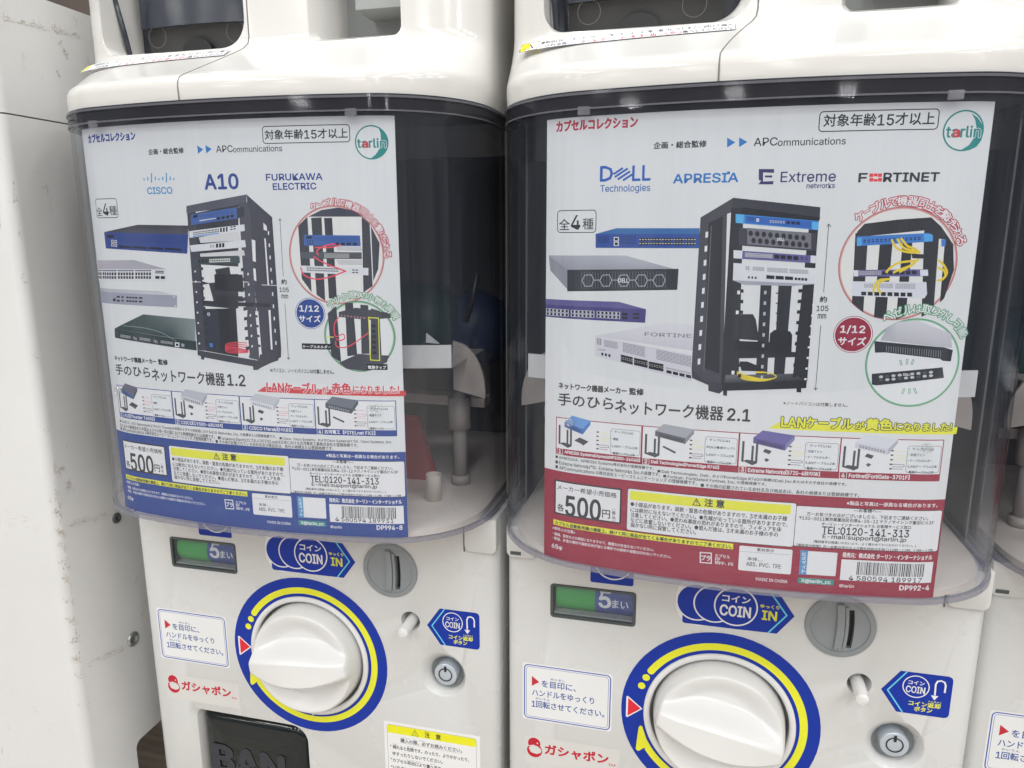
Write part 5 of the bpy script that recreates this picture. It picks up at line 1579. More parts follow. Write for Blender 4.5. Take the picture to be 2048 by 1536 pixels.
["R",[206,210,212],[120,122,128],0.25,1.2,37.25,65.84,52.75,79.24],
["T","・ラック(1/4)",37.75,49.09,77.64,1.45,[40,42,44],0.05,0,0,0],
["T","・棚板",37.75,41.41,73.78,1.45,[40,42,44],0.05,0,0,0],
["T","・LANケーブル×2本",37.75,51.65,69.91,1.45,[40,42,44],0.05,0,0,0],
["T","・電源ケーブル",37.75,46.53,66.04,1.45,[40,42,44],0.05,0,0,0],
["P",[58,64,66],[[8.4,67.64],[9.5,67.24],[9.5,78.14],[8.4,78.14]]],
["P",[58,64,66],[[13.0,66.84],[14.1,66.44],[14.1,76.04],[13.0,76.04]]],
["P",[58,64,66],[[15.0,68.24],[16.1,67.84],[16.1,77.84],[15.0,77.84]]],
["P",[58,64,66],[[8.4,67.44],[11.0,68.64],[16.1,68.04],[16.0,67.04],[13.8,65.84],[8.6,68.14]]],
["P",[58,60,66],[[17.4,70.54],[20.4,72.64],[25.4,70.84],[22.4,68.24],[21.6,69.04]]],
["S",[50,54,56],0.75,[[29.65,76.64],[30.85,76.64]],0],
["S",[205,150,155],0.28,[[30.85,76.64],[35.85,76.54]],0],
["S",[50,54,56],0.75,[[29.65,74.34],[30.85,74.34]],0],
["S",[205,150,155],0.28,[[30.85,74.34],[35.85,74.24],[36.25,73.64],[35.85,73.14],[30.85,73.14]],0],
["S",[50,54,56],0.75,[[29.65,72.04],[30.85,72.04]],0],
["S",[205,150,155],0.28,[[30.85,72.04],[35.85,71.95]],0],
["S",[50,54,56],0.75,[[29.65,69.74],[30.85,69.74]],0],
["S",[90,95,98],0.28,[[30.85,69.74],[35.85,69.64],[36.25,69.04],[35.85,68.54],[30.85,68.54]],0],
["S",[50,54,56],0.75,[[29.65,67.44],[30.85,67.44]],0],
["S",[90,95,98],0.28,[[30.85,67.44],[35.85,67.34]],0],
["P",[92,92,108],[[11.8,80.26],[16.0,84.26],[26.3,82.46],[22.1,77.46]]],
["P",[70,96,140],[[11.8,80.26],[22.1,77.46],[22.1,74.46],[11.8,77.46]]],
["P",[74,76,92],[[22.1,77.46],[26.3,82.46],[26.2,80.26],[22.1,74.46]]],
["G",[28,38,70],[[13.6,79.15],[20.9,76.55],[20.9,75.15],[13.6,77.65]],9,2,0.7,0.6,0],
["R",[216,218,216],"TH",0.45,0,53.9,61.62,101.74,82.26],
["R","TH",0,0,0,53.9,61.62,101.74,65.04],
["R",0,[216,218,216],0.25,0,54.5,61.68,57.8,64.98],
["T","2",55.4,56.9,63.34,2.1,[216,218,216],0.3,0,0,0],
["T","CISCO【C9300-48UXM】",58.9,88.9,63.34,2.3,[216,218,216],0.22,0,0,0],
["R",[206,210,212],[120,122,128],0.25,1.2,85.54,65.84,101.04,79.24],
["T","・ラック(1/4)",86.04,97.38,77.64,1.45,[40,42,44],0.05,0,0,0],
["T","・冷却ファン",86.04,93.54,74.74,1.45,[40,42,44],0.05,0,0,0],
["T","・ケーブルホルダー",86.04,97.38,71.84,1.45,[40,42,44],0.05,0,0,0],
["T","・LANケーブル×2本",86.04,99.94,68.94,1.45,[40,42,44],0.05,0,0,0],
["T","・電源ケーブル",86.04,94.82,66.04,1.45,[40,42,44],0.05,0,0,0],
["P",[58,64,66],[[55.3,67.64],[56.4,67.24],[56.4,78.14],[55.3,78.14]]],
["P",[58,64,66],[[59.9,66.84],[61.0,66.44],[61.0,76.04],[59.9,76.04]]],
["P",[58,64,66],[[61.9,68.24],[63.0,67.84],[63.0,77.84],[61.9,77.84]]],
["P",[58,64,66],[[55.3,67.44],[57.9,68.64],[63.0,68.04],[62.9,67.04],[60.7,65.84],[55.5,68.14]]],
["P",[58,62,66],[[65.3,73.24],[66.3,74.84],[69.5,73.84],[68.5,72.14]]],
["P",[70,74,76],[[66.3,69.44],[67.3,70.04],[68.7,69.24],[67.5,68.04],[66.7,68.44]]],
["S",[50,54,56],0.75,[[77.94,76.64],[79.14,76.64]],0],
["S",[205,150,155],0.28,[[79.14,76.64],[84.14,76.54]],0],
["S",[50,54,56],0.75,[[77.94,74.34],[79.14,74.34]],0],
["S",[205,150,155],0.28,[[79.14,74.34],[84.14,74.24],[84.54,73.64],[84.14,73.14],[79.14,73.14]],0],
["S",[50,54,56],0.75,[[77.94,72.04],[79.14,72.04]],0],
["S",[205,150,155],0.28,[[79.14,72.04],[84.14,71.95]],0],
["S",[50,54,56],0.75,[[77.94,69.74],[79.14,69.74]],0],
["S",[90,95,98],0.28,[[79.14,69.74],[84.14,69.64],[84.54,69.04],[84.14,68.54],[79.14,68.54]],0],
["S",[50,54,56],0.75,[[77.94,67.44],[79.14,67.44]],0],
["S",[90,95,98],0.28,[[79.14,67.44],[84.14,67.34]],0],
["P",[168,170,178],[[60.4,80.26],[64.6,84.26],[79.9,82.46],[75.7,77.46]]],
["P",[186,188,192],[[60.4,80.26],[75.7,77.46],[75.7,74.46],[60.4,77.46]]],
["P",[150,152,160],[[75.7,77.46],[79.9,82.46],[79.8,80.26],[75.7,74.46]]],
["G",[70,72,78],[[62.2,79.15],[74.5,76.55],[74.5,75.15],[62.2,77.65]],9,2,0.7,0.6,0],
["R",[216,218,216],"TH",0.45,0,102.09,61.62,149.49,82.26],
["R","TH",0,0,0,102.09,61.62,149.49,65.04],
["R",0,[216,218,216],0.25,0,102.69,61.68,105.99,64.98],
["T","3",103.59,105.09,63.34,2.1,[216,218,216],0.3,0,0,0],
["T","CISCO Meraki【MX85】",107.09,135.09,63.34,2.3,[216,218,216],0.22,0,0,0],
["R",[206,210,212],[120,122,128],0.25,1.2,133.29,65.84,148.79,79.24],
["T","・ラック(1/4)",133.79,145.13,77.64,1.45,[40,42,44],0.05,0,0,0],
["T","・冷却ファン",133.79,141.29,74.74,1.45,[40,42,44],0.05,0,0,0],
["T","・ケーブルホルダー",133.79,145.13,71.84,1.45,[40,42,44],0.05,0,0,0],
["T","・LANケーブル×2本",133.79,147.69,68.94,1.45,[40,42,44],0.05,0,0,0],
["T","・電源ケーブル",133.79,142.57,66.04,1.45,[40,42,44],0.05,0,0,0],
["P",[58,64,66],[[103.49,67.64],[104.59,67.24],[104.59,78.14],[103.49,78.14]]],
["P",[58,64,66],[[108.09,66.84],[109.19,66.44],[109.19,76.04],[108.09,76.04]]],
["P",[58,64,66],[[110.09,68.24],[111.19,67.84],[111.19,77.84],[110.09,77.84]]],
["P",[58,64,66],[[103.49,67.44],[106.09,68.64],[111.19,68.04],[111.09,67.04],[108.89,65.84],[103.69,68.14]]],
["P",[58,62,66],[[113.49,73.24],[114.49,74.84],[117.69,73.84],[116.69,72.14]]],
["P",[70,74,76],[[114.49,69.44],[115.49,70.04],[116.89,69.24],[115.69,68.04],[114.89,68.44]]],
["S",[50,54,56],0.75,[[125.69,76.64],[126.89,76.64]],0],
["S",[205,150,155],0.28,[[126.89,76.64],[131.89,76.54]],0],
["S",[50,54,56],0.75,[[125.69,74.34],[126.89,74.34]],0],
["S",[205,150,155],0.28,[[126.89,74.34],[131.89,74.24],[132.29,73.64],[131.89,73.14],[126.89,73.14]],0],
["S",[50,54,56],0.75,[[125.69,72.04],[126.89,72.04]],0],
["S",[205,150,155],0.28,[[126.89,72.04],[131.89,71.95]],0],
["S",[50,54,56],0.75,[[125.69,69.74],[126.89,69.74]],0],
["S",[90,95,98],0.28,[[126.89,69.74],[131.89,69.64],[132.29,69.04],[131.89,68.54],[126.89,68.54]],0],
["S",[50,54,56],0.75,[[125.69,67.44],[126.89,67.44]],0],
["S",[90,95,98],0.28,[[126.89,67.44],[131.89,67.34]],0],
["P",[178,180,186],[[108.59,80.26],[112.79,84.26],[128.09,82.46],[123.89,77.46]]],
["P",[200,202,206],[[108.59,80.26],[123.89,77.46],[123.89,74.46],[108.59,77.46]]],
["P",[165,166,172],[[123.89,77.46],[128.09,82.46],[127.99,80.26],[123.89,74.46]]],
["G",[110,110,116],[[110.39,79.15],[122.69,76.55],[122.69,75.15],[110.39,77.65]],9,2,0.7,0.6,0],
["R",[216,218,216],"TH",0.45,0,149.63,61.62,196.67,82.26],
["R","TH",0,0,0,149.63,61.62,196.67,65.04],
["R",0,[216,218,216],0.25,0,150.23,61.68,153.53,64.98],
["T","4",151.13,152.63,63.34,2.1,[216,218,216],0.3,0,0,0],
["T","古河電工【FITELnet FX2】",154.63,184.63,63.34,2.3,[216,218,216],0.22,0,0,0],
["R",[206,210,212],[120,122,128],0.25,1.2,180.47,65.84,195.97,79.24],
["T","・ラック(1/4)",180.97,192.31,77.64,1.45,[40,42,44],0.05,0,0,0],
["T","・電源タップ",180.97,188.47,73.78,1.45,[40,42,44],0.05,0,0,0],
["T","・LANケーブル×2本",180.97,194.87,69.91,1.45,[40,42,44],0.05,0,0,0],
["T","・電源ケーブル",180.97,189.75,66.04,1.45,[40,42,44],0.05,0,0,0],
["P",[58,64,66],[[151.03,67.64],[152.13,67.24],[152.13,78.14],[151.03,78.14]]],
["P",[58,64,66],[[155.63,66.84],[156.73,66.44],[156.73,76.04],[155.63,76.04]]],
["P",[58,64,66],[[157.63,68.24],[158.73,67.84],[158.73,77.84],[157.63,77.84]]],
["P",[58,64,66],[[151.03,67.44],[153.63,68.64],[158.73,68.04],[158.63,67.04],[156.43,65.84],[151.23,68.14]]],
["P",[55,60,66],[[160.03,71.84],[160.63,72.64],[167.03,69.84],[166.63,68.84]]],
["S",[50,54,56],0.75,[[172.87,76.64],[174.07,76.64]],0],
["S",[205,150,155],0.28,[[174.07,76.64],[179.07,76.54]],0],
["S",[50,54,56],0.75,[[172.87,74.34],[174.07,74.34]],0],
["S",[205,150,155],0.28,[[174.07,74.34],[179.07,74.24],[179.47,73.64],[179.07,73.14],[174.07,73.14]],0],
["S",[50,54,56],0.75,[[172.87,72.04],[174.07,72.04]],0],
["S",[205,150,155],0.28,[[174.07,72.04],[179.07,71.95]],0],
["S",[50,54,56],0.75,[[172.87,69.74],[174.07,69.74]],0],
["S",[90,95,98],0.28,[[174.07,69.74],[179.07,69.64],[179.47,69.04],[179.07,68.54],[174.07,68.54]],0],
["S",[50,54,56],0.75,[[172.87,67.44],[174.07,67.44]],0],
["S",[90,95,98],0.28,[[174.07,67.44],[179.07,67.34]],0],
["P",[96,102,114],[[156.13,80.26],[160.33,84.26],[175.63,82.46],[171.43,77.46]]],
["P",[66,72,84],[[156.13,80.26],[171.43,77.46],[171.43,74.46],[156.13,77.46]]],
["P",[70,76,88],[[171.43,77.46],[175.63,82.46],[175.53,80.26],[171.43,74.46]]],
["G",[140,144,150],[[157.93,79.15],[170.23,76.55],[170.23,75.15],[157.93,77.65]],9,2,0.7,0.6,0],
["T","■ A10ロゴ、A10 NetworksおよびA10 Thunderは米国およびその他各国におけるA10 Networks, Inc. の商標または登録商標です。",5.95,124.39,58.6,2.31,[38,42,44],0,0,0,0],
["T","またはその関連会社の米国およびその他一定の国における商標登録または商標です。",5.89,82.71,55.98,2.35,[38,42,44],0,0,0,0],
["T","■ APCommunications は株式会社エーピーコミュニケーションズ の登録商標です。",5.84,81.21,53.72,2.35,[38,42,44],0,0,0,0],
["T","■ Cisco、Cisco Systems、およびCisco Systemsロゴは、Cisco Systems, Inc.",126.46,193.88,57.91,2.17,[38,42,44],0,0,0,0],
["T","■Furukawa ElectricロゴおよびFITELnetは日本における古河電気工業株式会社の登録商標です。",84.93,174.33,55.64,2.22,[38,42,44],0,0,0,0],
["T","■ その他の記載されている会社名及び商品名は、各社の商標または登録商標です。",83.13,159.42,53.2,2.23,[38,42,44],0,0,0,0],
["T","4 580594 189931",158.36,193.21,9.74,2.72,[38,42,44],0.05,0,0,0],
["T","DP994-8",183.23,197.92,5.4,2.72,[216,218,216],0.45,0,0,0],
["C",[160,60,55],[214,180,175],26.9,25.6,166.76,163.92],
["C",[206,206,202],0,25.7,0,166.76,163.92],
["P",[58,60,70],[[152.19,184.74],[160.11,188.28],[169.84,189.52],[177.92,187.85],[182.83,184.59]]],
["P",[50,50,58],[[146.18,179.83],[151.84,184.74],[151.77,143.61],[146.46,151.05]]],
["P",[50,50,58],[[153.91,184.07],[159.88,184.37],[159.38,138.9],[154.57,142.27]]],
["P",[50,50,58],[[161.26,184.04],[165.76,184.02],[166.2,140.33],[161.6,140.29]]],
["P",[50,50,58],[[182.15,184.59],[186.37,181.01],[186.63,147.24],[181.34,143.84]]],
["P",[50,50,58],[[186.98,179.7],[191.3,170.53],[190.07,156.63],[187.09,149.93]]],
["P",[54,88,148],[[149.09,175.07],[180.82,174.62],[180.97,168.89],[148.93,169.22]]],
["G",[38,64,130],[[155.07,174.2],[180.31,173.83],[180.19,171.2],[154.91,171.55]],36,7,0.5,0.5,0],
["P",[20,22,26],[[150.46,174.21],[153.79,174.13],[153.72,172.94],[150.39,173.01]]],
["G",[20,22,26],[[166.09,170.88],[179.48,170.68],[179.43,169.49],[166.02,169.63]],4,1,0.7,1,0],
["G",[20,22,26],[[150.56,172.42],[154.6,172.28],[154.44,169.63],[150.4,169.89]],3,2,0.5,0.5,0],
["P",[70,74,80],[[147.06,165.88],[181.29,165.59],[181.33,161.94],[147.18,162.2]]],
["G",[190,190,186],[[160.17,165.11],[174.42,164.99],[174.3,162.47],[160.03,162.57]],12,2,0.8,0.8,0],
["G",[20,22,26],[[160.17,165.11],[174.42,164.99],[174.3,162.47],[160.03,162.57]],12,2,0.45,0.5,0],
["P",[180,180,182],[[167.37,168.9],[181.63,168.43],[181.53,166.25],[167.59,166.58]]],
["P",[180,180,182],[[166.98,161.59],[181.31,161.41],[181.32,158.62],[168.23,158.92]]],
["P",[198,200,202],[[146.35,158.36],[184.67,157.16],[184.49,153.14],[146.33,154.58]]],
["G",[20,22,26],[[149.63,157.7],[168.0,157.11],[167.87,154.69],[149.48,155.27]],20,2,0.6,0.6,0],
["G",[20,22,26],[[175.4,156.73],[179.18,156.61],[179.05,153.93],[175.27,154.05]],2,2,0.8,0.4,0],
["S",[215,70,85],0.75,[[156.93,163.9],[156.38,166.57],[161.11,169.23],[167.09,170.22]],0],
["S",[215,70,85],0.75,[[155.06,168.23],[163.85,168.23],[170.17,169.56]],0],
["S",[215,70,85],0.75,[[154.05,163.22],[159.87,159.9],[166.75,157.24],[172.21,155.25]],0],
["S",[215,70,85],0.75,[[146.15,157.48],[148.04,153.1],[154.38,150.98],[162.97,152.18],[171.52,155.25]],0],
["A","ケーブルで機器同士を繋げられる",166.76,163.92,28.42,117,-3,4.3,[216,218,216],[170,50,60],0.35],
["C",[55,115,70],[150,185,160],20.09,18.69,177.79,119.13],
["C",[206,208,206],0,18.79,0,177.79,119.13],
["P",[56,56,62],[[160.42,132.05],[165.63,136.23],[166.79,104.24],[161.22,107.66]]],
["P",[56,56,62],[[170.65,137.99],[175.19,138.02],[176.25,108.63],[170.55,107.84]]],
["P",[56,56,62],[[179.31,137.03],[183.79,136.72],[183.31,109.43],[178.75,109.37]]],
["P",[56,56,62],[[185.09,135.03],[189.84,133.69],[190.1,105.31],[183.83,105.23]]],
["P",[60,60,66],[[166.86,132.81],[176.8,135.31],[195.93,132.36],[195.83,129.63],[183.43,128.51],[166.72,130.06]]],
["G",[150,110,110],[[167.5,131.58],[182.12,130.22],[182.06,128.84],[167.44,130.34]],8,1,0.5,0.7,0],
["P",[64,64,70],[[165.72,104.22],[176.99,109.35],[194.03,108.5],[192.85,104.64],[180.78,99.54],[169.48,100.75]]],
["S",[222,212,50],0.5,[[183.63,129.89],[189.13,129.58],[188.86,105.64],[183.72,105.93]],1],
["G",[20,22,26],[[184.74,126.8],[187.84,126.69],[187.45,108.43],[184.53,108.61]],1,6,0.7,0.6,0],
["S",[215,70,85],0.6,[[166.72,130.06],[164.01,125.88],[163.75,121.02],[164.71,118.94],[168.7,120.4],[169.49,117.97],[166.73,116.74],[164.29,117.89]],0],
["S",[215,70,85],0.6,[[164.22,116.49],[164.43,113.7],[167.23,112.69],[172.99,114.19],[183.12,121.27]],0],
["S",[222,212,50],0.5,[[158.67,118.84],[163.26,118.57]],0],
["A","ラック周りの小物も再現",177.79,119.13,23.3,136,25,4.3,[216,218,216],[80,140,95],0.35],
["R",[20,22,26],0,0,0,144.09,111.48,161.86,114.76],
["T","ケーブルホルダー",144.57,161.22,112.94,1.7,[216,218,216],0.15,0,0,0],
["R",[20,22,26],0,0,0,181.31,100.27,193.03,103.64],
["T","電源タップ",182.14,192.32,101.75,1.83,[216,218,216],0.2,0,0,0],
["C",[40,64,140],0,8.81,8.46,150.17,131.77],
["C",[216,218,216],0,8.51,0,150.17,131.77],
["C","TH",0,8.06,0,150.17,131.77],
["T","1/12",144.06,155.39,134.39,3.86,[216,218,216],0.45,0,0,0],
["T","サイズ",143.4,156.07,128.86,3.75,[216,218,216],0.45,0,0,0]]

MACHINE_LINES = ['5', 'まい', 'コイン', 'COIN', 'ゆっくり', 'IN', 'コイン返却', 'へんきゃく', 'ボタン', 'を目印に、', 'めじるし', 'ハンドルをゆっくり', 'かいてん', '1回転させてください。', 'ガシャポン', 'TM', '注\u3000意', 'ちゅう', '購入の際、必ずお読みください。', 'こうにゅう\u3000\u3000さい\u3000かなら', '•', '倒れると危険です。のったり、よりかかったり、', 'たお\u3000\u3000\u3000\u3000きけん', 'ゆすったりしないでください。', 'カプセル取出口より量へ手を', 'とりだしぐち\u3000\u3000\u3000\u3000おく', 'いれないでください。', '●取出口に、前のカプセルが残っていると故障の原因になります。続けて購入', 'される際は、必ず', '前のカプセルを取り出してから', '購入してください。']
# ------------------------------------------------------------------ plan outline shared by display case, hood and poster
XC, HA = 0.0650, 0.1372
def _bez(p0, p1, p2, p3, n):
    r = []
    for i in range(n + 1):
        t = i / n
        r.append(tuple((1 - t) ** 3 * a + 3 * (1 - t) ** 2 * t * b + 3 * (1 - t) * t * t * c + t ** 3 * d for a, b, c, d in zip(p0, p1, p2, p3)))
    return r
def _half():
    pts = [(0.085 * i / 10, 0.0609 - 0.0099 * (0.85 * i / 10) ** 2) for i in range(10)]
    z1 = 0.0609 - 0.0099 * 0.7225
    pts += _bez((0.085, z1), (0.103, z1 - 0.168 * 0.018), (HA, 0.034), (HA, -0.012), 20)
    return pts
HALF = _half()
def front_outline(inset=0.0, zback=-0.19, kz=1.0, ks=1.0, zb=-0.02):
    """list of (x, z) from back left round the front to back right"""
    h = [(dx, zb + (z - zb) * kz if z > zb else z) for dx, z in HALF]
    right = [(XC + dx * ks, z) for dx, z in h]
    left = [(XC - dx * ks, z) for dx, z in h[1:]][::-1]
    p = left + right
    p = [(p[0][0], zback)] + [(p[0][0], -0.06)] + p + [(p[-1][0], -0.06)] + [(p[-1][0], zback)]
    if inset:
        q = []
        for i, (x, z) in enumerate(p):
            a, b = p[max(i - 1, 0)], p[min(i + 1, len(p) - 1)]
            tx, tz = b[0] - a[0], b[1] - a[1]
            L = math.hypot(tx, tz)
            q.append((x + tz / L * inset, z - tx / L * inset))
        p = q
    return p
_OX = sorted((x, z) for x, z in front_outline(0.0017)[2:-2])
_cz = {}
def case_z(x):
    """inner face of the case front, in flat facets 5 mm wide counted from the poster's edge"""
    g = 0.005
    x0 = -0.0381 + math.floor((x + 0.0381) / g + 1e-7) * g
    t = (x - x0) / g
    k = round(x0, 5)
    if k not in _cz:
        _cz[k] = (case_zs(x0), case_zs(x0 + g))
    return _cz[k][0] * (1 - t) + _cz[k][1] * t
def case_zs(x):
    if x <= _OX[0][0]:
        return _OX[0][1]
    for (a, za), (b, zb) in zip(_OX, _OX[1:]):
        if x <= b:
            return za + (zb - za) * (x - a) / max(b - a, 1e-9)
    return _OX[-1][1]

def shell(out, inn, y0, y1):
    """wall between two open outlines, from y0 to y1"""
    n = len(out)
    v = [(x, y0, z) for x, z in out] + [(x, y0, z) for x, z in inn] + [(x, y1, z) for x, z in out] + [(x, y1, z) for x, z in inn]
    f = []
    for i in range(n - 1):
        f.append((i, i + 1, 2 * n + i + 1, 2 * n + i))
        f.append((n + i, 3 * n + i, 3 * n + i + 1, n + i + 1))
        f.append((i, n + i, n + i + 1, i + 1))
        f.append((2 * n + i, 2 * n + i + 1, 3 * n + i + 1, 3 * n + i))
    f.append((0, 2 * n, 3 * n, n))
    f.append((n - 1, 2 * n - 1, 4 * n - 1, 3 * n - 1))
    return v, f

# ------------------------------------------------------------------ setting
def structure(o):
    o['kind'] = 'structure'
    return o
v, f = box_vf(-3.0, 3.5, -0.44, -0.42, -2.2, 3.0)
structure(mesh_obj('floor', v, f, M['floor']))
v, f = box_vf(-3.0, 3.5, -0.42, 2.4, -2.12, -2.10)
structure(mesh_obj('wall', v, f, M['wall']))

# ------------------------------------------------------------------ one machine
def flat_ink(z):
    return lambda x, y, lift: (x / 1000.0, y / 1000.0, z + lift * 0.5)

def build_machine():
    root = empty('capsule_vending_machine', '', 'vending machine', group='capsule vending machines standing in a row')
    X0, X1 = -0.0725, 0.2055
    # control panel body
    ring = ring_rr(X0, X1, -0.19, 0.0, (0.004, 0.004, 0.007, 0.007), 6)       # plan (x, z)
    rings = [[(x, y, z) for x, z in ring] for y in (-0.146, 0.0985)]
    v, f = loft(rings)
    body = mesh_obj('body', v, f, M['white'], root)
    cutters = []
    cutters.append(plate(ring_rr(-0.0435, 0.0110, 0.0372, 0.0606, 0.0022), -0.012, 0.01))
    cutters.append(plate(ring_c(0.0644, -0.02, 0.0424, 96), -0.010, 0.01))
    cutters.append(plate(ring_c(0.1434, 0.0182, 0.0068, 40), -0.03, 0.01))
    cutters.append(loft([at_z(ring_c(0.1670, -0.0212, 0.0122, 48), -0.0125), at_z(ring_c(0.1670, -0.0212, 0.0118, 48), -0.0073), at_z(ring_c(0.1668, -0.0208, 0.0128, 48), -0.0052), at_z(ring_c(0.1662, -0.0198, 0.0148, 48), -0.0022), at_z(ring_c(0.1655, -0.0190, 0.0168, 48), 0.0), at_z(ring_c(0.1653, -0.0188, 0.0180, 48), 0.004)]))
    cutters.append(plate(ring_c(0.1299, 0.0541, 0.0188, 64), -0.008, 0.01))
    # capsule outlet: wide soft left side
    a = ring_rr(-0.0430, 0.0590, -0.2, -0.0795, (0.001, 0.001, 0.013, 0.008), 8)
    b = ring_rr(-0.0370, 0.0580, -0.2, -0.0803, (0.001, 0.001, 0.013, 0.008), 8)
    c = ring_rr(-0.0350, 0.0575, -0.2, -0.0808, (0.001, 0.001, 0.013, 0.008), 8)
    cutters.append(loft([at_z(c, -0.05), at_z(c, -0.008), at_z(b, -0.002), at_z(a, 0.0), at_z(a, 0.01)]))
    cut(body, cutters)
    bake_bevel(body, 0.0007, 2, 50)
    # base below the panel
    v, f = box_vf(X0 + 0.004, X1 - 0.004, -0.4195, -0.1465, -0.18, -0.006)
    mesh_obj('base', v, f, M['white'], root)
    # hinge lugs under the case
    for (lx0, lx1, ly0) in ((0.1835, 0.2051, 0.0745), (-0.0722, -0.0530, 0.0768)):
        v, f = plate(ring_rr(lx0, lx1, ly0, 0.0982, (0.004, 0.004, 0.0005, 0.0005), 5), -0.004, 0.0026, 0.0009)
        lug = mesh_obj('hinge_lug', v, f, M['white'], root, True)
        smooth_by_angle(lug, 40)
    v, f = box_vf(0.1824, 0.1832, 0.0735, 0.0980, -0.001, 0.0004)
    mesh_obj('hinge_slot', v, f, M['dgrey'], root)
    v, f = box_vf(-0.0695, -0.0625, 0.0790, 0.0812, 0.0022, 0.0029)
    mesh_obj('hinge_slot', v, f, M['dgrey'], root)

    # price counter window
    o = ring_rr(-0.0433, 0.0108, 0.0374, 0.0604, 0.0020)
    i = ring_rr(-0.0418, 0.0093, 0.0390, 0.0590, 0.0012)
    v, f = loft([at_z(o, -0.006), at_z(o, 0.0005), at_z(i, 0.0001), at_z(i, -0.0100)], False, False)
    cw = mesh_obj('coin_counter', v, f, M['dgrey'], root, True)
    smooth_by_angle(cw, 30)
    n = 14
    def drum(x0, x1, col, name):
        rr = 0.0125
        vs, fs = [], []
        for k in range(n + 1):
            t = math.radians(-62 + 124 * k / n)
            vs += [(x0, 0.0498 + rr * math.sin(t), -0.0155 + rr * math.cos(t)), (x1, 0.0498 + rr * math.sin(t), -0.0155 + rr * math.cos(t))]
        for k in range(n):
            fs.append((2 * k, 2 * k + 1, 2 * k + 3, 2 * k + 2))
        mm = plastic(name + '_paint', col, 0.4)
        mesh_obj(name, vs, fs, mm, cw, True)
    drum(-0.0405, -0.0153, (0.05, 0.36, 0.08), 'green_drum')
    drum(-0.0153, 0.0093, (0.045, 0.085, 0.30), 'blue_drum')
    ink = Ink(lambda x, y, l: (x / 1000, y / 1000, -0.0155 + math.sqrt(max(0.0127 ** 2 - (y / 1000 - 0.0498) ** 2, 0)) + l * 0.3), light=0.8, bend=False)
    ink.text('5', -12.4, -5.2, 51.8, 11.2, (205, 210, 215), 1.6)
    ink.text('まい', -4.2, 6.0, 49.6, 5.6, (205, 210, 215), 0.35)
    ink.build('counter_lettering', M['sticker'], cw)
    v, f = plate(i, -0.0013, -0.0007)
    mesh_obj('window_pane', v, f, M['clear'], cw)
    v, f = box_vf(-0.0416, 0.0091, 0.0391, 0.0400, -0.009, -0.0018)
    mesh_obj('inner_ledge', v, f, M['recess'], cw)

    # printed dial round the knob
    cx, cy = 64.4, -20.0
    ink = Ink(flat_ink(0.00012), light=0.62, bend=False)
    B, Y, WH, RD = (0, 36, 126), (222, 212, 40), (222, 224, 226), (180, 30, 45)
    ink.annulus(cx, cy, 60.5, 46.2, B)
    def arc(r0, r1, a0, a1, c, m=80):
        p = []
        for k in range(m + 1):
            t = math.radians(a0 + (a1 - a0) * k / m)
            p.append((cx + r1 * math.cos(t), cy + r1 * math.sin(t)))
        q = []
        for k in range(m + 1):
            t = math.radians(a0 + (a1 - a0) * k / m)
            q.append((cx + r0 * math.cos(t), cy + r0 * math.sin(t)))
        ink.add(p + q, [(k, k + 1, m + 2 + k, m + 1 + k) for k in range(m)], ink.lin(c), ink.lv(p + q))
    arc(48.5, 53.1, 146.5, -147.0, Y, 120)
    for a, r in ((146.5, 2.3), (153.1, 2.35), (160.8, 2.35)):
        t = math.radians(a)
        ink.disc(cx + 50.8 * math.cos(t), cy + 50.8 * math.sin(t), r, Y)
    def pol(r, a):
        t = math.radians(a)
        return (cx + r * math.cos(t), cy + r * math.sin(t))
    ink.poly([pol(49.6, 194.2), pol(50.9, 196.0), pol(58.4, 210.6), pol(58.0, 212.6), pol(56.4, 212.6), pol(53.1, 212.0), pol(51, 214.5), pol(48.5, 213.0), pol(48.6, 206), pol(48.3, 195)], Y)
    ink.poly([(17.6, -19.8), (7.9, -11.9), (7.0, -12.6), (7.0, -26.9), (7.9, -27.6)], WH)
    ink.poly([(16.4, -19.8), (8.2, -13.3), (8.2, -26.3)], RD)
    ink.poly([pol(45.9, 269.3), pol(45.9, 270.9), pol(48.0, 270.9), pol(48.0, 269.3)], WH)
    dial = ink.build('dial_sticker', M['sticker'], root)
    # recessed collar and knob
    c0 = [at_z(ring_c(0.0644, -0.02, r, 96), z) for r, z in ((0.0462, -0.002), (0.0462, 0.0014), (0.0452, 0.0020), (0.0434, 0.0018), (0.0424, 0.0008), (0.0424, -0.010))]
    v, f = loft(c0, False, False)
    co = mesh_obj('knob_collar', v, f, M['knob'], root, True)
    v, f = plate(ring_c(0.0644, -0.02, 0.0425, 64), -0.0105, -0.0094)
    mesh_obj('collar_floor', v, f, M['recess'], root)
    # knob: height field on a polar grid, rooted in its own frame so that it can turn
    knob = bpy.data.objects.new('knob', None)
    v, f = [], []
    NR, NA = 60, 180
    rad = 0.0402
    def ss(t):
        t = max(0.0, min(1.0, t))
        return t * t * (3 - 2 * t)
    def hgt(x, y):
        r = math.hypot(x, y)
        floor = 0.0066 + 0.0054 * ss((r - 0.022) / 0.0145)
        uu = x / 0.039
        hw = 0.0095 + 0.0092 * max(0.0, 1 - uu * uu)
        hc = 0.0022 + 0.0062 * max(0.0, 1 - uu * uu)
        yy = abs(y - 0.0)
        t = (hw - yy) / max(hw - hc, 1e-5)
        crest = 0.0262 - 0.0085 * uu * uu
        k = ss(t)
        z = floor + (crest - floor) * k
        edge = ss((rad - r) / 0.0032)
        return z * edge ** 0.35 if edge > 0 else 0.0
    v.append((0, 0, hgt(0, 0)))
    rs = [rad * (i / NR) ** 0.8 for i in range(1, NR + 1)]
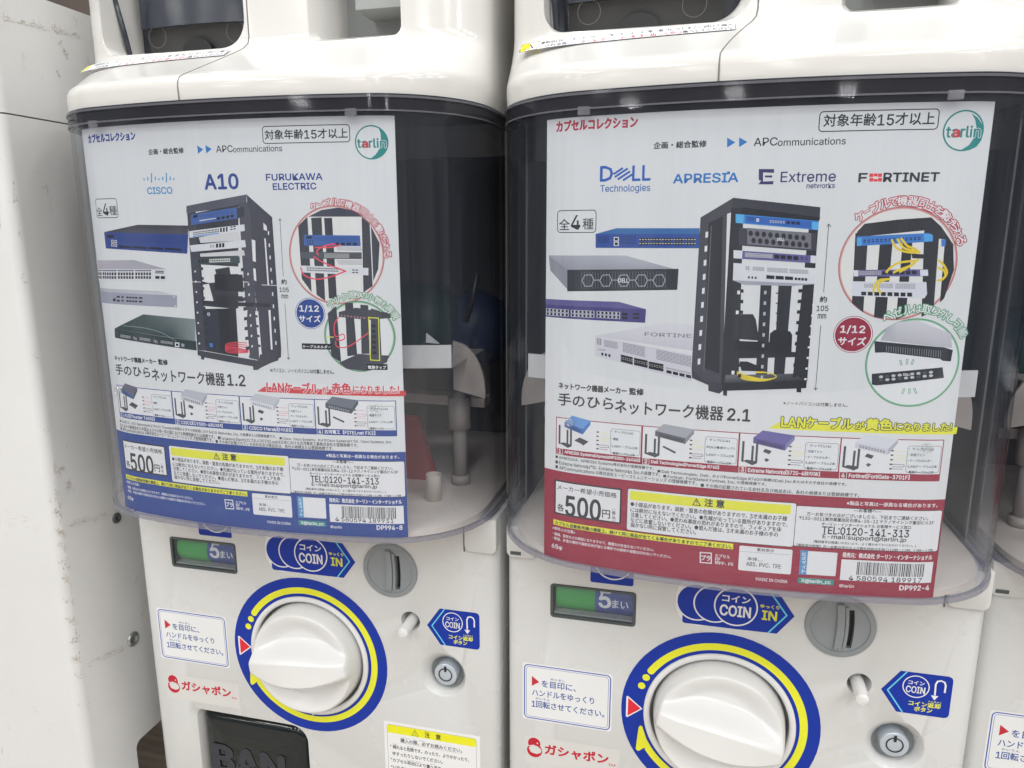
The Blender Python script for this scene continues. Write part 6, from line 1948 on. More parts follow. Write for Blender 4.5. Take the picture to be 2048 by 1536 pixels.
    for r in rs:
        for k in range(NA):
            t = 2 * math.pi * k / NA
            x, y = r * math.cos(t), r * math.sin(t)
            v.append((x, y, hgt(x, y)))
    for k in range(NA):
        f.append((0, 1 + k, 1 + (k + 1) % NA))
    for i in range(NR - 1):
        for k in range(NA):
            a, b = 1 + i * NA + k, 1 + i * NA + (k + 1) % NA
            f.append((a, a + NA, b + NA, b))
    base = len(v)
    for k in range(NA):
        t = 2 * math.pi * k / NA
        v.append((rad * math.cos(t), rad * math.sin(t), -0.009))
    for k in range(NA):
        a, b = 1 + (NR - 1) * NA + k, 1 + (NR - 1) * NA + (k + 1) % NA
        f.append((a, base + k, base + (k + 1) % NA, b))
    bpy.data.objects.remove(knob)
    knob = mesh_obj('knob', v, f, M['knob'], root, True)
    smooth_by_angle(knob, 50)
    knob.location = (0.0644, 0, -0.02)
    knob.rotation_euler = (0, -math.radians(6), 0)

    # coin slot disc
    ring = ring_c(0.1299, 0.0541, 0.0197, 72)
    v, f = plate(ring, -0.003, 0.0012, 0.0009)
    disc = mesh_obj('coin_slot', v, f, M['grey'], root)
    def arcbar(x, y0, y1, w, bow, z0, z1):
        ps, qs = [], []
        for k in range(13):
            t = k / 12
            yy = y0 + (y1 - y0) * t
            xx = x + bow * (1 - (2 * t - 1) ** 2)
            ps.append((xx - w / 2, yy))
            qs.append((xx + w / 2, yy))
        return plate(qs + ps[::-1], z0, z1)
    cut(disc, [loft([at_z(ring_c(0.1299, 0.0541, 0.0160, 64), 0.0004), at_z(ring_c(0.1299, 0.0541, 0.0176, 64), 0.003)]),
               arcbar(0.1353, 0.0408, 0.0652, 0.0030, 0.0007, -0.02, 0.01)])
    smooth_by_angle(disc, 30)
    v, f = arcbar(0.1290, 0.0397, 0.0687, 0.0044, 0.0009, 0.0000, 0.0024)
    rib = mesh_obj('slot_rib', v, f, M['grey'], disc)
    bake_bevel(rib, 0.0005, 2)
    v, f = arcbar(0.1326, 0.0405, 0.0670, 0.0018, 0.0008, 0.0000, 0.0016)
    rib = mesh_obj('slot_rib', v, f, M['grey'], disc)
    v, f = box_vf(0.131, 0.140, 0.039, 0.067, -0.006, -0.0032)
    mesh_obj('slot_opening', v, f, M['black'], disc)

    # coin return rod
    path = [(0.1434, 0.0178, -0.024), (0.1431, 0.0168, 0.004), (0.1429, 0.0161, 0.0122)]
    v, f = tube(path, 0.0038, 28)
    v2, f2 = tube([(0.1429, 0.0161, 0.0122), (0.14285, 0.01605, 0.0130), (0.1428, 0.0160, 0.0134)], 0.0038, 28)
    n2 = 28
    v2 = v2[:n2] + [(0.14285 + (x - 0.14285) * 0.9, 0.01605 + (y - 0.01605) * 0.9, z) for x, y, z in v2[n2:2 * n2]] + [(0.1428 + (x - 0.1428) * 0.62, 0.0160 + (y - 0.016) * 0.62, z) for x, y, z in v2[2 * n2:]]
    rod = mesh_obj('return_button', *merge((v, f), (v2, f2)), M['knob'], root, True)
    smooth_by_angle(rod, 45)
    v, f = plate(ring_c(0.1434, 0.0182, 0.0067, 36), -0.030, -0.018)
    mesh_obj('return_hole', v, f, M['dgrey'], root)

    # lock
    v, f = plate(ring_c(0.1669, -0.0207, 0.0081, 56), -0.02, -0.0024, 0.0007)
    lk = mesh_obj('lock', v, f, M['steel'], root, True)
    smooth_by_angle(lk, 50)
    rr = [at_z(ring_c(0.1669, -0.0205, r, 40), -0.0021) for r in (0.0050, 0.0042)]
    v, f = loft(rr, False, False)
    mesh_obj('key_ring', v, f, M['black'], lk)
    v, f = box_vf(0.16615, 0.16765, -0.0182, -0.0142, -0.0024, -0.0019)
    mesh_obj('key_notch', v, f, M['black'], lk)
    v, f = loft([at_z(ring_c(0.1670, -0.0212, 0.01175, 48), -0.0074), at_z(ring_c(0.1670, -0.0212, 0.01170, 48), -0.0120)], False, True)
    mesh_obj('lock_well', v, f, M['well'], root, True)

    # signs on the panel
    ink = Ink(flat_ink(0.00012), light=0.62, bend=False)
    # small blue sign behind the case edge
    ink.rrect(B, 0, 0, 1.4, -18.0, 64.7, 9.0, 92.0)
    ink.annulus(-3.7, 79.6, 12.0, 11.1, WH)
    ink.build('blue_round_sign', M['sticker'], root)
    # COIN IN
    ink = Ink(flat_ink(0.00012), light=0.62, bend=False)
    ink.rrect((205, 205, 203), 0, 0, 12.6, 35.3, 43.4, 62, 75.4)
    ink.poly(ring_rr(39.6, 75, 44.2, 60, 1.8, 4), B)
    ink.poly([(70, 44.2), (95.1, 44.4), (104.4, 57.0), (95.4, 70.0), (70, 70.0)], B)
    for x in (47.6, 58.0, 70.7):
        ink.disc(x, 59.0, 12.8 if x > 60 else 12.3, WH)
        ink.disc(x, 59.0, 11.9 if x > 60 else 11.4, B)
    ink.stroke([(90.6, 70.0), (100.0, 57.0), (90.2, 44.3)], 0.9, (85, 165, 225))
    ink.text('コイン', 62.6, 78.8, 64.0, 4.4, WH, 0.55)
    ink.text('COIN', 61.7, 79.4, 56.0, 6.9, WH, 0.95)
    ink.text('ゆっくり', 84.9, 95.6, 61.4, 2.3, Y, 0.3)
    ink.text('IN', 86.2, 94.4, 55.6, 5.8, Y, 0.8)
    ink.build('coin_in_sign', M['sticker'], root)
    # coin return sign
    ink = Ink(flat_ink(0.00012), light=0.62, bend=False)
    ink.poly([(155.4, 17.0), (164.4, 30.4), (165.4, 30.4)] + ring_rr(170, 192.6, 3.6, 30.5, 2.4, 5)[7:] [:12] + [(192.0, 30)] + [(165.4, 3.6), (164.4, 3.6)][:0], B) if False else None
    ink.poly([(155.4, 17.0), (164.8, 3.6), (190.2, 3.6), (191.9, 4.3), (192.6, 6.0), (192.6, 28.1), (191.9, 29.8), (190.2, 30.5), (164.8, 30.4)], B)
    ink.stroke([(168.2, 30.3), (158.9, 17.0), (168.2, 3.7)], 0.8, (85, 165, 225))
    ink.disc(173.7, 21.4, 7.2, WH)
    ink.disc(173.7, 21.4, 6.6, B)
    ink.text('コイン', 169.4, 178.0, 23.9, 2.4, WH, 0.2)
    ink.text('COIN', 168.6, 178.6, 19.4, 4.2, WH, 0.45)
    ink.stroke([(184.0, 17.4), (183.8, 24.6), (184.6, 26.6), (186.4, 27.2), (188.2, 26.5), (189.0, 24.6), (188.9, 19.8)], 0.95, WH)
    ink.poly([(182.0, 17.2), (186.0, 17.2), (184.0, 14.2)], WH)
    ink.text('コイン返却', 170.9, 187.6, 10.6, 3.1, Y, 0.36)
    ink.text('へんきゃく', 181.0, 187.8, 13.1, 1.1, Y, 0.08)
    ink.text('ボタン', 174.2, 183.6, 7.2, 2.9, Y, 0.36)
    ink.build('coin_return_sign', M['sticker'], root)
    # handle instructions
    ink = Ink(flat_ink(0.00010), light=0.70, bend=False)
    TX = (60, 82, 140)
    ink.rrect((200, 208, 218), 0, 0, 2.0, -62.0, -40.5, -2.0, 1.8)
    ink.rrect((196, 207, 222), (44, 72, 150), 0.7, 2.8, -60.6, -39.2, -3.4, 0.4)
    ink.rrect(0, (44, 72, 150), 0.25, 2.2, -59.3, -37.9, -4.7, -0.9)
    ink.poly([(-55.6, -7.6), (-50.5, -11.4), (-55.6, -15.0)], (165, 35, 48))
    ink.text('を目印に、', -48.9, -26.0, -12.2, 5.0, TX, 0.36)
    ink.text('めじるし', -42.9, -33.2, -8.1, 1.5, TX, 0.08)
    ink.text('ハンドルをゆっくり', -55.4, -13.8, -19.6, 4.8, TX, 0.36)
    ink.text('かいてん', -53.0, -43.2, -23.8, 1.5, TX, 0.08)
    ink.text('1回転させてください。', -55.6, -6.9, -28.0, 5.0, TX, 0.40)
    ink.build('instruction_sticker', M['sticker'], root)
    # red brand sticker
    ink = Ink(flat_ink(0.00008), light=0.66, bend=False)
    RR_ = (158, 20, 40)
    ink.rrect((176, 175, 172), 0, 0, 0.5, -60.2, -74.0, 4.0, -52.6)
    ink.disc(-53.8, -58.4, 4.3, RR_)
    ink.disc(-53.5, -63.8, 5.3, RR_)
    ink.poly([(-57.6, -62.6), (-56, -60.2), (-51.5, -60.2), (-48.6, -62.8), (-49.2, -65.0), (-52, -66.4), (-56, -65.6)], (178, 177, 174))
    ink.stroke([(-58.2, -61.0), (-54, -59.9), (-49.5, -62.0)], 0.5, (178, 177, 174))
    ink.disc(-51.6, -58.0, 0.55, (178, 177, 174))
    ink.text('ガシャポン', -46.2, -3.6, -61.4, 7.8, RR_, 1.15)
    ink.text('TM', -3.4, 1.2, -65.2, 1.7, RR_, 0.2)
    ink.build('brand_sticker', M['sticker'], root)
    # caution sticker
    ink = Ink(flat_ink(0.00010), light=0.66, bend=False)
    ink.rrect((203, 208, 213), 0, 0, 0.6, 120.4, -141.0, 192.0, -62.3)
    ink.rrect((206, 212, 217), (110, 112, 110), 0.25, 1.8, 122.8, -139.5, 189.2, -64.9)
    ink.poly(ring_rr(122.9, 189.1, -71.4, -65.0, (0.1, 0.1, 1.8, 1.8), 5), (212, 190, 30))
    ink.stroke([(144.0, -66.0), (146.4, -70.6), (141.6, -70.6)], 0.3, (50, 48, 30), True)
    ink.stroke([(144.0, -67.6), (144.0, -69.6)], 0.35, (50, 48, 30))
    ink.text('注　意', 151.3, 163.2, -68.4, 4.1, (40, 40, 35), 0.35)
    K = (62, 66, 72)
    ink.text('ちゅう', 151.2, 154.4, -65.9, 0.9, K)
    ink.text('購入の際、必ずお読みください。', 132.8, 178.8, -76.2, 3.2, K, 0.3)
    ink.text('こうにゅう　　さい　かなら', 133, 151, -73.9, 0.8, K)
    ink.stroke([(132.8, -78.2), (178.6, -78.4)], 0.16, K)
    ink.text('•', 124.6, 125.6, -82.0, 1.0, K)
    ink.text('倒れると危険です。のったり、よりかかったり、', 126.6, 183.8, -82.6, 3.1, K, 0.28)
    ink.text('たお　　　　きけん', 126.8, 143.0, -80.3, 0.8, K)
    ink.text('ゆすったりしないでください。', 126.4, 164.1, -88.0, 3.0, K, 0.28)
    ink.text('•', 124.6, 125.6, -92.6, 1.0, K)
    ink.text('カプセル取出口より量へ手を', 126.2, 163.0, -93.6, 3.0, K, 0.28)
    ink.text('とりだしぐち　　　　おく', 137, 158, -91.4, 0.8, K)
    ink.text('いれないでください。', 126.2, 156.0, -99.2, 3.0, K, 0.28)
    ink.text('•', 124.6, 125.6, -98.9, 1.0, K)
    ink.build('caution_sticker', M['sticker'], root)

    # capsule outlet flap
    rows = []
    fr = ring_rr(-0.0345, 0.0565, -0.150, -0.0835, (0.002, 0.002, 0.012, 0.003), 8)
    def sc(k, dz):
        return [(0.011 + (x - 0.011) * k, -0.13 + (y + 0.13) * k, dz) for x, y in fr]
    v, f = loft([sc(1.0, -0.045), sc(1.0, -0.016), sc(0.993, -0.0115), sc(0.975, -0.0080), sc(0.945, -0.0056), sc(0.90, -0.0043), sc(0.78, -0.0032), sc(0.5, -0.0026)])
    fl = mesh_obj('outlet_flap', v, f, M['smoke'], root, True)
    smooth_by_angle(fl, 60)
    tv, tf = text_mesh('BAN')
    mn, mx_ = tv.min(0), tv.max(0)
    px = lambda p, dx, dy: (-0.0250 + (p[0] - mn[0]) / (mx_[0] - mn[0]) * 0.0600 + dx, -0.1330 + (p[1] - mn[1]) / (mx_[1] - mn[1]) * 0.0225 + dy)
    allv, allf = [], []
    for i, (dx, dy) in enumerate(((0, 0), (0.0009, 0), (-0.0009, 0), (0, 0.0009), (0, -0.0009), (0.0018, 0), (-0.0018, 0))):
        oo = len(allv)
        allv += [(*px(p, dx, dy), -0.0022 + 0.00001 * i) for p in tv]
        allf += [tuple(k + oo for k in q) for q in tf]
    mesh_obj('embossed_lettering', allv, allf, M['letter'], fl)
    v, f = box_vf(-0.0400, -0.0352, -0.145, -0.083, -0.035, -0.0135)
    mesh_obj('outlet_edge', v, f, M['edge'], root)

    # ------------------------------------------------ display case
    out, inn = front_outline(0.0), front_outline(0.0017)
    v, f = shell(out, inn, 0.1018, 0.3400)
    case = mesh_obj('display_case', v, f, M['clear'], root, True)
    smooth_by_angle(case, 30)
    v, f = shell(front_outline(-0.0006), front_outline(0.0020), 0.0990, 0.1017)
    r = mesh_obj('lower_lip', v, f, M['lip'], case, True)
    smooth_by_angle(r, 30)
    v, f = shell(front_outline(-0.0003), front_outline(0.0020), 0.3401, 0.3486)
    r = mesh_obj('upper_rim', v, f, M['rim'], case, True)
    smooth_by_angle(r, 30)
    for ya, yb, g in ((0.3398, 0.3406, 0.0009), (0.3466, 0.3478, 0.0011)):
        v, f = shell(front_outline(-g), front_outline(-0.0002), ya, yb)
        r = mesh_obj('rim_bead', v, f, M['lip'], case, True)
        smooth_by_angle(r, 30)
    for (tx0, tx1) in ((-0.0222, -0.0160), (0.1395, 0.1460)):
        z = case_z((tx0 + tx1) / 2)
        v, f = plate(ring_rr(tx0, tx1, 0.3372, 0.3412, 0.0005, 3), z + 0.0018, z + 0.0030, 0.0003)
        mesh_obj('case_tab', v, f, M['lip'], case)
    for nx, ny in ((-0.0242, 0.1820), (0.1483, 0.1803)):
        z = case_z(nx) + 0.0018
        v, f = loft([at_z(ring_c(nx, ny, q, 24), z + h) for q, h in ((0.0024, 0.0), (0.0022, 0.0012), (0.0014, 0.0016), (0.0011, 0.0009), (0.0006, 0.0007))], True, True)
        mesh_obj('clear_nub', v, f, M['nub'], case, True)

    # inside of the case
    v, f = box_vf(-0.0680, 0.2025, 0.1000, 0.3490, -0.186, -0.184)
    mesh_obj('inner_back', v, f, M['inner'], root)
    for sx in (-0.0690, 0.2022):
        v, f = box_vf(sx, sx + 0.0011, 0.1000, 0.3490, -0.184, -0.040)
        mesh_obj('inner_side', v, f, M['inner'], root)
        v, f = box_vf(sx - 0.0002 if sx > 0 else sx + 0.0002, sx + 0.0009 if sx > 0 else sx + 0.0013, 0.1000, 0.3490, -0.0399, -0.0370)
        mesh_obj('side_edge', v, f, M['inner2'], root)
    v, f = box_vf(-0.0675, 0.2015, 0.3270, 0.3470, -0.060, -0.056)
    mesh_obj('inner_header', v, f, M['inner2'], root)
    v, f = loft([[(x, y, z) for x, z in front_outline(0.0045, -0.18)] for y in (0.3472, 0.3486)])
    mesh_obj('inner_ceiling', v, f, M['inner'], root)
    # tray follows the case outline
    tr = front_outline(0.0062, -0.18)
    rings = [[(x, 0.0995, z) for x, z in tr], [(x, 0.1030, z) for x, z in tr], [(XC + (x - XC) * 0.985, 0.1036, z - 0.0015) for x, z in tr]]
    v, f = loft(rings)
    t_ = mesh_obj('capsule_tray', v, f, M['tray'], root)
    smooth_by_angle(t_, 30)
    # stirring wheel rail seen beside the poster
    cxw = 0.0622
    def band(y0, y1, hw, z_end, bulge, th, m=32):
        a, b = [], []
        for k in range(m + 1):
            x = cxw - hw + 2 * hw * k / m
            z = z_end + bulge * (1 - ((x - cxw) / hw) ** 2)
            a.append((x, z)); b.append((x, z - th))
        return shell(a, b, y0, y1)
    v, f = band(0.1977, 0.2116, 0.1182, 0.012, 0.020, 0.0016)
    w = mesh_obj('stirring_wheel', v, f, M['white'], root, True)
    smooth_by_angle(w, 30)
    v, f = loft([[(cxw - 0.118 + 0.236 * k / 24, y, 0.0105 + 0.019 * (1 - (2 * k / 24 - 1) ** 2)) for k in range(25)] + [(cxw + 0.118, y, -0.06), (cxw - 0.118, y, -0.06)] for y in (0.1972, 0.1982)])
    mesh_obj('wheel_floor', v, f, M['beige'], w)
    for s in (1, -1):
        X = lambda x: cxw + s * (x - cxw)
        # small fin and large curved guide plate
        v = [(X(0.1605), 0.2110, 0.0), (X(0.1605), 0.2165, -0.001), (X(0.1690), 0.2105, 0.0), (X(0.1605), 0.2110, 0.0018), (X(0.1605), 0.2165, 0.0008), (X(0.1690), 0.2105, 0.0018)]
        mesh_obj('wheel_fin', v, [(0, 1, 2), (3, 5, 4), (0, 3, 4, 1), (1, 4, 5, 2), (2, 5, 3, 0)], M['white'], w)
        pts = [(0.1705, 0.1770), (0.1705, 0.2090)]
        for k in range(9):
            t = k / 8
            pts.append((0.1725 + 0.0195 * math.sin(t * math.pi / 2), 0.2085 - 0.0285 * (1 - math.cos(t * math.pi / 2)) - 0.003 * t))
        pts.append((0.1920, 0.1720))
        r = [(X(x), y) for x, y in pts]
        v, f = loft([at_z(r, -0.0225), at_z(r, -0.0205)])
        mesh_obj('guide_plate', v, f, M['beige'], root)
        rr = [(X(0.1035), 0.1662), (X(0.1830), 0.1650), (X(0.1830), 0.1585), (X(0.1035), 0.1595)]
        v, f = loft([at_z(rr, -0.0640), at_z(rr, -0.0500)])
        mesh_obj('cross_bar', v, f, M['beige'], root)
        for y0, y1, q in ((0.1036, 0.1700, 0.0050), (0.1036, 0.1100, 0.0068), (0.1440, 0.1660, 0.0078)):
            v, f = loft([[(x, y, z - 0.046) for x, z in ring_c(X(0.1660), 0.0, q, 24)] for y in (y0, y1)])
            mesh_obj('post', v, f, M['beige'], root, True)
        v, f = loft([[(x, y, z - 0.010) for x, z in ring_c(X(0.1590), 0.0, 0.0052, 28)] for y in (0.1030, 0.1215)], True, False)
        mesh_obj('screw_boss', v, f, M['tray'], root, True)
        v, f = loft([at_z([(X(0.088), 0.1036), (X(0.1475), 0.1036), (X(0.1340), 0.1500), (X(0.1180), 0.1500)], -0.052), at_z([(X(0.085), 0.1036), (X(0.1500), 0.1036), (X(0.1350), 0.1510), (X(0.1160), 0.1510)], -0.045)])
        mesh_obj('red_shutter', v, f, M['red'], root)
    for (sx, sy, sz, r_, mm) in ((0.124, 0.212, -0.092, 0.030, 'teal'), (0.158, 0.205, -0.112, 0.030, 'cblue'), (0.190, 0.204, -0.13, 0.028, 'teal'), (0.010, 0.208, -0.10, 0.030, 'cblue'), (-0.038, 0.206, -0.105, 0.030, 'teal')):
        rings = []
        for k in range(1, 14):
            t = math.pi * k / 14
            rings.append([(sx + r_ * math.sin(t) * math.cos(2 * math.pi * j / 24), sy + r_ * math.cos(t), sz + r_ * math.sin(t) * math.sin(2 * math.pi * j / 24)) for j in range(24)])
        v, f = loft(rings)
        mesh_obj('capsule_shape', v, f, M[mm], root, True)
    v, f = tube([(0.1700, 0.2180, -0.05), (0.1750, 0.2330, -0.05), (0.1790, 0.2520, -0.05)], 0.0022, 10)
    mesh_obj('black_strap', v, f, M['black'], root, True)

    # ------------------------------------------------ hood: bottom of the upper machine
    prof = [(0.3487, 0.0596), (0.3560, 0.0601), (0.3590, 0.0596), (0.3612, 0.0580), (0.3628, 0.0555), (0.3645, 0.0520), (0.3700, 0.0414), (0.3760, 0.0302), (0.3810, 0.0216), (0.3835, 0.0185), (0.3862, 0.0169), (0.3900, 0.0163), (0.50, 0.0163)]
    rings = []
    for y, zf in prof:
        k = (zf + 0.02) / (0.0609 + 0.02)
        ksx = 1.0 - 0.012 * min(1.0, max(0.0, (y - 0.3600) / 0.03)) - (0.003 if y < 0.35 else 0)
        o = front_outline(0.0, -0.19, k, ksx)
        rings.append([(x, y, z) for x, z in o])
    v, f = loft(rings)
    hood = mesh_obj('hood', v, f, M['hood'], root, True)
    a = ring_rr(-0.0570, 0.0590, 0.3845, 0.62, (0.012, 0.016, 0.01, 0.01), 8)
    b = ring_rr(-0.0520, 0.0560, 0.3862, 0.62, (0.012, 0.016, 0.01, 0.01), 8)
    c = ring_rr(-0.0490, 0.0545, 0.3875, 0.62, (0.012, 0.016, 0.01, 0.01), 8)
    d = ring_rr(0.1020, 0.1540, 0.3872, 0.62, (0.005, 0.005, 0.01, 0.01), 8)
    e = ring_rr(0.0995, 0.1565, 0.3848, 0.62, (0.006, 0.006, 0.01, 0.01), 8)
    cut(hood, [loft([at_z(c, -0.075), at_z(c, 0.0060), at_z(b, 0.0115), at_z(a, 0.0165), at_z(a, 0.06)]),
               loft([at_z(d, -0.045), at_z(d, 0.0105), at_z(e, 0.0160), at_z(e, 0.06)])])
    smooth_by_angle(hood, 28)
    # seam between the two mouldings
    path = [(0.0432, 0.3487, 0.0594), (0.0432, 0.3560, 0.0596), (0.0433, 0.3590, 0.0590), (0.0435, 0.3612, 0.0574), (0.0443, 0.3628, 0.0550), (0.0450, 0.3645, 0.0515), (0.0480, 0.3700, 0.0410), (0.0520, 0.3760, 0.0299), (0.0560, 0.3810, 0.0214), (0.0585, 0.3835, 0.0184), (0.0606, 0.3862, 0.0168), (0.0612, 0.3900, 0.0163), (0.0613, 0.45, 0.0163)]
    v, f = tube(path, 0.00042, 6)
    mesh_obj('hood_seam', v, f, M['gap'], root)
    # smoky flap in the upper outlet
    v, f = loft([at_z(ring_rr(-0.0488, 0.0543, 0.3870, 0.50, (0.011, 0.015, 0.005, 0.005), 6), -0.050), at_z(ring_rr(-0.0488, 0.0543, 0.3870, 0.50, (0.011, 0.015, 0.005, 0.005), 6), -0.030)])
    mesh_obj('upper_outlet_back', v, f, M['smoke2'], root)
    fl = []
    for k in range(13):
        t = k / 12
        x = -0.0405 + 0.086 * t
        fl.append((x, -0.0150 - 0.004 * (2 * t - 1) ** 2))
    bk = [(x, z - 0.003) for x, z in fl]
    v, f = shell(fl, bk, 0.4090, 0.4600)
    u = mesh_obj('upper_flap', v, f, M['smoke2'], root, True)
    smooth_by_angle(u, 30)
    v, f = shell([(x, z - 0.004) for x, z in fl], [(x, z - 0.010) for x, z in fl], 0.3890, 0.4095)
    v2 = [(x, y, z - 0.006 * (0.4095 - y) / 0.02) for x, y, z in v]
    mm = plastic('charcoal_flap_plastic', (0.055, 0.055, 0.056), 0.4)
    lf = mesh_obj('lower_flap', v2, f, mm, root, True)
    smooth_by_angle(lf, 30)
    v, f = plate([(0.0005 + 0.0108 * math.cos(t), 0.3940 + 0.0075 * math.sin(t)) for t in [math.pi * 2 * k / 32 for k in range(32)]], -0.026, -0.0185)
    mesh_obj('flap_hole', v, f, M['black'], lf)
    for cxx in (-0.028, 0.030):
        v, f = loft([at_z(ring_c(cxx, 0.4035, q, 32), -0.0180) for q in (0.0066, 0.0064)], False, False)
        mesh_obj('moulding_ring', v, f, M['gap'], lf)
    v, f = tube([(-0.0450, 0.3900, -0.012), (-0.0462, 0.4050, -0.010), (-0.0490, 0.4300, -0.006)], 0.0016, 10)
    mesh_obj('flap_edge', v, f, M['smoke2'], root, True)
    # grey recess
    v, f = box_vf(0.1015, 0.1545, 0.3865, 0.50, -0.044, -0.030)
    mesh_obj('change_cup', v, f, M['recess'], root)
    v, f = box_vf(0.1200, 0.1545, 0.4060, 0.50, -0.030, -0.004)
    mesh_obj('change_cup_flap', v, f, M['recess'], root)
    # notice on the sloping ledge
    def ledge(x, y, l):
        # y: mm along the slope above its lower edge
        t = y / 1000.0
        yy = 0.3762 + t * 0.497 + x / 1000.0 * 0.018
        base = 0.0302 - (yy - 0.3760) * 1.72
        k = (base + 0.02) / 0.0809
        dx = abs(x / 1000.0 - XC)
        z = -0.02 + (0.0809 - 0.0099 * (dx / 0.1) ** 2) * k
        if dx > 0.1:
            z -= (dx - 0.1) ** 2 * 7
        return (x / 1000.0, yy + 0.00025, z + 0.0005 + l * 0.3)
    ink = Ink(ledge, light=0.75, bend=True)
    ink.rrect((215, 214, 212), (60, 70, 110), 0.3, 0.3, -60.5, 2.0, 50.5, 13.6)
    ink.rrect((220, 195, 30), (60, 60, 60), 0.3, 0.3, -60.2, 2.3, -50.0, 13.3)
    ink.stroke([(-57.5, 4.5), (-55, 10.5), (-52.6, 4.5)], 0.9, (60, 55, 20))
    ink.text('●取出口に、前のカプセルが残っていると故障の原因になります。続けて購入', -48.5, 49.5, 10.3, 4.0, (40, 42, 60), 0.2)
    ink.text('される際は、必ず', -45.5, -20.0, 5.0, 4.0, (40, 42, 60), 0.2)
    ink.text('前のカプセルを取り出してから', -19.5, 25.0, 5.0, 4.4, (200, 40, 60), 0.4)
    ink.text('購入してください。', 25.5, 49.0, 5.0, 4.0, (40, 42, 60), 0.2)
    ink.build('ledge_sticker', M['sticker'], root)
    return root

def copy_tree(o, parent=None):
    c = o.copy()
    SC.collection.objects.link(c)
    c.parent = parent
    for ch in list(o.children):
        copy_tree(ch, c)
    return c

typeset_all(MACHINE_LINES + ['BAN'] + [i[1] for i in SHARED_PRINT + LEFT_PRINT + RIGHT_PRINT if i[0] == 'T'] + [ch for i in LEFT_PRINT + RIGHT_PRINT if i[0] == 'A' for ch in i[1]])
m1 = build_machine()
m2 = copy_tree(m1)
m3 = copy_tree(m1)
m1['label'] = 'white capsule vending machine on the left behind the poster with a blue lower band'
m2['label'] = 'white capsule vending machine in the middle behind the poster with a crimson lower band'
m3['label'] = 'white capsule vending machine cut off by the right edge of the photo'
YAW = 0.0016944
m2.location = V(0.28356688, -0.00366807, -0.00196206)
m2.rotation_euler = (0, 0, YAW)
m3.location = V(0.28356688 * 2 + 0.0017, -0.00366807 * 2, -0.0265)
m3.rotation_euler = (0, 0, 2 * YAW)
for c in m2.children:
    if c.name.startswith('knob') and not c.name.startswith('knob_collar'):
        c.rotation_euler = (0, math.radians(11), 0)
for c in m2.children_recursive:
    c.data = c.data

# ------------------------------------------------------------------ posters
PX0, PY0 = -0.0381, 0.1017
def make_poster(label, loc, rotz, theme, items, pins):
    root = empty('poster', label, 'poster', loc, rotz, 'product posters inside the capsule machine fronts')
    def surf(x, y, lift):
        X = PX0 + x / 1000.0
        return (X, PY0 + y / 1000.0, case_z(X) - 0.0024 + lift)
    # paper, 0.3 mm thick, following the bend of the case
    W_, H_ = 201.0, 236.5
    xs = sorted(set([5.0 * i for i in range(int(W_ // 5) + 1)] + [W_]))
    v, f = [], []
    for x in xs:
        for y in (-0.8, H_):
            for l in (0.0, -0.0003):
                v.append(surf(x, y, l))
    for i in range(len(xs) - 1):
        a = i * 4
        f += [(a, a + 4, a + 6, a + 2), (a + 1, a + 3, a + 7, a + 5), (a, a + 1, a + 5, a + 4), (a + 2, a + 6, a + 7, a + 3)]
    f += [(0, 2, 3, 1), (len(v) - 4, len(v) - 3, len(v) - 1, len(v) - 2)]
    mesh_obj('sheet', v, f, M['paper'], root)
    flat = [i for i in items if i[0] not in ('T', 'A')]
    lett = [i for i in items if i[0] in ('T', 'A')]
    ink = Ink(surf, theme, 0.80)
    ink.run(flat)
    ink.build('printed_pictures', M['print'], root)
    under = ink.boxes
    ink = Ink(surf, theme, 0.80)
    ink.boxes = under
    ink.run(lett)
    ink.build('printed_lettering', M['print'], root)
    return root
make_poster('product poster with a blue lower band showing miniature network racks and red cables', (0, 0, 0), 0, (22, 58, 128), SHARED_PRINT + LEFT_PRINT, 0)
c_, s_ = math.cos(YAW), math.sin(YAW)
make_poster('product poster with a crimson lower band showing miniature network racks and yellow cables', V(0.28356688 - 0.00138, -0.00366807 - 0.00097, -0.00196206), YAW, (138, 24, 50), SHARED_PRINT + RIGHT_PRINT, 1)

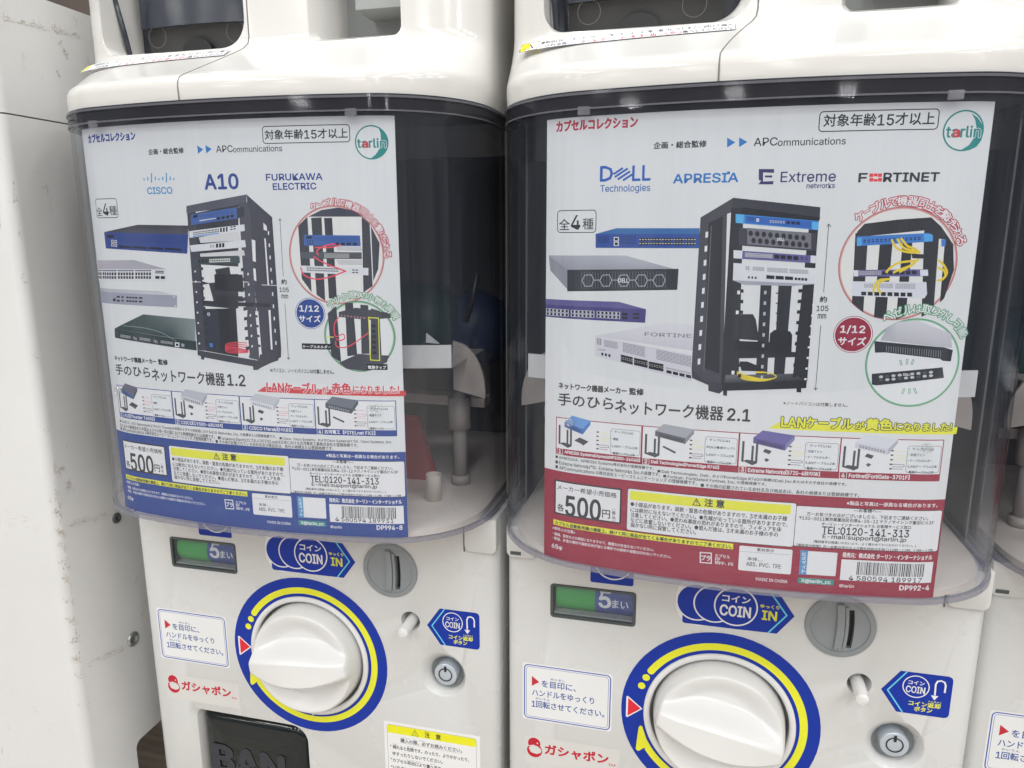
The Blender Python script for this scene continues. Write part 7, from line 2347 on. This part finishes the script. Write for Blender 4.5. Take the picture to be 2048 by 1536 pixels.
# ------------------------------------------------------------------ scuffed cabinet at the far left
def cabinet():
    root = empty('cabinet', 'tall scuffed white cabinet standing left of the first vending machine', 'cabinet', (0, 0, 0))
    r = 0.0075
    prof = ring_rr(-0.62, -0.100, -0.55, 0.0415, (0.004, 0.004, r, r), 8)
    def sec(y0, y1, name):
        v, f = loft([[(x, y, z) for x, z in prof] for y in (y0, y1)])
        o = mesh_obj(name, v, f, M['cabinet'], root)
        return o
    up = sec(0.3516, 0.4275, 'upper_panel')
    smooth_by_angle(up, 40)
    lo = sec(-0.415, 0.3506, 'lower_panel')
    nb = ring_rr(-0.56, -0.0045, -0.70, -0.1255, (0.001, 0.001, 0.006, 0.001), 6)     # (z, y)
    v, f = loft([[(x, y, z) for z, y in nb] for x in (-0.60, -0.09)])
    cut(lo, [(v, f)])
    smooth_by_angle(lo, 40)
    v, f = loft([[(x, y, z) for x, z in ring_rr(-0.615, -0.1008, -0.54, 0.0405, r, 6)] for y in (0.3505, 0.3517)])
    mesh_obj('panel_joint', v, f, M['gap'], root)
    for (y, z, rad_, mm) in ((0.0647, -0.0122, 0.0042, 'dgrey'), (-0.0385, -0.0142, 0.0060, 'screw')):
        rings = []
        for q, h in ((1.0, 0.0), (1.0, 0.0006), (0.85, 0.0016), (0.5, 0.0021), (0.45, 0.0012), (0.1, 0.0010)):
            rings.append([(-0.1002 + h, y + rad_ * q * math.cos(2 * math.pi * k / 28), z + rad_ * q * math.sin(2 * math.pi * k / 28)) for k in range(28)])
        v, f = loft(rings)
        mesh_obj('screw', v, f, M[mm], root, True)
    # scuffs and rubbed dirt along the rounded edge and across the side
    def cab(u, y, l):
        u, y = u / 1000.0, y / 1000.0
        cx_, cz_, r_ = -0.1075, 0.0340, 0.0075
        q = r_ + 0.00005 + l
        arc_ = r_ * math.pi / 2
        if u < 0:
            return (cx_ + u, y, cz_ + q)
        if u < arc_:
            t = u / r_
            return (cx_ + q * math.sin(t), y, cz_ + q * math.cos(t))
        return (cx_ + q, y, cz_ - (u - arc_))
    ink = Ink(cab, light=0.8, bend=False)
    rn = random.Random(11)
    def scuff(u0, y0, u1, y1, n, sp, w=(0.12, 0.4), ln=(0.5, 2.5), up=0.5):
        for _ in range(n):
            t = rn.random()
            u = u0 + (u1 - u0) * t + rn.gauss(0, sp)
            y = y0 + (y1 - y0) * t + rn.gauss(0, sp)
            a = math.pi / 2 + rn.gauss(0, 0.5) if rn.random() < up else rn.gauss(0, 0.35)
            L = rn.uniform(*ln)
            c = rn.choice(((176, 168, 156), (160, 152, 142), (190, 184, 174), (138, 132, 122)))
            ink.stroke([(u, y), (u + L * 0.5 * math.cos(a) + rn.gauss(0, 0.15), y + L * 0.5 * math.sin(a)), (u + L * math.cos(a), y + L * math.sin(a))], rn.uniform(*w), c)
    for yc, n in ((100, 14), (90, 26), (76, 30), (66, 12), (52, 16), (40, 26), (24, 18), (8, 30), (-8, 26), (-22, 34), (-36, 20), (-60, 12), (150, 8), (200, 8), (250, 8), (300, 8)):
        scuff(6, yc, 9.5, yc - 5, n, 1.3)
    scuff(9.5, 110, 9.8, -60, 60, 0.4, (0.10, 0.3), (1.5, 5), 1.0)
    scuff(14, 76, 50, 70.5, 60, 1.2, (0.08, 0.22), (1.5, 5.0), 0.0)
    scuff(16, -33, 48, -41, 60, 1.2, (0.08, 0.24), (1.2, 4.5), 0.0)
    scuff(16, 407.5, 76, 411.5, 110, 0.9, (0.10, 0.30), (1.0, 3.5), 0.1)
    scuff(58, 402, 63, 394, 22, 0.8, (0.2, 0.6), (1.0, 3.0), 0.8)
    scuff(54, 383, 55, 381, 10, 0.8, (0.3, 0.7), (0.5, 1.5), 0.8)
    scuff(-70, 85, 0, 78, 30, 2.5, (0.08, 0.2), (2.0, 6.0), 0.1)
    scuff(-90, -50, 0, -90, 24, 8, (0.08, 0.25), (1.0, 3.0), 0.4)
    ink.build('scuff_marks', M['sticker'], root)
    return root
cabinet()
